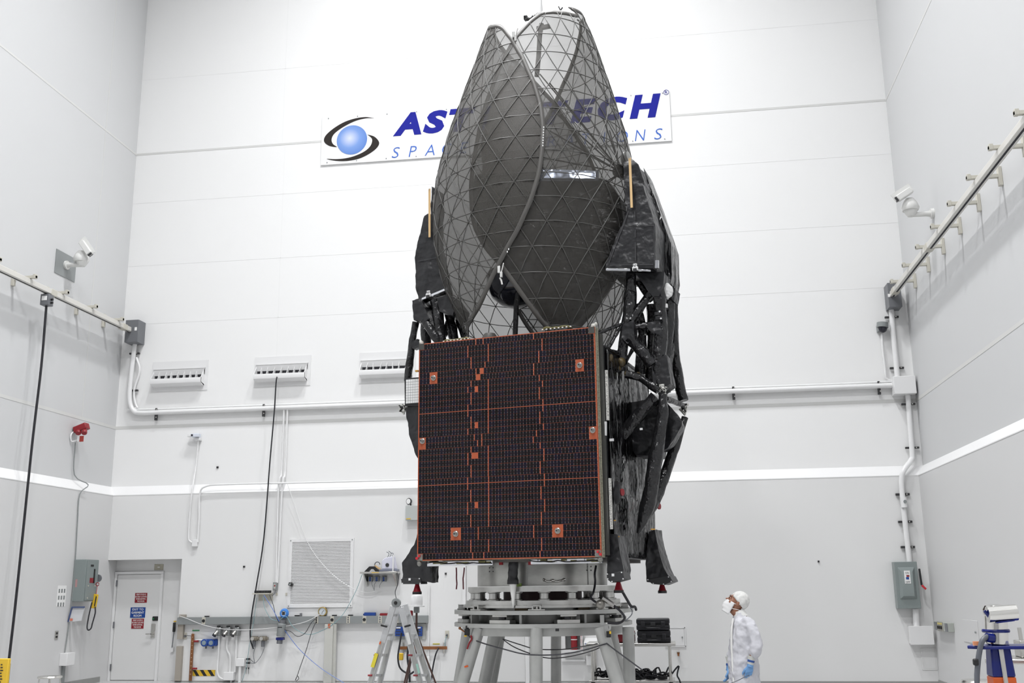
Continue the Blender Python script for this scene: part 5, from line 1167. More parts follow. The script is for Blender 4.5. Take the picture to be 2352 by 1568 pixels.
# loose leads
cable('lead', 'pale cord sagging from the recess edge to the clock', [W(412, 1414, YL-.12), W(432, 1421, YL-.14), W(465, 1434, YL-.14), W(505, 1443, YL-.16), W(560, 1446, YL-.16), W(640, 1440, YL-.16), W(700, 1428, YL-.16), W(735, 1410, YL-.13)], .006, M_CABLEW)
cable('lead', 'blue lead slanting from the beige shelf to the floor column', [W(606, 1366, YL-.2), W(625, 1396, YL-.22), W(645, 1433, YL-.22), W(660, 1455, YL-.22), W(690, 1493, YL-.22), W(737, 1534, YL-.22), W(790, 1568, YL-.3)], .006, M_CABLEB)
cable('lead', 'teal lead looping from the beige shelf past the blue coil', [W(604, 1368, YL-.2), W(608, 1395, YL-.2), W(622, 1420, YL-.2), W(640, 1424, YL-.2), W(657, 1415, YL-.2), W(672, 1438, YL-.2), W(700, 1455, YL-.2), W(730, 1452, YL-.2), W(780, 1420, YL-.2), W(815, 1362, YL-.15), W(832, 1318, YL-.12)], .0055, M_CABLET)
cable('lead', 'teal lead dropping straight from the beige shelf to the floor', [W(590, 1372, YL-.12), W(582, 1430, YL-.12), W(573, 1480, YL-.12), W(566, 1530, YL-.12), W(556, 1565, YL-.12)], .005, M_CABLET)
cable('lead', 'black lead from the beige shelf to the grey canister and outlet', [W(619, 1366, YL-.2), W(628, 1390, YL-.2), W(634, 1415, YL-.2), W(650, 1442, YL-.24), W(668, 1450, YL-.24), W(683, 1461, YL-.24), W(700, 1454, YL-.22), W(715, 1430, YL-.2), W(727, 1419, YL-.13)], .006, M_CABLED)
cable('lead', 'dark lead hanging from the wireway outlet to a loop near the floor', [W(727, 1425, YL-.13), W(716, 1450, YL-.2), W(704, 1490, YL-.2), W(690, 1530, YL-.2), W(681, 1556, YL-.2), W(678, 1562, YL-.2), W(683, 1552, YL-.2), W(686, 1558, YL-.2), W(680, 1564, YL-.2)], .007, M_CABLED)
cable('lead', 'white cable sagging across the louvred grille to the instrument shelf', [W(660, 1110, YB-.25), W(676, 1158, YL-.1), W(700, 1230, YL-.08), W(725, 1275, YL-.08), W(760, 1315, YL-.08), W(795, 1342, YL-.08), W(825, 1357, YL-.08), W(850, 1360, YL-.08), W(875, 1352, YL-.06)], .006, M_CABLEW)
cable('lead', 'thin dark lead along the outlet box beside the beige shelf', [W(633, 1354, YL-.06), W(631, 1362, YL-.08), W(625, 1368, YL-.1)], .006, M_CABLEG)
# ---------------- instrument shelf right of the grille
a, b = W(831, 1313, YL-.18), W(914, 1309, YL-.18)
t = thing('wall_shelf', 'steel wall shelf with instruments right of the grille', 'shelf', (a.x, YL, a.z-.1)); zsf = a.z
MB().box(a.x, b.x, YL-.32, YL-.001, zsf-.035, zsf).build('board', M_STEEL, t, bevel=.003)
for x in (a.x+.05, b.x-.08): MB().prism([V(x, YL-.28, zsf-.036), V(x, YL-.001, zsf-.036), V(x, YL-.001, zsf-.27)], (.025, 0, 0)).build('bracket', M_STEEL, t, smooth=None)
t2 = thing('instrument', 'white instrument with antennas on the steel wall shelf', 'instrument', ((b.x-.16), YL-.15, zsf)); c = V(b.x-.17, YL-.16, zsf)
MB().prism([c+V(-.13, -.08, .045), c+V(.14, -.08, .045), c+V(.09, -.08, .28), c+V(-.07, -.08, .25), c+V(-.13, -.08, .2)], (0, .16, 0)).build('case', mat('lavender_white', srgb(212, 212, 226), .4), t2, bevel=.012); MB().cbox(c+V(0, 0, .0225), (.34, .2, .04)).build('base', mat('slate', srgb(130, 134, 150), .4), t2, bevel=.006); MB().cyl(c+V(-.02, -.081, .12), c+V(-.02, -.09, .12), .035, 12).build('dial', M_DARK, t2)
for q in ((-.04, .36), (.04, .34), (.0, .38)): MB().tube(smoothpts([c+V(q[0], 0, .26), c+V(q[0]+.03, 0, .33), c+V(q[0]-.02, 0, q[1])], 3), .006, 6).build('antenna_lead', M_CABLEG, t2)
MB().tube([c+V(.10, -.11, .3), c+V(.10, -.12, -.02)], .014, 8).build('handle_bar', M_WHITE, t2)
t2 = thing('black_frame', 'black angled holder with a white roll on the steel wall shelf', 'holder', (a.x+.2, YL-.15, zsf)); c = V(a.x+.2, YL-.15, zsf)
MB().prism([c+V(-.15, -.06, .001), c+V(-.05, -.06, .10), c+V(.06, -.06, .10), c+V(.14, -.06, .001), c+V(.07, -.06, .001), c+V(.03, -.06, .05), c+V(-.04, -.06, .05), c+V(-.08, -.06, .001)], (0, .12, 0)).build('frame', M_BLACK, t2, bevel=.006); MB().tube([c+V(.09+.05*math.cos(q*.4), 0, .13+.05*math.sin(q*.4)) for q in range(13)], .009, 6).build('loop', M_CABLEG, t2); MB().beam(c+V(.05, -.02, .11), c+V(.16, -.02, .04), .03, .03).build('wooden_handle', M_WOOD, t2)
MB().cbox((a.x+.3, YL-.322, zsf-.018), (.14, .004, .012)).build('yellow_label', M_YELLOW, t)
for k, px in enumerate((851, 866, 882)):
    t2 = wthing('timer_outlet', '%s of three small grey outlets with blue dials under the steel shelf' % ('left', 'middle', 'right')[k], 'outlet', px, 1334, YL, 'outlets under the steel shelf'); c = W(px, 1329, YL-.03); MB().cbox(c, (.09, .055, .10)).build('box', M_GREY, t2, bevel=.006); MB().cyl(c+V(0, -.028, .015), c+V(0, -.034, .015), .02, 10).build('dial', M_BLUE, t2); MB().cyl(c+V(0, -.028, -.025), c+V(0, -.034, -.025), .02, 10).build('dial', M_BLUE, t2)
cable('lead', 'black lead falling from the steel shelf to the ladder top', [W(908, 1310, YL-.2), W(915, 1320, YL-.25), W(914, 1340, YL-.25), W(908, 1358, YL-.3), W(910, 1374, YL-.4)], .008, M_CABLED)
for k, (x0, x1) in enumerate(((855, 860), (866, 860), (880, 872))): cable('lead', 'thin grey lead dangling under the %s outlet of the steel shelf' % ('left', 'middle', 'right')[k], [W(x0, 1333, YL-.07), W((x0+x1)/2-3, 1342, YL-.08), W(x1, 1356-k*3, YL-.07)], .004, M_CABLEG)
# ---------------- blue breaker panel behind the ladder, second copper bar
t = wthing('socket_board', 'grey board with blue sockets behind the ladder', 'sockets', 935, 1469); a, b = W(900, 1432, YL-.03), W(978, 1468, YL-.03); MB().box(a.x, b.x, YL-.035, YL-.001, b.z, a.z).build('board', mat('mid_grey', srgb(170, 172, 168), .45), t, bevel=.004)
for px in (916, 932, 948, 962):
    c = W(px, 1449.5, YL-.06); o = MB().cbox(c, (.13, .06, .17)).build('socket_block', M_BLUE, t, bevel=.006)
    for dz in (-.05, 0, .05): MB().cbox(c+V(0, -.032, dz), (.10, .006, .012)).build('groove', M_DARK, o)
    MB().cbox(c+V(0, -.032, .065), (.08, .006, .02)).build('white_tag', M_PAPER, o)
t = wthing('copper_bus_bar', 'level drilled copper bar on the wall right of the ladder', 'bus bar', 970, 1491); a, b = W(917, 1489, YL-.05), W(1027, 1486, YL-.05); zc3 = (a.z+b.z)/2; MB().box(a.x, b.x, YL-.06, YL-.045, zc3-.028, zc3+.028).build('bar', M_COPPER, t, bevel=.002)
for px in (927, 1020): c = W(px, 1488, YL-.03); MB().cbox((c.x, YL-.03, zc3), (.035, .05, .2)).build('standoff', M_STEEL, t, bevel=.006)
t = wthing('outlet', 'beige wall outlet plate above the level copper bar', 'outlet', 1027, 1463); c = W(1027, 1456, YL-.008); MB().cbox(c, (.075, .014, .13)).build('plate', M_BEIGE, t, bevel=.003); MB().cyl(c+V(.0, -.007, -.01), c+V(0, -.035, -.02), .02, 10).build('plug', M_GREYD, t); MB().tube(smoothpts([c+V(0, -.035, -.03), c+V(-.03, -.04, -.12), c+V(-.03, -.04, -.24)], 4), .006, 6).build('lead', M_CABLET, t)
one(wb_(994, 1477, 1010, 1479.5, .005), 'yellow_label', 'small yellow label strip above the level copper bar', 'label', W(1002, 1479, YL), mat('olive_yellow', srgb(190, 180, 70), .5))
cable('lead', 'thick black hose looping below the blue sockets', [W(922, 1453, YL-.12), W(918, 1480, YL-.2), W(914, 1510, YL-.25), W(920, 1535, YL-.25), W(940, 1547, YL-.25), W(952, 1541, YL-.22)], .018, M_CABLE)
cable('lead', 'black hose from the level copper bar down to the floor', [W(1007, 1488, YL-.08), W(1000, 1505, YL-.15), W(993, 1540, YL-.15), W(991, 1566, YL-.15)], .016, M_CABLE)
cable('lead', 'bundle-like black cable behind the ladder running to the floor', [W(938, 1480, YL-.15), W(936, 1510, YL-.2), W(940, 1540, YL-.2), W(941, 1566, YL-.2)], .022, M_CABLE)
one(wb_(976, 1507, 988, 1527, .06), 'junction_box', 'small white box beside the ladder below the level copper bar', 'box', W(982, 1527, YL), M_WHITE, bevel=.006)
pipe('conduit', 'slim white conduit right of the blue sockets down to the box', [W(986, 1345, YL-.03), W(985, 1420, YL-.03), W(984, 1508, YL-.03)], .014, n=8)
# grey box with a round mirror left of the solar panel
t = wthing('control_box', 'grey box with yellow label beside the solar panel edge', 'box', 950, 1194); a, b = W(932, 1161, YL-.12), W(975, 1194, YL-.12); MB().box(a.x, b.x, YL-.14, YL-.001, b.z, a.z).build('body', mat('cool_grey', srgb(182, 186, 184), .4), t, bevel=.006); c = W(938, 1191, YL-.145); MB().cbox(c, (.09, .004, .016)).build('yellow_label', M_YELLOW, t)
c = W(939, 1151, YL-.1); t = thing('beacon_lamp', 'small round black-rimmed lamp on the grey control box', 'lamp', c+V(0, 0, -.09)); MB().lathe(c, (-.5, -1, 0), [(.05, -.04), (.065, 0), (.06, .012), (.05, .012)], 20).build('rim', M_DARK, t); MB().lathe(c, (-.5, -1, 0), [(.05, .008), (.05, .014)], 20).build('lens', M_PAPER, t); MB().cyl(c+V(.03, .03, -.04), c+V(.03, .03, -.09), .015, 8).build('stalk', M_DARK, t)
# second door seen between the legs of the stand, pilaster, extinguisher cabinet, wall boxes
D2 = struct(thing('door_2', 'x', 'x', W(1180, 1566, YL))); del D2['label']; del D2['category']
a, b = W(1072, 1460, YL), W(1206, 1460, YL); MB().box(a.x, b.x, YL-.03, YL-.001, .01, 2.2).build('door_leaf', mat('door_white', (.74, .74, .735), .4), D2, bevel=.004)
for q in ((a.x-.07, a.x-.005, 0, 2.204), (b.x+.005, b.x+.075, 0, 2.204), (a.x-.07, b.x+.075, 2.205, 2.27)): MB().box(q[0], q[1], YL-.06, YL-.001, q[2], q[3]).build('door_frame', M_WHITE, D2, smooth=None)
t = wthing('extinguisher_cabinet', 'recessed cabinet with red fire extinguisher behind the stand legs', 'cabinet', 1315, 1492); a, b = W(1299, 1440, YL), W(1335, 1491, YL)
MB().box(a.x, b.x, YL-.01, YL-.001, b.z, a.z).build('back', M_GREY, t, smooth=None)
for q in ((a.x-.04, a.x, b.z-.04, a.z+.04), (b.x, b.x+.04, b.z-.04, a.z+.04), (a.x, b.x, a.z, a.z+.04), (a.x, b.x, b.z-.04, b.z)): MB().box(q[0], q[1], YL-.14, YL-.001, q[2], q[3]).build('frame_bar', M_WHITE, t, smooth=None)
put_text('F\nI\nR\nE\n\nE\nX\nT\nI\nN\nG\nU\nI\nS\nH\nE\nR', t, (b.x+.02, YL-.142, (a.z+b.z)/2), .028, (a.z-b.z)*.96, M_REDB)
t = wthing('fire_extinguisher', 'red fire extinguisher inside the wall cabinet', 'extinguisher', 1319, 1490); c = W(1319, 1489, YL-.07); z0 = b.z; MB().lathe((c.x, YL-.07, z0), (0, 0, 1), [(.055, .001), (.058, .01), (.058, .32), (.03, .37), (.02, .39)], 18).build('cylinder', M_RED, t); MB().cbox((c.x, YL-.07, z0+.40), (.05, .04, .05)).build('valve', M_BLACK, t); MB().lathe((c.x, YL-.07, z0), (0, 0, 1), [(.0595, .17), (.0595, .185)], 18).build('band', M_PAPER, t)
t = wthing('document_tray', 'white sloped document tray on the wall behind the stand', 'tray', 1355, 1481); a, b = W(1342, 1472, YL-.15), W(1372, 1481, YL-.15); MB().prism([V(a.x, YL-.28, b.z), V(a.x, YL-.001, b.z), V(a.x, YL-.001, a.z+.05), V(a.x, YL-.28, b.z+.05)], (b.x-a.x, 0, 0)).build('tray', M_WHITE, t, bevel=.004); MB().cbox((a.x+.05, YL-.282, b.z+.03), (.05, .004, .02)).build('blue_label', M_BLUE, t)
one(wb_(1290, 1514, 1345, 1518, .05), 'wall_strip', 'narrow white ledge strip low on the wall behind the stand', 'strip', W(1315, 1518, YL), M_WHITE)
one(wb_(1347, 1505, 1366, 1527, .1), 'junction_box', 'white box low on the wall left of the steel table', 'box', W(1356, 1527, YL), M_WHITE, bevel=.006)
t = wthing('access_panel', 'white hinged access door on the wall behind the black cases', 'panel', 1553, 1482); a, b = W(1528, 1443, YL), W(1573, 1482, YL); MB().box(a.x, b.x, YL-.01, YL-.001, b.z, a.z).build('leaf', M_WHITE, t, bevel=.003)
for q in ((a.x-.02, b.x+.02, a.z+.004, a.z+.024), (a.x-.02, b.x+.02, b.z-.024, b.z-.004), (b.x+.004, b.x+.024, b.z-.02, a.z+.02)): MB().box(q[0], q[1], YL-.016, YL-.001, q[2], q[3]).build('frame_bar', M_WHITE, t, smooth=None)
c = W(1567, 1463, YL-.012); MB().cyl(c, c+V(0, -.02, 0), .014, 8).build('latch', M_GREY, t)
t = wthing('hose_valve', 'small brass valve on the wall right of the steel table', 'valve', 1558, 1505); c = W(1558, 1499, YL-.05); MB().cyl(c+V(0, .05, 0), c+V(0, -.03, 0), .025, 10).build('body', M_COPPER, t); MB().cyl(c+V(0, -.02, .0), c+V(0, -.02, -.05), .018, 8).build('spout', M_COPPER, t); MB().cyl(c+V(-.03, -.035, .02), c+V(.03, -.035, .02), .008, 8).build('handle', M_STEEL, t)
# ================================================================== left and right wall things
def wx(px, py, X): return WX(px, py, X)
# ---------------- bus-bar rails with their brackets
def rail(name, label, X, sgn, z, y0, y1, plates):
    xr_ = X+sgn*0.30
    t = thing(name, label, 'rail', (X, y1, z))
    MB().box(xr_-.055, xr_+.055, y0, y1, z-.05, z+.05).build('rail_bar', mat('rail_paint', srgb(214, 212, 206), .35), t, bevel=.012)
    MB().box(xr_-.014, xr_+.014, y0, y1, z-.054, z-.050).build('dark_slot', M_HOLE, t, smooth=None)
    mb = mat('bracket_paint', srgb(198, 195, 184), .45)
    for y in plates:
        o = MB().box(X, X+sgn*.05, y-.035, y+.035, z-.06, z+.21).build('wall_bracket', mb, t, bevel=.006)
        MB().box(X+sgn*.05, X+sgn*.45, y-.03, y+.03, z+.055, z+.105).build('arm', mb, o, bevel=.004)
        MB().box(X+sgn*.40, X+sgn*.45, y-.035, y+.035, z+.05, z+.125).build('arm_end', mb, o, bevel=.004)
    for y in (y1-.25, y1-2.8): MB().box(xr_-.062, xr_+.062, y-.09, y+.09, z-.06, z+.056).build('splice_cover', mb, t, bevel=.008)
rail('crane_bus_rail', 'grey bus-bar rail on brackets along the right wall', XR, -1, 6.90, -4, 19.50, [18.93-k for k in range(12)])
rail('crane_bus_rail', 'grey bus-bar rail on brackets along the left wall', XL, 1, 6.93, -4, 19.50, [18.98-k for k in range(12)])
# pendant box and cable under the left rail
PX = XL+.30; pp = WX(108, 687, PX)
t = thing('pendant_trolley', 'small grey pendant box hanging under the left rail', 'box', (PX, pp.y, pp.z)); MB().cbox((PX, pp.y, 6.76), (.16, .16, .2)).build('box', M_GREYD, t, bevel=.008); MB().cbox((PX, pp.y, 6.866), (.08, .12, .012)).build('hanger', M_DARK, t); MB().cbox((PX, pp.y-.083, 6.78), (.10, .006, .08)).build('label_plate', M_PAPER, t)
for dz in (-.03, .03): MB().cyl((PX+.08, pp.y, 6.74+dz), (PX+.12, pp.y, 6.74+dz), .02, 8).build('gland', M_BLACK, t)
e = WX(20, 1530, PX+.5)
cable('hanging_cable', 'long black cable hanging from the left rail down to the yellow board', [V(PX, pp.y, 6.66), WX(95, 840, PX+.02), WX(75, 1010, PX+.05), WX(52, 1230, PX+.08), WX(34, 1400, PX+.1), WX(17, 1545, PX+.1)], .022, M_CABLE)
# ---------------- two pan-tilt cameras
def ptz(label, X, sgn, plate, arm0, base, body, hood0, hood1):
    t = thing('security_camera', label, 'camera', WX(*arm0, X))
    a = WX(*arm0, X); Yc = a.y
    g = lambda px, py: W(px, py, Yc)
    if plate: MB().box(X, X+sgn*.012, Yc-.34, Yc+.34, a.z-.24, a.z+.22).build('wall_plate', M_GREY, t, smooth=None)
    w_ = mat('camera_white', (.74, .74, .72), .4)
    MB().cyl(a, a+V(sgn*.05, 0, 0), .085, 16).build('flange', w_, t); b = g(*base)
    MB().tube([a, a+V(sgn*.12, 0, 0), b], [.06, .045, .035], 10).build('arm', w_, t)
    c = g(*body); MB().lathe(b+V(0, 0, -.02), (0, 0, 1), [(.06, 0), (.10, .06), (.115, .12), (.10, .14)], 16).build('pan_base', w_, t)
    MB().lathe(c, (0, 0, 1), [(.13, -.09), (.15, -.04), (.12, .05), (.07, .12)], 14).build('pan_head', w_, t)
    h0, h1 = g(*hood0), g(*hood1); h0 += V(0, -.1, 0); h1 += V(0, -.1, 0)
    hb = MB().beam(h0, h1, .11, .10, (0, 1, 0)).build('housing', w_, t, bevel=.015); d = (h0-h1).normalized(); MB().beam(h0+d*.001, h0+d*.03, .08, .07, (0, 1, 0)).build('lens_window', M_DARK, hb); MB().beam(h0+d*.08+V(0, 0, .06), h1+V(0, 0, .06), .14, .012, (0, 1, 0)).build('sun_shield', w_, hb)
ptz('white pan-tilt security camera on the right wall above the rail', XR, -1, False, (2144, 490), (2093, 494), (2090, 472), (2058, 462), (2090, 441))
ptz('white pan-tilt security camera on the left wall above the rail', XL, 1, True, (150, 609), (188, 609), (187, 591), (213, 587), (194, 559))
# ---------------- left wall: alarm, breaker box, papers
h = WX(170, 986, XL)
t = thing('alarm_horn', 'dark red twin-bell alarm on the left wall', 'alarm', h); c = h+V(.15, 0, .02)
MB().cbox(c, (.26, .16, .12), Matrix.Rotation(-.35, 3, 'Y')).build('body', M_RED, t, bevel=.015)
for dx in (-.03, .09): MB().lathe(c+V(dx, -.03, -.04), (.2, -.5, -.7), [(.04, 0), (.055, .07), (.05, .09)], 14).build('bell', M_RED, t)
MB().cyl(h, h+V(.06, 0, .03), .04, 10).build('mount', M_GREY, t); MB().cbox(h+V(.15, 0, -.19), (.09, .1, .11)).build('relay_box', M_WHITE, t, bevel=.008); MB().cbox(h+V(.2, -.05, -.19), (.08, .012, .11)).build('red_face', mat('brick_red', srgb(165, 60, 50), .4), t)
MB().tube(smoothpts([h+V(.02, 0, -.02), h+V(-.0+.02, -.12, -.12), h+V(.03, -.1, -.24), h+V(.1, 0, -.2)], 4), .014, 7).build('flex_conduit', M_CABLEW, t)
pq = [V(XL+.05, h.y, h.z-.25)] + [WX(171, 1090, XL+.05), V(XL+.2, WX(180, 1115, XL).y, ZLO+.12), WX(183, 1135, XLL+.02), WX(178, 1200, XLL+.02), WX(172, 1300, XLL+.02), WX(160, 1420, XLL+.02), WX(146, 1518, XLL+.02)]
tag(MB().tube(smoothpts(pq, 4), .01, 6).build('lead', M_GREY, loc=pq[0]), 'thin grey cord from the red alarm down the left wall', 'cable')
t = thing('breaker_box', 'grey breaker box with red and black labels on the left wall', 'box', V(XLL, 18.66, 1.52)); y0, y1, xf = 18.46, 18.90, XLL+.25
MB().box(XLL, xf, y0, y1, 1.52, 2.28).build('cabinet', M_GREYG, t, bevel=.006)
MB().box(xf, xf+.012, y0+.02, y1-.02, 1.54, 2.26).build('cover', M_GREYG, t, bevel=.004)
for z, w, hh, mt in ((2.17, .10, .035, M_BLACK), (1.90, .14, .09, M_SRED), (1.98, .05, .26, M_BLACK)): MB().box(xf+.012, xf+.016, y0+.14+(.12 if hh > .2 else 0), y0+.14+w+(.12 if hh > .2 else 0), z-hh/2, z+hh/2).build('label_plate', mt, t, smooth=None)
MB().box(xf-.19, xf-.15, y0-.003, y0, 1.78, 1.92).build('label_plate', mat('faded_pink', srgb(178, 140, 140), .6), t, smooth=None)
for dy in (.1, .34):
    for z in (1.80, 1.58): MB().cyl((xf+.012, y0+dy, z), (xf+.02, y0+dy, z), .014, 8).build('screw', M_BEIGE, t)
MB().cyl((xf+.0, y1, 1.94), (xf+.0, y1+.03, 1.94), .07, 14).build('rotary_handle', M_GREYD, t)
ty = 18.80; tz = 1.52
t = thing('lockout_tag', 'yellow tag with red ring hanging from the breaker box', 'tag', (xf+.05, ty, tz)); MB().cbox((xf+.03, ty+.0, 1.52), (.10, .03, .26), Matrix.Rotation(.12, 3, 'Y')).build('tag', M_YELLOW, t, bevel=.004); MB().cbox((xf+.055, ty-.018, 1.52), (.02, .004, .18), Matrix.Rotation(.12, 3, 'Y')).build('print', M_INK, t); MB().tube([V(xf+.06+.03*math.cos(q*.5), ty, 1.83+.03*math.sin(q*.5)) for q in range(13)], .008, 6).build('ring', M_RED, t); MB().tube([V(xf+.06, ty, 1.80), V(xf+.05, ty, 1.64)], .004, 5).build('string', M_REDB, t)
lp_ = [(0, 1.42), (.01, 1.3), (-.03, 1.12), (-.05, 1.03), (-.10, 1.0), (-.13, 1.05), (-.12, 1.2), (-.09, 1.4), (-.07, 1.5)]
lt = tag(MB().tube(smoothpts([V(xf+.06+x, ty-.02, z) for x, z in lp_], 4), .013, 6).build('lanyard', mat('black_white_strap', (.03, .03, .035), .5), loc=(xf+.05, ty-.02, 1.0)), 'black lanyard loop hanging below the breaker box', 'lanyard')
t = thing('clipboard_pouch', 'clear clipboard pouch with blue edge under the breaker box', 'clipboard', (XLL+.1, 18.5, 1.16)); MB().prism([V(XLL+.02, 18.42, 1.16), V(XLL+.26, 18.42, 1.18), V(XLL+.30, 18.42, 1.42), V(XLL+.07, 18.42, 1.42)], (0, .02, 0)).build('sheet', mat('clear_film', (.66, .67, .69), .15), t, smooth=None); MB().beam((XLL+.06, 18.41, 1.42), (XLL+.31, 18.41, 1.42), .03, .025).beam((XLL+.01, 18.41, 1.16), (XLL+.065, 18.41, 1.42), .02, .02).build('blue_edge', mat('slate_blue', srgb(70, 85, 125), .4), t); MB().cbox((XLL+.07, 18.408, 1.20), (.05, .006, .04)).build('orange_mark', mat('salmon', srgb(215, 120, 95), .5), t)
a = WX(133, 1346, XLL); b = WX(153, 1344, XLL)
t = thing('posted_notice', 'white printed notice posted on the left wall', 'paper', (XLL, (a.y+b.y)/2, 1.44)); MB().box(XLL, XLL+.003, a.y, b.y, 1.44, 1.81).build('sheet', M_PAPER, t, smooth=None)
for r in range(3):
    for k in range(3): MB().box(XLL+.003, XLL+.0045, a.y+.03+k*.085, a.y+.075+k*.085, 1.75-r*.12-.07, 1.75-r*.12).build('figure_mark', M_GREY, t, smooth=None)
c = WX(129, 1458, XLL); t = thing('outlet', 'steel outlet plate on the left wall below the notice', 'outlet', c); MB().box(XLL, XLL+.012, c.y-.05, c.y+.05, c.z-.07, c.z+.07).build('plate', M_STEEL, t, smooth=None)
for dz in (-.03, .03): MB().box(XLL+.012, XLL+.016, c.y-.025, c.y+.025, c.z+dz-.018, c.z+dz+.018).build('socket', M_BLACK, t, smooth=None)
a = WX(140, 1518, XLL); t = thing('junction_box', 'white box at the foot of the left wall cord', 'box', (XLL, a.y, .38)); MB().box(XLL, XLL+.15, a.y-.06, a.y+.2, .40, .62).build('body', M_WHITE, t, bevel=.006); MB().box(XLL, XLL+.04, a.y+.03, a.y+.10, 0.001, .40).build('duct', M_GREY, t, smooth=None)
# ---------------- right wall: switch box and faint panel
t = thing('switch_box', 'long grey switch box with yellow-topped switches on the right wall', 'switch', (XRL, 18.75, .88)); MB().box(XRL-.10, XRL, 18.32, 19.25, .90, 1.04).build('box', mat('sage_grey', srgb(170, 174, 168), .4), t, bevel=.005); MB().box(XRL-.105, XRL-.10, 18.62, 18.98, .895, 1.045).build('switch_plate', mat('tan_grey', srgb(150, 148, 138), .4), t, smooth=None)
for y in (18.70, 18.80, 18.90): MB().box(XRL-.125, XRL-.105, y-.02, y+.02, .93, .98).build('switch', M_BLACK, t, smooth=None); MB().box(XRL-.11, XRL-.105, y-.035, y+.035, 1.0, 1.03).build('yellow_tag', mat('pale_yellow', srgb(215, 200, 120), .5), t, smooth=None)
for y in (18.40, 19.1): MB().box(XRL-.107, XRL-.10, y-.08, y+.08, .905, 1.035).build('end_plate', M_GREYD, t, smooth=None)
a, b = WX(2232, 1420, XRL), WX(2245, 1465, XRL)
t = thing('access_panel', 'faint white access door on the right wall beside the blue lift', 'panel', (XRL, a.y, .8)); MB().box(XRL-.01, XRL, min(a.y, b.y)-.1, max(a.y, b.y)+.55, .78, 1.12).build('leaf', M_SIDELOW, t, bevel=.004); MB().cyl((XRL-.01, min(a.y, b.y), .95), (XRL-.03, min(a.y, b.y), .95), .015, 8).build('latch', M_GREY, t)

# ================================================================== floor things
# ---------------- folding ladder
LP = W(912, 1383, 14.8); t = thing('folding_ladder', 'aluminium multi-position ladder standing open left of the satellite', 'ladder', (LP.x, LP.y, 0))
def lp3(px, py, Y): return W(px, py, Y)
hz = LP.z
for Y, xo, front in ((14.55, 0.0, True), (15.05, 0.0, False)):
    tops = ((903, 1392), (921, 1395)) if front else ((915, 1389), (930, 1388))
    bots = ((851, 1568), (965, 1568)) if front else ((872, 1568), (987, 1568))
    for (tx, ty_), (bx_, by_) in zip(tops, bots):
        a, b = lp3(tx, ty_, Y), lp3(bx_, by_, Y); d = b-a; b = a+d*((a.z-.03)/(a.z-b.z))
        r_ = MB().beam(a, b, .085, .030, (0, 1, 0)).build('rail', M_LADDER, t, bevel=.004)
        s = d.cross(V(0, 1, 0)).normalized()
        MB().beam(b+V(0, 0, .0), b+V(0, 0, -.03), .10, .06, (0, 1, 0)).build('foot', M_BLACK, r_)
        MB().beam(a+d.normalized()*.5+V(0, -.018, 0), b+V(0, -.018, 0)+d.normalized()*-.02, .055, .014, (0, 1, 0)).build('inner_rail', M_ALUP, r_)
    c = lp3(910, 1384, Y); MB().lathe(c+V(0, -.03, 0), (0, 1, 0), [(.03, 0), (.062, .005), (.062, .06), (.03, .065)], 20).build('hinge', M_GREY, t); MB().cyl(c+V(0, -.04, 0), c+V(0, .04, 0), .024, 12).build('hinge_lock', M_BLACK, t)
for sgn, (tx, ty_), (bx_, by_) in ((-1, (909, 1391), (861, 1568)), (1, (925, 1392), (976, 1568))):
    a0, b0 = lp3(tx-6*1, ty_, 14.55), lp3(bx_-10 if sgn < 0 else bx_-11, by_, 14.55); a1, b1 = lp3(tx+6, ty_, 15.05), lp3(bx_+10 if sgn < 0 else bx_+11, by_, 15.05)
    for k in range(6):
        f = .12+k*.26
        if f > 1.6: break
        p, q = a0.lerp(b0, f), a1.lerp(b1, f)
        if p.z < .1: break
        MB().beam(p, q, .03, .035).build('rung', M_LADDER, t, bevel=.004)
        if k in (2, 3, 4): MB().cyl(p+V(sgn*-.06 if sgn > 0 else -.06, -.03, 0), p+V(.0 if sgn < 0 else .0, -.03, 0), .012, 8).build('lock_pin', M_RED, t)
for px, py, ang in ((882, 1437, .25), (936, 1437, -.25)): c = lp3(px, py, 14.5); MB().cbox(c, (.09, .03, .026), Matrix.Rotation(ang, 3, 'Y')).build('black_grip', M_BLACK, t, bevel=.006)
for px, py, w, hh, mt in ((860, 1516, .05, .19, mat('yellow_sticker', srgb(225, 210, 60), .5)), (873, 1476, .02, .04, M_ORANGE), (938, 1466, .045, .16, M_PAPER), (960, 1535, .03, .13, mat('mint_sticker', srgb(170, 215, 200), .5))):
    c = lp3(px, py, 14.50); MB().cbox(c, (w, .004, hh), Matrix.Rotation(.31 if px < 912 else -.27, 3, 'Y')).build('sticker', mt, t)
# ---------------- white dome antenna on its tripod
AP = W(957, 1393, 15.6); t = thing('antenna_tripod', 'white cylindrical antenna on a dark brown tripod behind the ladder', 'antenna', (AP.x, AP.y, 0)); M_BRN = mat('dark_brown', srgb(78, 56, 50), .4)
zt_ = W(957, 1365, 15.6).z; MB().lathe(AP, (0, 0, 1), [(.12, 0), (.12, .012), (.088, .014), (.088, zt_-AP.z-.03), (.07, zt_-AP.z-.008), (.02, zt_-AP.z)], 28).build('radome', M_WHITE, t); MB().cbox(AP+V(0, 0, -.045), (.075, .075, .085)).build('mount_box', M_GREY, t, bevel=.006)
MB().cyl((AP.x, AP.y, .55), (AP.x, AP.y, AP.z-.085), .016, 12).build('pole', M_BRN, t)
for a in (0.15, 2.3, 4.3): MB().tube([V(AP.x, AP.y, 1.05), V(AP.x+.42*math.cos(a), AP.y+.42*math.sin(a), .01)], .014, 8).build('leg', M_BRN, t)
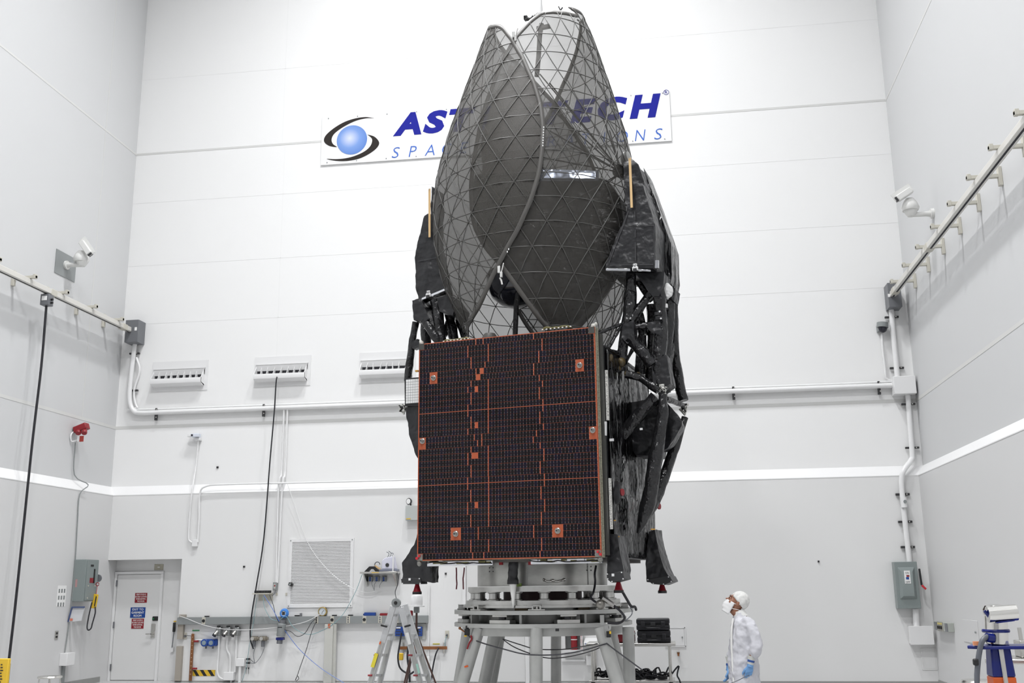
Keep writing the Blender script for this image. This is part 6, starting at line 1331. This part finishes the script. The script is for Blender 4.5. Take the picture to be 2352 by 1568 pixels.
MB().cyl((AP.x, AP.y, 1.0), (AP.x, AP.y, 1.10), .035, 12).build('collar', M_BLACK, t); MB().cbox((AP.x-.10, AP.y-.03, 1.33), (.1, .06, .08)).build('red_clamp', M_RED, t, bevel=.015); MB().cbox((AP.x-.2, AP.y-.1, .72), (.06, .05, .10)).build('yellow_plug', M_YELLOW, t, bevel=.01)
# ---------------- steel table with cases
Ya, Yb_ = 15.7, 16.35
zt_ = W(1450, 1477, Ya).z; xa_, xb_ = W(1345, 1478, Ya).x, W(1552, 1478, Ya).x
t = thing('steel_table', 'steel work table right of the satellite stand', 'table', (xa_, Ya, 0)); MB().box(xa_, xb_, Ya, Yb_, zt_-.045, zt_).build('tabletop', M_STEEL, t, bevel=.01); zs_ = W(1500, 1563, Ya).z; MB().box(xa_+.03, xb_-.03, Ya+.03, Yb_-.03, zs_-.03, zs_).build('shelf', M_STEEL, t, bevel=.006)
for x in (xa_+.09, xb_-.09):
    for y in (Ya+.05, Yb_-.05): o = MB().cyl((x, y, .1), (x, y, zt_-.045), .024, 14).build('leg', M_STEEL, t); MB().cyl((x, y, zs_-.06), (x, y, zs_-.02), .034, 12).build('bracket', M_BLACK, o); MB().cyl((x-.015, y, .05), (x+.015, y, .05), .05, 16).build('castor', M_BLACK, o)
M_CASE = mat('black_polymer', (.014, .014, .018), .5, bump=.2, bscale=60)
def case(label, px0, px1, z0, z1, ya):
    x0, x1 = W(px0, 1450, ya).x, W(px1, 1450, ya).x; t = thing('equipment_case', label, 'case', ((x0+x1)/2, ya, z0), group='black cases on the table'); zm = z0+(z1-z0)*.5
    MB().box(x0, x1, ya, ya+.38, z0+.002, zm-.004).build('base_shell', M_CASE, t, bevel=.02); MB().box(x0, x1, ya, ya+.38, zm+.004, z1-.002).build('lid', M_CASE, t, bevel=.02); MB().box(x0+.008, x1-.008, ya+.01, ya+.37, zm-.006, zm+.006).build('seal', M_BLACK, t)
    for f in (.2, .8): MB().box(x0+(x1-x0)*f-.03, x0+(x1-x0)*f+.03, ya-.012, ya+.01, zm-.04, zm+.04).build('latch', M_CASE, t, bevel=.006)
    MB().box((x0+x1)/2-.035, (x0+x1)/2+.035, ya-.006, ya+.01, zm-.02, zm+.03).build('badge', M_DARK, t, bevel=.004); MB().tube([V((x0+x1)/2-.1, ya, zm-.05), V((x0+x1)/2-.08, ya-.02, zm-.05), V((x0+x1)/2+.08, ya-.02, zm-.05), V((x0+x1)/2+.1, ya, zm-.05)], .01, 6).build('handle', M_CASE, t)
    for f in range(1, 9): MB().box(x0+(x1-x0)*f/9-.006, x0+(x1-x0)*f/9+.006, ya-.006, ya+.01, zm+.05, z1-.02).build('rib', M_CASE, t)
zc1 = W(1500, 1447.5, Ya+.1).z; zc2 = W(1500, 1420, Ya+.1).z
case('lower black case of the two stacked on the steel table', 1463, 1540, zt_, zc1, Ya+.1); case('upper black case of the two stacked on the steel table', 1462, 1539, zc1, zc2, Ya+.1)
x0, x1 = W(1416, 1460, Ya+.15).x, W(1458, 1460, Ya+.15).x; t = thing('red_box', 'dark red toolbox on the steel table behind the stand leg', 'toolbox', ((x0+x1)/2, Ya+.15, zt_)); hb_ = W(1440, 1448, Ya+.15).z
MB().box(x0, x1, Ya+.15, Ya+.4, zt_+.001, hb_).build('body', M_RED, t, bevel=.02); MB().box(x0-.004, x1+.004, Ya+.146, Ya+.404, hb_-.055, hb_-.03).build('band', M_PAPER, t, bevel=.004)
rnd = random.Random(4)
t = thing('cable_pile', 'tangled heap of black cables on the lower shelf of the steel table', 'cables', ((xa_+xb_)/2, Ya+.3, zs_))
for k in range(16):
    cx_, cy_ = rnd.uniform(xa_+.3, xb_-.3), rnd.uniform(Ya+.15, Yb_-.2); r = rnd.uniform(.10, .2); n = 14; pts = [V(cx_+r*1.4*math.cos(q*2*math.pi/n+k)+rnd.uniform(-.03, .03), cy_+r*.6*math.sin(q*2*math.pi/n+k), zs_+.02+abs(rnd.gauss(0, .055))) for q in range(n)]
    MB().tube(smoothpts(pts+[pts[0]], 3), .012, 6).build('coil', M_CABLE, t)
MB().tube(smoothpts([V(xb_-.1, Ya+.1, zs_+.05), V(xb_-.02, Ya-.02, zs_+.16), V(xb_+.03, Ya-.04, zs_+.2), V(xb_+.0, Ya-.04, zs_+.08), V(xb_+.04, Ya-.04, zs_-.02), V(xb_+.08, Ya-.05, .06), V(xb_+.2, Ya-.1, .013)], 4), .012, 7).build('coil', M_CABLE, t)
for k in range(5): MB().cbox((xa_+.4+k*.17, Ya+.2, zs_+.03), (.1, .12, .05), Matrix.Rotation(k*1.3, 3, 'Z')).build('power_brick', M_DARK, t, bevel=.01)
# ---------------- steel stools, yellow board
def stool(label, c, zt, r):
    t = thing('steel_stool', label, 'stool', (c.x, c.y, 0), group='steel stools'); MB().lathe((c.x, c.y, zt-.03), (0, 0, 1), [(r, 0), (r+.012, .012), (r, .03), (r*.8, .026)], 28).build('seat', M_STEEL, t); MB().tube([V(c.x+r*.9*math.cos(q*math.pi/12), c.y+r*.9*math.sin(q*math.pi/12), zt*.4) for q in range(24)], .009, 6, closed=True).build('foot_ring', M_STEEL, t)
    for k in range(4): a = k*math.pi/2+.5; MB().cyl((c.x+r*.85*math.cos(a), c.y+r*.85*math.sin(a), zt-.025), (c.x+r*1.15*math.cos(a), c.y+r*1.15*math.sin(a), .002), .012, 8).build('leg', M_STEEL, t)
sl = W(115, 1552, 15.0); stool('steel stool in front of the left wall', sl, sl.z, .165)
sr = W(2247, 1561, 9.6); stool('steel stool beside the blue lift on the right', sr, sr.z, .135)
yl = W(8, 1512, 9.5); t = thing('yellow_board', 'yellow sign board cut off at the lower left edge', 'sign', (yl.x-.1, 9.5, 0)); MB().box(yl.x-.30, yl.x+.055, 9.5, 9.54, .35, yl.z).build('board', M_YELLOW, t, bevel=.008)
for x in (yl.x-.27, yl.x+.02): MB().box(x-.015, x+.015, 9.54, 9.57, 0, yl.z-.05).build('post', M_GREYD, t); MB().box(x-.02, x+.02, 9.42, 9.68, 0, .025).build('foot', M_GREYD, t)
for k in range(9): MB().box(yl.x-.02, yl.x-.005+.006*(k % 3), 9.496, 9.4995, yl.z-.06-k*.026, yl.z-.05-k*.026).build('print_mark', M_INK, t, smooth=None)
# ---------------- blue lift with steel head, right edge
bl = W(2290, 1470, 9.0); bx, by = bl.x, 9.0; g = lambda px, py, Y=9.0: W(px, py, Y)
t = thing('blue_lift', 'blue and polished steel lifting column at the right edge', 'lift', (bx+.05, by, 0))
top = g(2286, 1395); j1 = g(2287, 1440); j2 = g(2290, 1478); bot = g(2303, 1568)
MB().cyl(j2, g(2287, 1415), .085, 28).build('steel_column', M_CHROME, t); MB().lathe(g(2287, 1448), (0, 0, 1), [(.10, -.012), (.105, 0), (.10, .012)], 28).build('column_ring', M_BLUED, t); MB().lathe(g(2286, 1405), (0, 0, 1), [(.09, -.02), (.095, .02), (.08, .05), (.03, .062)], 28).build('column_cap', M_CHROME, t)
ca, cb = g(2268, 1411, 8.9), g(2334, 1406, 8.9); hh_ = MB().cyl(ca, cb, .062, 28).build('steel_cylinder', M_CHROME, t); MB().cyl(ca+V(-.02, 0, .03), ca+V(.02, 0, -.03), .012, 8).build('blue_knob', M_BLUED, hh_); MB().beam(ca+V(.05, -.02, -.06), cb+V(-.03, -.02, -.058), .04, .012).build('blue_strip', M_BLUED, hh_)
MB().hull2([V(j2.x-.07, by-.07, j2.z), V(j2.x+.075, by-.07, j2.z), V(j2.x+.075, by+.07, j2.z), V(j2.x-.07, by+.07, j2.z)], [V(bot.x-.09, by-.09, bot.z+.05), V(bot.x+.08, by-.09, bot.z+.05), V(bot.x+.08, by+.09, bot.z+.05), V(bot.x-.09, by+.09, bot.z+.05)]).build('blue_body', M_BLUED, t, bevel=.012)
MB().box(bot.x-.09, bot.x+.08, by-.09, by+.09, .25, bot.z+.05).build('orange_body', M_ORANGE, t, bevel=.01); MB().beam(V(j2.x+.0, by-.085, j2.z-.01), V(bot.x-.0, by-.10, bot.z-.1), .035, .012).build('steel_strip', M_STEEL, t)
MB().box(bot.x-.35, bot.x+.35, by-.35, by+.35, .12, .25).build('base', M_BLUED, t, bevel=.02)
for sx in (-.28, .28):
    for sy in (-.28, .28): MB().cyl((bot.x+sx-.02, by+sy, .06), (bot.x+sx+.02, by+sy, .06), .06, 16).build('castor', M_BLACK, t)
zp = g(2290, 1481).z; MB().prism([V(g(2217, 1480).x, by-.05, zp), V(g(2250, 1480).x, by-.14, zp), V(g(2420, 1480).x, by-.14, zp), V(g(2420, 1480).x, by+.2, zp), V(g(2240, 1480).x, by+.14, zp)], (0, 0, -.025)).build('blue_plate', M_BLUED, t, bevel=.006); c = g(2243, 1477, 8.9); MB().cbox(c, (.05, .03, .03)).build('orange_label', mat('pale_orange', srgb(225, 150, 110), .5), t)
MB().tube(smoothpts([g(2283, 1466, 8.9), g(2268, 1462, 8.88), g(2256, 1472, 8.86), g(2249, 1500, 8.86), g(2245, 1535, 8.86), g(2244, 1568, 8.86), g(2246, 1640, 8.9), g(2270, 1720, 8.95)], 4), .021, 10).build('hose', M_CABLEG, t); MB().cyl(g(2266, 1463, 8.88), g(2280, 1466, 8.9), .035, 12).build('hose_fitting', M_BLUED, t); MB().cbox(g(2241, 1520, 8.85), (.04, .04, .05)).build('hose_clip', M_BLACK, t, bevel=.01)
# steel frame table behind it
tp_ = W(2300, 1520, 11.0); t = thing('steel_bench', 'steel bench behind the blue lift on the right', 'table', (tp_.x, 11.2, 0)); xa2, xb2 = W(2262, 1515, 11.0).x, W(2262, 1515, 11.0).x+1.3
M2 = Matrix.Rotation(-.35, 3, 'Z'); o2 = V(xa2, 11.0, 0); r2 = lambda x, y, z: o2 + M2 @ V(x, y, 0) + V(0, 0, z); zt2 = W(2270, 1512, 11.0).z
MB().hull2([r2(0, 0, zt2-.05), r2(1.2, 0, zt2-.05), r2(1.2, .6, zt2-.05), r2(0, .6, zt2-.05)], [r2(0, 0, zt2), r2(1.2, 0, zt2), r2(1.2, .6, zt2), r2(0, .6, zt2)]).build('tabletop', M_STEEL, t, bevel=.012)
for x in (.08, 1.12):
    for y in (.06, .54): MB().cyl(r2(x, y, 0.001), r2(x, y, zt2-.05), .028, 14).build('leg', M_STEEL, t)
for z in (.35, .42): MB().cyl(r2(.08, .06, z), r2(1.12, .06, z), .012, 8).build('stretcher', M_STEEL, t)
fx = W(2338, 1470, 11.2); t = thing('steel_fixture', 'steel fixture with a side handle on the bench at right edge', 'fixture', (fx.x+.05, 11.2, zt2)); MB().box(fx.x-.0, fx.x+.16, 11.15, 11.35, zt2+.001, fx.z).build('block', M_STEEL, t, bevel=.008); MB().cyl((fx.x-.09, 11.2, fx.z-.06), (fx.x, 11.2, fx.z-.06), .018, 10).build('handle', M_STEEL, t); MB().beam((fx.x+.03, 11.2, fx.z), (fx.x+.025, 11.2, fx.z+.12), .03, .03).build('arm', M_STEEL, t)

# ================================================================== the person
PY = 12.6; p0 = W(1708, 1568, PY); PO = V(p0.x, PY, 0)
PER = thing('person', 'person in white coverall, hair cap, mask and blue gloves looking up', 'person', PO)
def Q(px, py, dy=0.0): w = W(px, py, PY); return V(w.x, PY+dy, w.z)
KX = (W(1718, 1460, PY).x-W(1698, 1460, PY).x)/20
def remesh(mb, name, mt, parent, vox, sm=6, disp=None, sub=False):
    o = mb.build(name, mt, parent, smooth=180, fixn=True)
    r = o.modifiers.new('remesh', 'REMESH'); r.mode = 'VOXEL'; r.voxel_size = vox; r.use_smooth_shade = True
    s = o.modifiers.new('smooth', 'SMOOTH'); s.factor = 0.5; s.iterations = sm
    if disp:
        key = 'fold_%g' % disp[1]; tx = bpy.data.textures.get(key) or bpy.data.textures.new(key, 'CLOUDS'); tx.noise_scale = disp[1]; tx.noise_depth = 3
        d = o.modifiers.new('folds', 'DISPLACE'); d.texture = tx; d.strength = disp[0]; d.texture_coords = 'LOCAL'
    return o
def loft(mb, secs, n=28):
    rows = []
    for c, hx, hy in secs: rows.append([c+V(hx*math.cos(2*math.pi*j/n), hy*math.sin(2*math.pi*j/n), 0) for j in range(n)])
    k = len(rows); mb.grid(rows, closed=True); base = len(mb.v)-k*n
    mb.f.append(tuple(base+j for j in range(n))); mb.f.append(tuple(base+(k-1)*n+j for j in reversed(range(n))))
    return mb
M_SKIN = mat('skin', srgb(150, 104, 82), .5, var=.06, vscale=20)
M_COAT = mat('white_fabric', (.62, .62, .66), .75, bump=.5, bscale=7, bdist=.03, spec=.2)
M_GLOVE = mat('blue_nitrile', srgb(112, 158, 208), .45)
# body: one surface (head with face, neck, trunk, arms, legs)
hc = Q(1694, 1381); ht = math.radians(32)                # head tilted back
HR = Matrix.Rotation(ht, 3, 'Y')                         # local -X is the face, +Z the crown
def hp(x, y, z): return hc + HR @ V(x, y, z)
bd = MB()
bd.ball(hc + HR @ V(.012, 0, .022), (.094, .073, .092), 24, 16, HR)                 # cranium
bd.ball(hp(-.038, 0, -.035), (.062, .056, .078), 20, 14, HR)                        # face
bd.ball(hp(-.066, 0, -.098), (.034, .036, .026), 14, 10, HR)                        # chin
bd.ball(hp(-.092, 0, .018), (.018, .048, .014), 14, 8, HR)                          # brow
bd.hull2([hp(-.095, -.012, .005), hp(-.095, .012, .005), hp(-.085, .018, -.042), hp(-.085, -.018, -.042)], [hp(-.102, -.006, .002), hp(-.102, .006, .002), hp(-.128, .012, -.036), hp(-.128, -.012, -.036)])   # nose
bd.ball(hp(-.122, 0, -.034), (.013, .016, .011), 12, 8)
bd.ball(hp(-.096, 0, -.066), (.014, .026, .008), 12, 8).ball(hp(-.094, 0, -.078), (.013, .022, .008), 12, 8)    # lips
for s in (-1, 1):
    bd.ball(hp(.012, s*.074, -.022), (.022, .012, .034), 12, 10, HR)                # ears
    bd.ball(hp(-.086, s*.032, -.012), (.016, .018, .014), 10, 8)                    # eyelids
    bd.ball(hp(-.062, s*.042, -.045), (.03, .02, .03), 12, 8)                       # cheeks
nb = Q(1699, 1412)
bd.tube([hp(.02, 0, -.05), hp(.015, 0, -.11), nb+V(.0, 0, .0), nb+V(.015, 0, -.06)], [.056, .054, .062, .09], 16)
def seg(px, py): return Q(px, py)
loft(bd, [(seg(1700, 1418), .05, .08), (seg(1704, 1432), .07, .12), (seg(1706, 1450), .10, .16), (seg(1707, 1490), .11, .16), (seg(1708, 1530), .12, .17), (V(p0.x, PY, .82), .12, .17), (V(p0.x, PY, .74), .10, .15)])
for s in (-1, 1):
    bd.tube([V(p0.x, PY+s*.09, .84), V(p0.x-.01, PY+s*.095, .45), V(p0.x+.015, PY+s*.10, .10)], [.088, .062, .042], 12)
    bd.tube([V(p0.x+.03, PY+s*.10, .05), V(p0.x-.06, PY+s*.105, .05), V(p0.x-.16, PY+s*.11, .04)], [.045, .042, .03], 10)
sh = {-1: [Q(1711, 1424, -.13), Q(1731, 1475, -.22), Q(1722, 1512, -.22), Q(1720, 1522, -.22)], 1: [Q(1700, 1424, .14), Q(1698, 1480, .19), Q(1677, 1518, .10), Q(1676, 1527, .09)]}
for s in (-1, 1): bd.tube(sh[s], [.042, .038, .03, .026], 12)
BODY = remesh(bd, 'body', M_SKIN, PER, .006, 4)
# eyes and brows
for s in (-1, 1):
    MB().ball(hp(-.099, s*.031, -.011), .0085, 10, 8).build('eye', mat('eye_dark', (.02, .015, .012), .2), BODY)
    MB().tube([hp(-.100, s*.015, .016), hp(-.103, s*.033, .021), hp(-.092, s*.05, .014)], .005, 6).build('eyebrow', mat('grey_hair', (.12, .10, .09), .6), BODY)
# coverall: trunk, sleeves and legs as one garment
ct_ = MB()
loft(ct_, [(Q(1698, 1404), .048, .062), (Q(1700, 1413), .066, .085), (Q(1702, 1420), .09, .15), (Q(1706, 1432), .125, .205), (Q(1707, 1455), .148, .215), (Q(1707, 1490), .160, .20), (Q(1708, 1525), .168, .205), (Q(1709, 1550), .175, .21), (Q(1710, 1568), .178, .212), (V(p0.x, PY, .50), .175, .21), (V(p0.x, PY, .40), .172, .205)])
slv = {-1: [Q(1710, 1422, -.13), Q(1722, 1438, -.19), Q(1731, 1465, -.22), Q(1733, 1485, -.225), Q(1728, 1498, -.225), Q(1724, 1504, -.225)], 1: [Q(1700, 1422, .15), Q(1700, 1445, .20), Q(1699, 1480, .20), Q(1688, 1502, .14), Q(1681, 1511, .10), Q(1678, 1515, .09)]}
for s in (-1, 1): ct_.tube(smoothpts(slv[s], 2), [.066, .068, .069, .068, .067, .068, .071, .074, .070, .056, .050], 14)
for s in (-1, 1): ct_.tube([V(p0.x, PY+s*.09, .5), V(p0.x, PY+s*.095, .3), V(p0.x+.015, PY+s*.10, .09)], [.11, .095, .085], 14)
COAT = remesh(ct_, 'coverall', M_COAT, PER, .012, 5, (.045, .09))
COAT['label'] = 'white cleanroom coverall'
# front placket with snaps, raised collar
pl = [Q(1683, 1419, -.10), Q(1679, 1445, -.12), Q(1679, 1480, -.125), Q(1681, 1520, -.13), Q(1684, 1568, -.13)]
MB().tube(smoothpts(pl, 4), .013, 6).build('placket', mat('white_trim', (.82, .82, .80), .6), COAT)
MB().lathe(Q(1698, 1408), V(-.35, 0, 1), [(.085, -.05), (.072, 0), (.066, .03), (.060, .03), (.062, -.05)], 24, cap=False).build('collar', mat('white_trim', (.82, .82, .80), .6), COAT)
for s in (-1, 1): MB().tube([sh[s][2]+V(0, 0, .045), sh[s][2]+V(0, 0, -.01), sh[s][3]+V(0, 0, .0)], [.045, .037, .035], 14).build('knit_cuff', mat('grey_knit', (.60, .61, .58), .8), COAT)
# gloves: palm, four fingers and thumb as one surface each
def glove(wrist, down, fwd, s, hold):
    down, fwd = down.normalized(), fwd.normalized(); side = down.cross(fwd).normalized(); mb = MB()
    mb.tube([wrist-down*.02, wrist+down*.02, wrist+down*.05], [.034, .033, .036], 14)
    pc = wrist+down*.075
    mb.hull2([wrist+down*.03+fwd*a+side*b for a, b in ((-.036, -.016), (.036, -.016), (.036, .016), (-.036, .016))], [wrist+down*.105+fwd*a+side*b for a, b in ((-.044, -.014), (.044, -.014), (.044, .014), (-.044, .014))])
    for k, (o, l) in enumerate(((.034, .070), (.012, .080), (-.012, .075), (-.034, .060))):
        b0 = wrist+down*.10+fwd*o; cur = side*s
        a1 = b0+down*l*.45+cur*.006*hold; a2 = a1+down*l*.32+cur*.022*hold; a3 = a2+down*l*.16+cur*.026*hold
        mb.tube([b0-down*.02, b0, a1, a2, a3], [.0115, .0112, .0105, .0098, .0085], 10)
    tb0 = wrist+down*.045+fwd*.034; mb.tube([tb0-fwd*.01, tb0+fwd*.022+down*.025, tb0+fwd*.034+down*.052+side*s*.01, tb0+fwd*.030+down*.075+side*s*.018], [.015, .0135, .0115, .010], 10)
    o = remesh(mb, 'glove', M_GLOVE, PER, .0042, 3); o['label'] = 'blue nitrile glove'
    MB().tube([wrist-down*.028, wrist-down*.005], [.040, .039], 16).build('glove_band', mat('deep_blue_band', srgb(42, 80, 150), .4), o)
    return o
wn = Q(1721, 1518, -.22); glove(wn, Q(1716, 1545, -.22)-wn, V(-1, -.15, -.2), 1, .8)
wf_ = Q(1676, 1531, .08); glove(wf_, Q(1674, 1552, .07)-wf_, V(-.25, -1, 0), 1, .9)
# hair cap and mask
def shell_pts(fn, n=28, m=12):
    return [[fn(i/m, j/n) for j in range(n)] for i in range(m+1)]
capm = MB()
def capf(t, u):
    th = t*math.radians(112); ph = u*2*math.pi; bul = 1+.07*math.sin(ph*9)*t
    return hc + HR @ (Matrix.Rotation(math.radians(22), 3, 'Y') @ V(.100*math.sin(th)*math.cos(ph)*bul, .083*math.sin(th)*math.sin(ph)*bul, .100*math.cos(th)) + V(.022, 0, .028))
capm.grid(shell_pts(capf, 36, 14), closed=True)
M_CAP = mat('bouffant_fabric', (.70, .70, .68), .8, var=.12, vscale=30, bump=.5, bscale=35)
cp = capm.build('hair_cap', M_CAP, PER, smooth=180, fixn=False); sd = cp.modifiers.new('thick', 'SOLIDIFY'); sd.thickness = .004
cp['label'] = 'white bouffant hair cap'
def maskf(t, u):
    a = (u-.5)*math.radians(150); z = -.034-t*.145; r = .092+.022*math.sin(math.pi*min(1, t*1.1))*math.cos(a)**2 + .012*t
    pl_ = .003*math.sin(t*22)
    return hc + HR @ V(-(r+pl_)*math.cos(a)-.03*math.cos(a)*(1-.6*t)+.01, .078*math.sin(a)*(1-.25*t), z)
mk = MB().grid([[maskf(i/12, j/20) for j in range(21)] for i in range(13)]).build('face_mask', mat('mask_fabric', (.80, .80, .80), .8), PER, smooth=180, fixn=False); sd = mk.modifiers.new('thick', 'SOLIDIFY'); sd.thickness = .004
for s in (-1, 1):
    for a, b in (((-.02, s*.073, -.04), (.075, s*.06, .0)), ((-.02, s*.07, -.10), (.07, s*.055, -.07))): MB().tube([hp(*a), hp((a[0]+b[0])/2, s*.079, (a[2]+b[2])/2), hp(*b)], .003, 5).build('mask_tie', M_PAPER, mk)
# shoe covers
for s in (-1, 1): MB().ball(V(p0.x-.05, PY+s*.105, .045), (.15, .055, .05), 18, 10).build('shoe_cover', M_COAT, PER)
# the cord the person holds
cable('tether_cord', 'thin dark cord running from the blue glove down to the left', [Q(1717, 1546, -.24), Q(1706, 1549, -.3), Q(1690, 1556, -.35), Q(1670, 1563, -.38), Q(1650, 1570, -.4), Q(1600, 1592, -.4), V(Q(1540, 1600).x, PY-.4, .012), V(Q(1480, 1600).x, PY-.3, .008)], .0045, M_CABLEG)
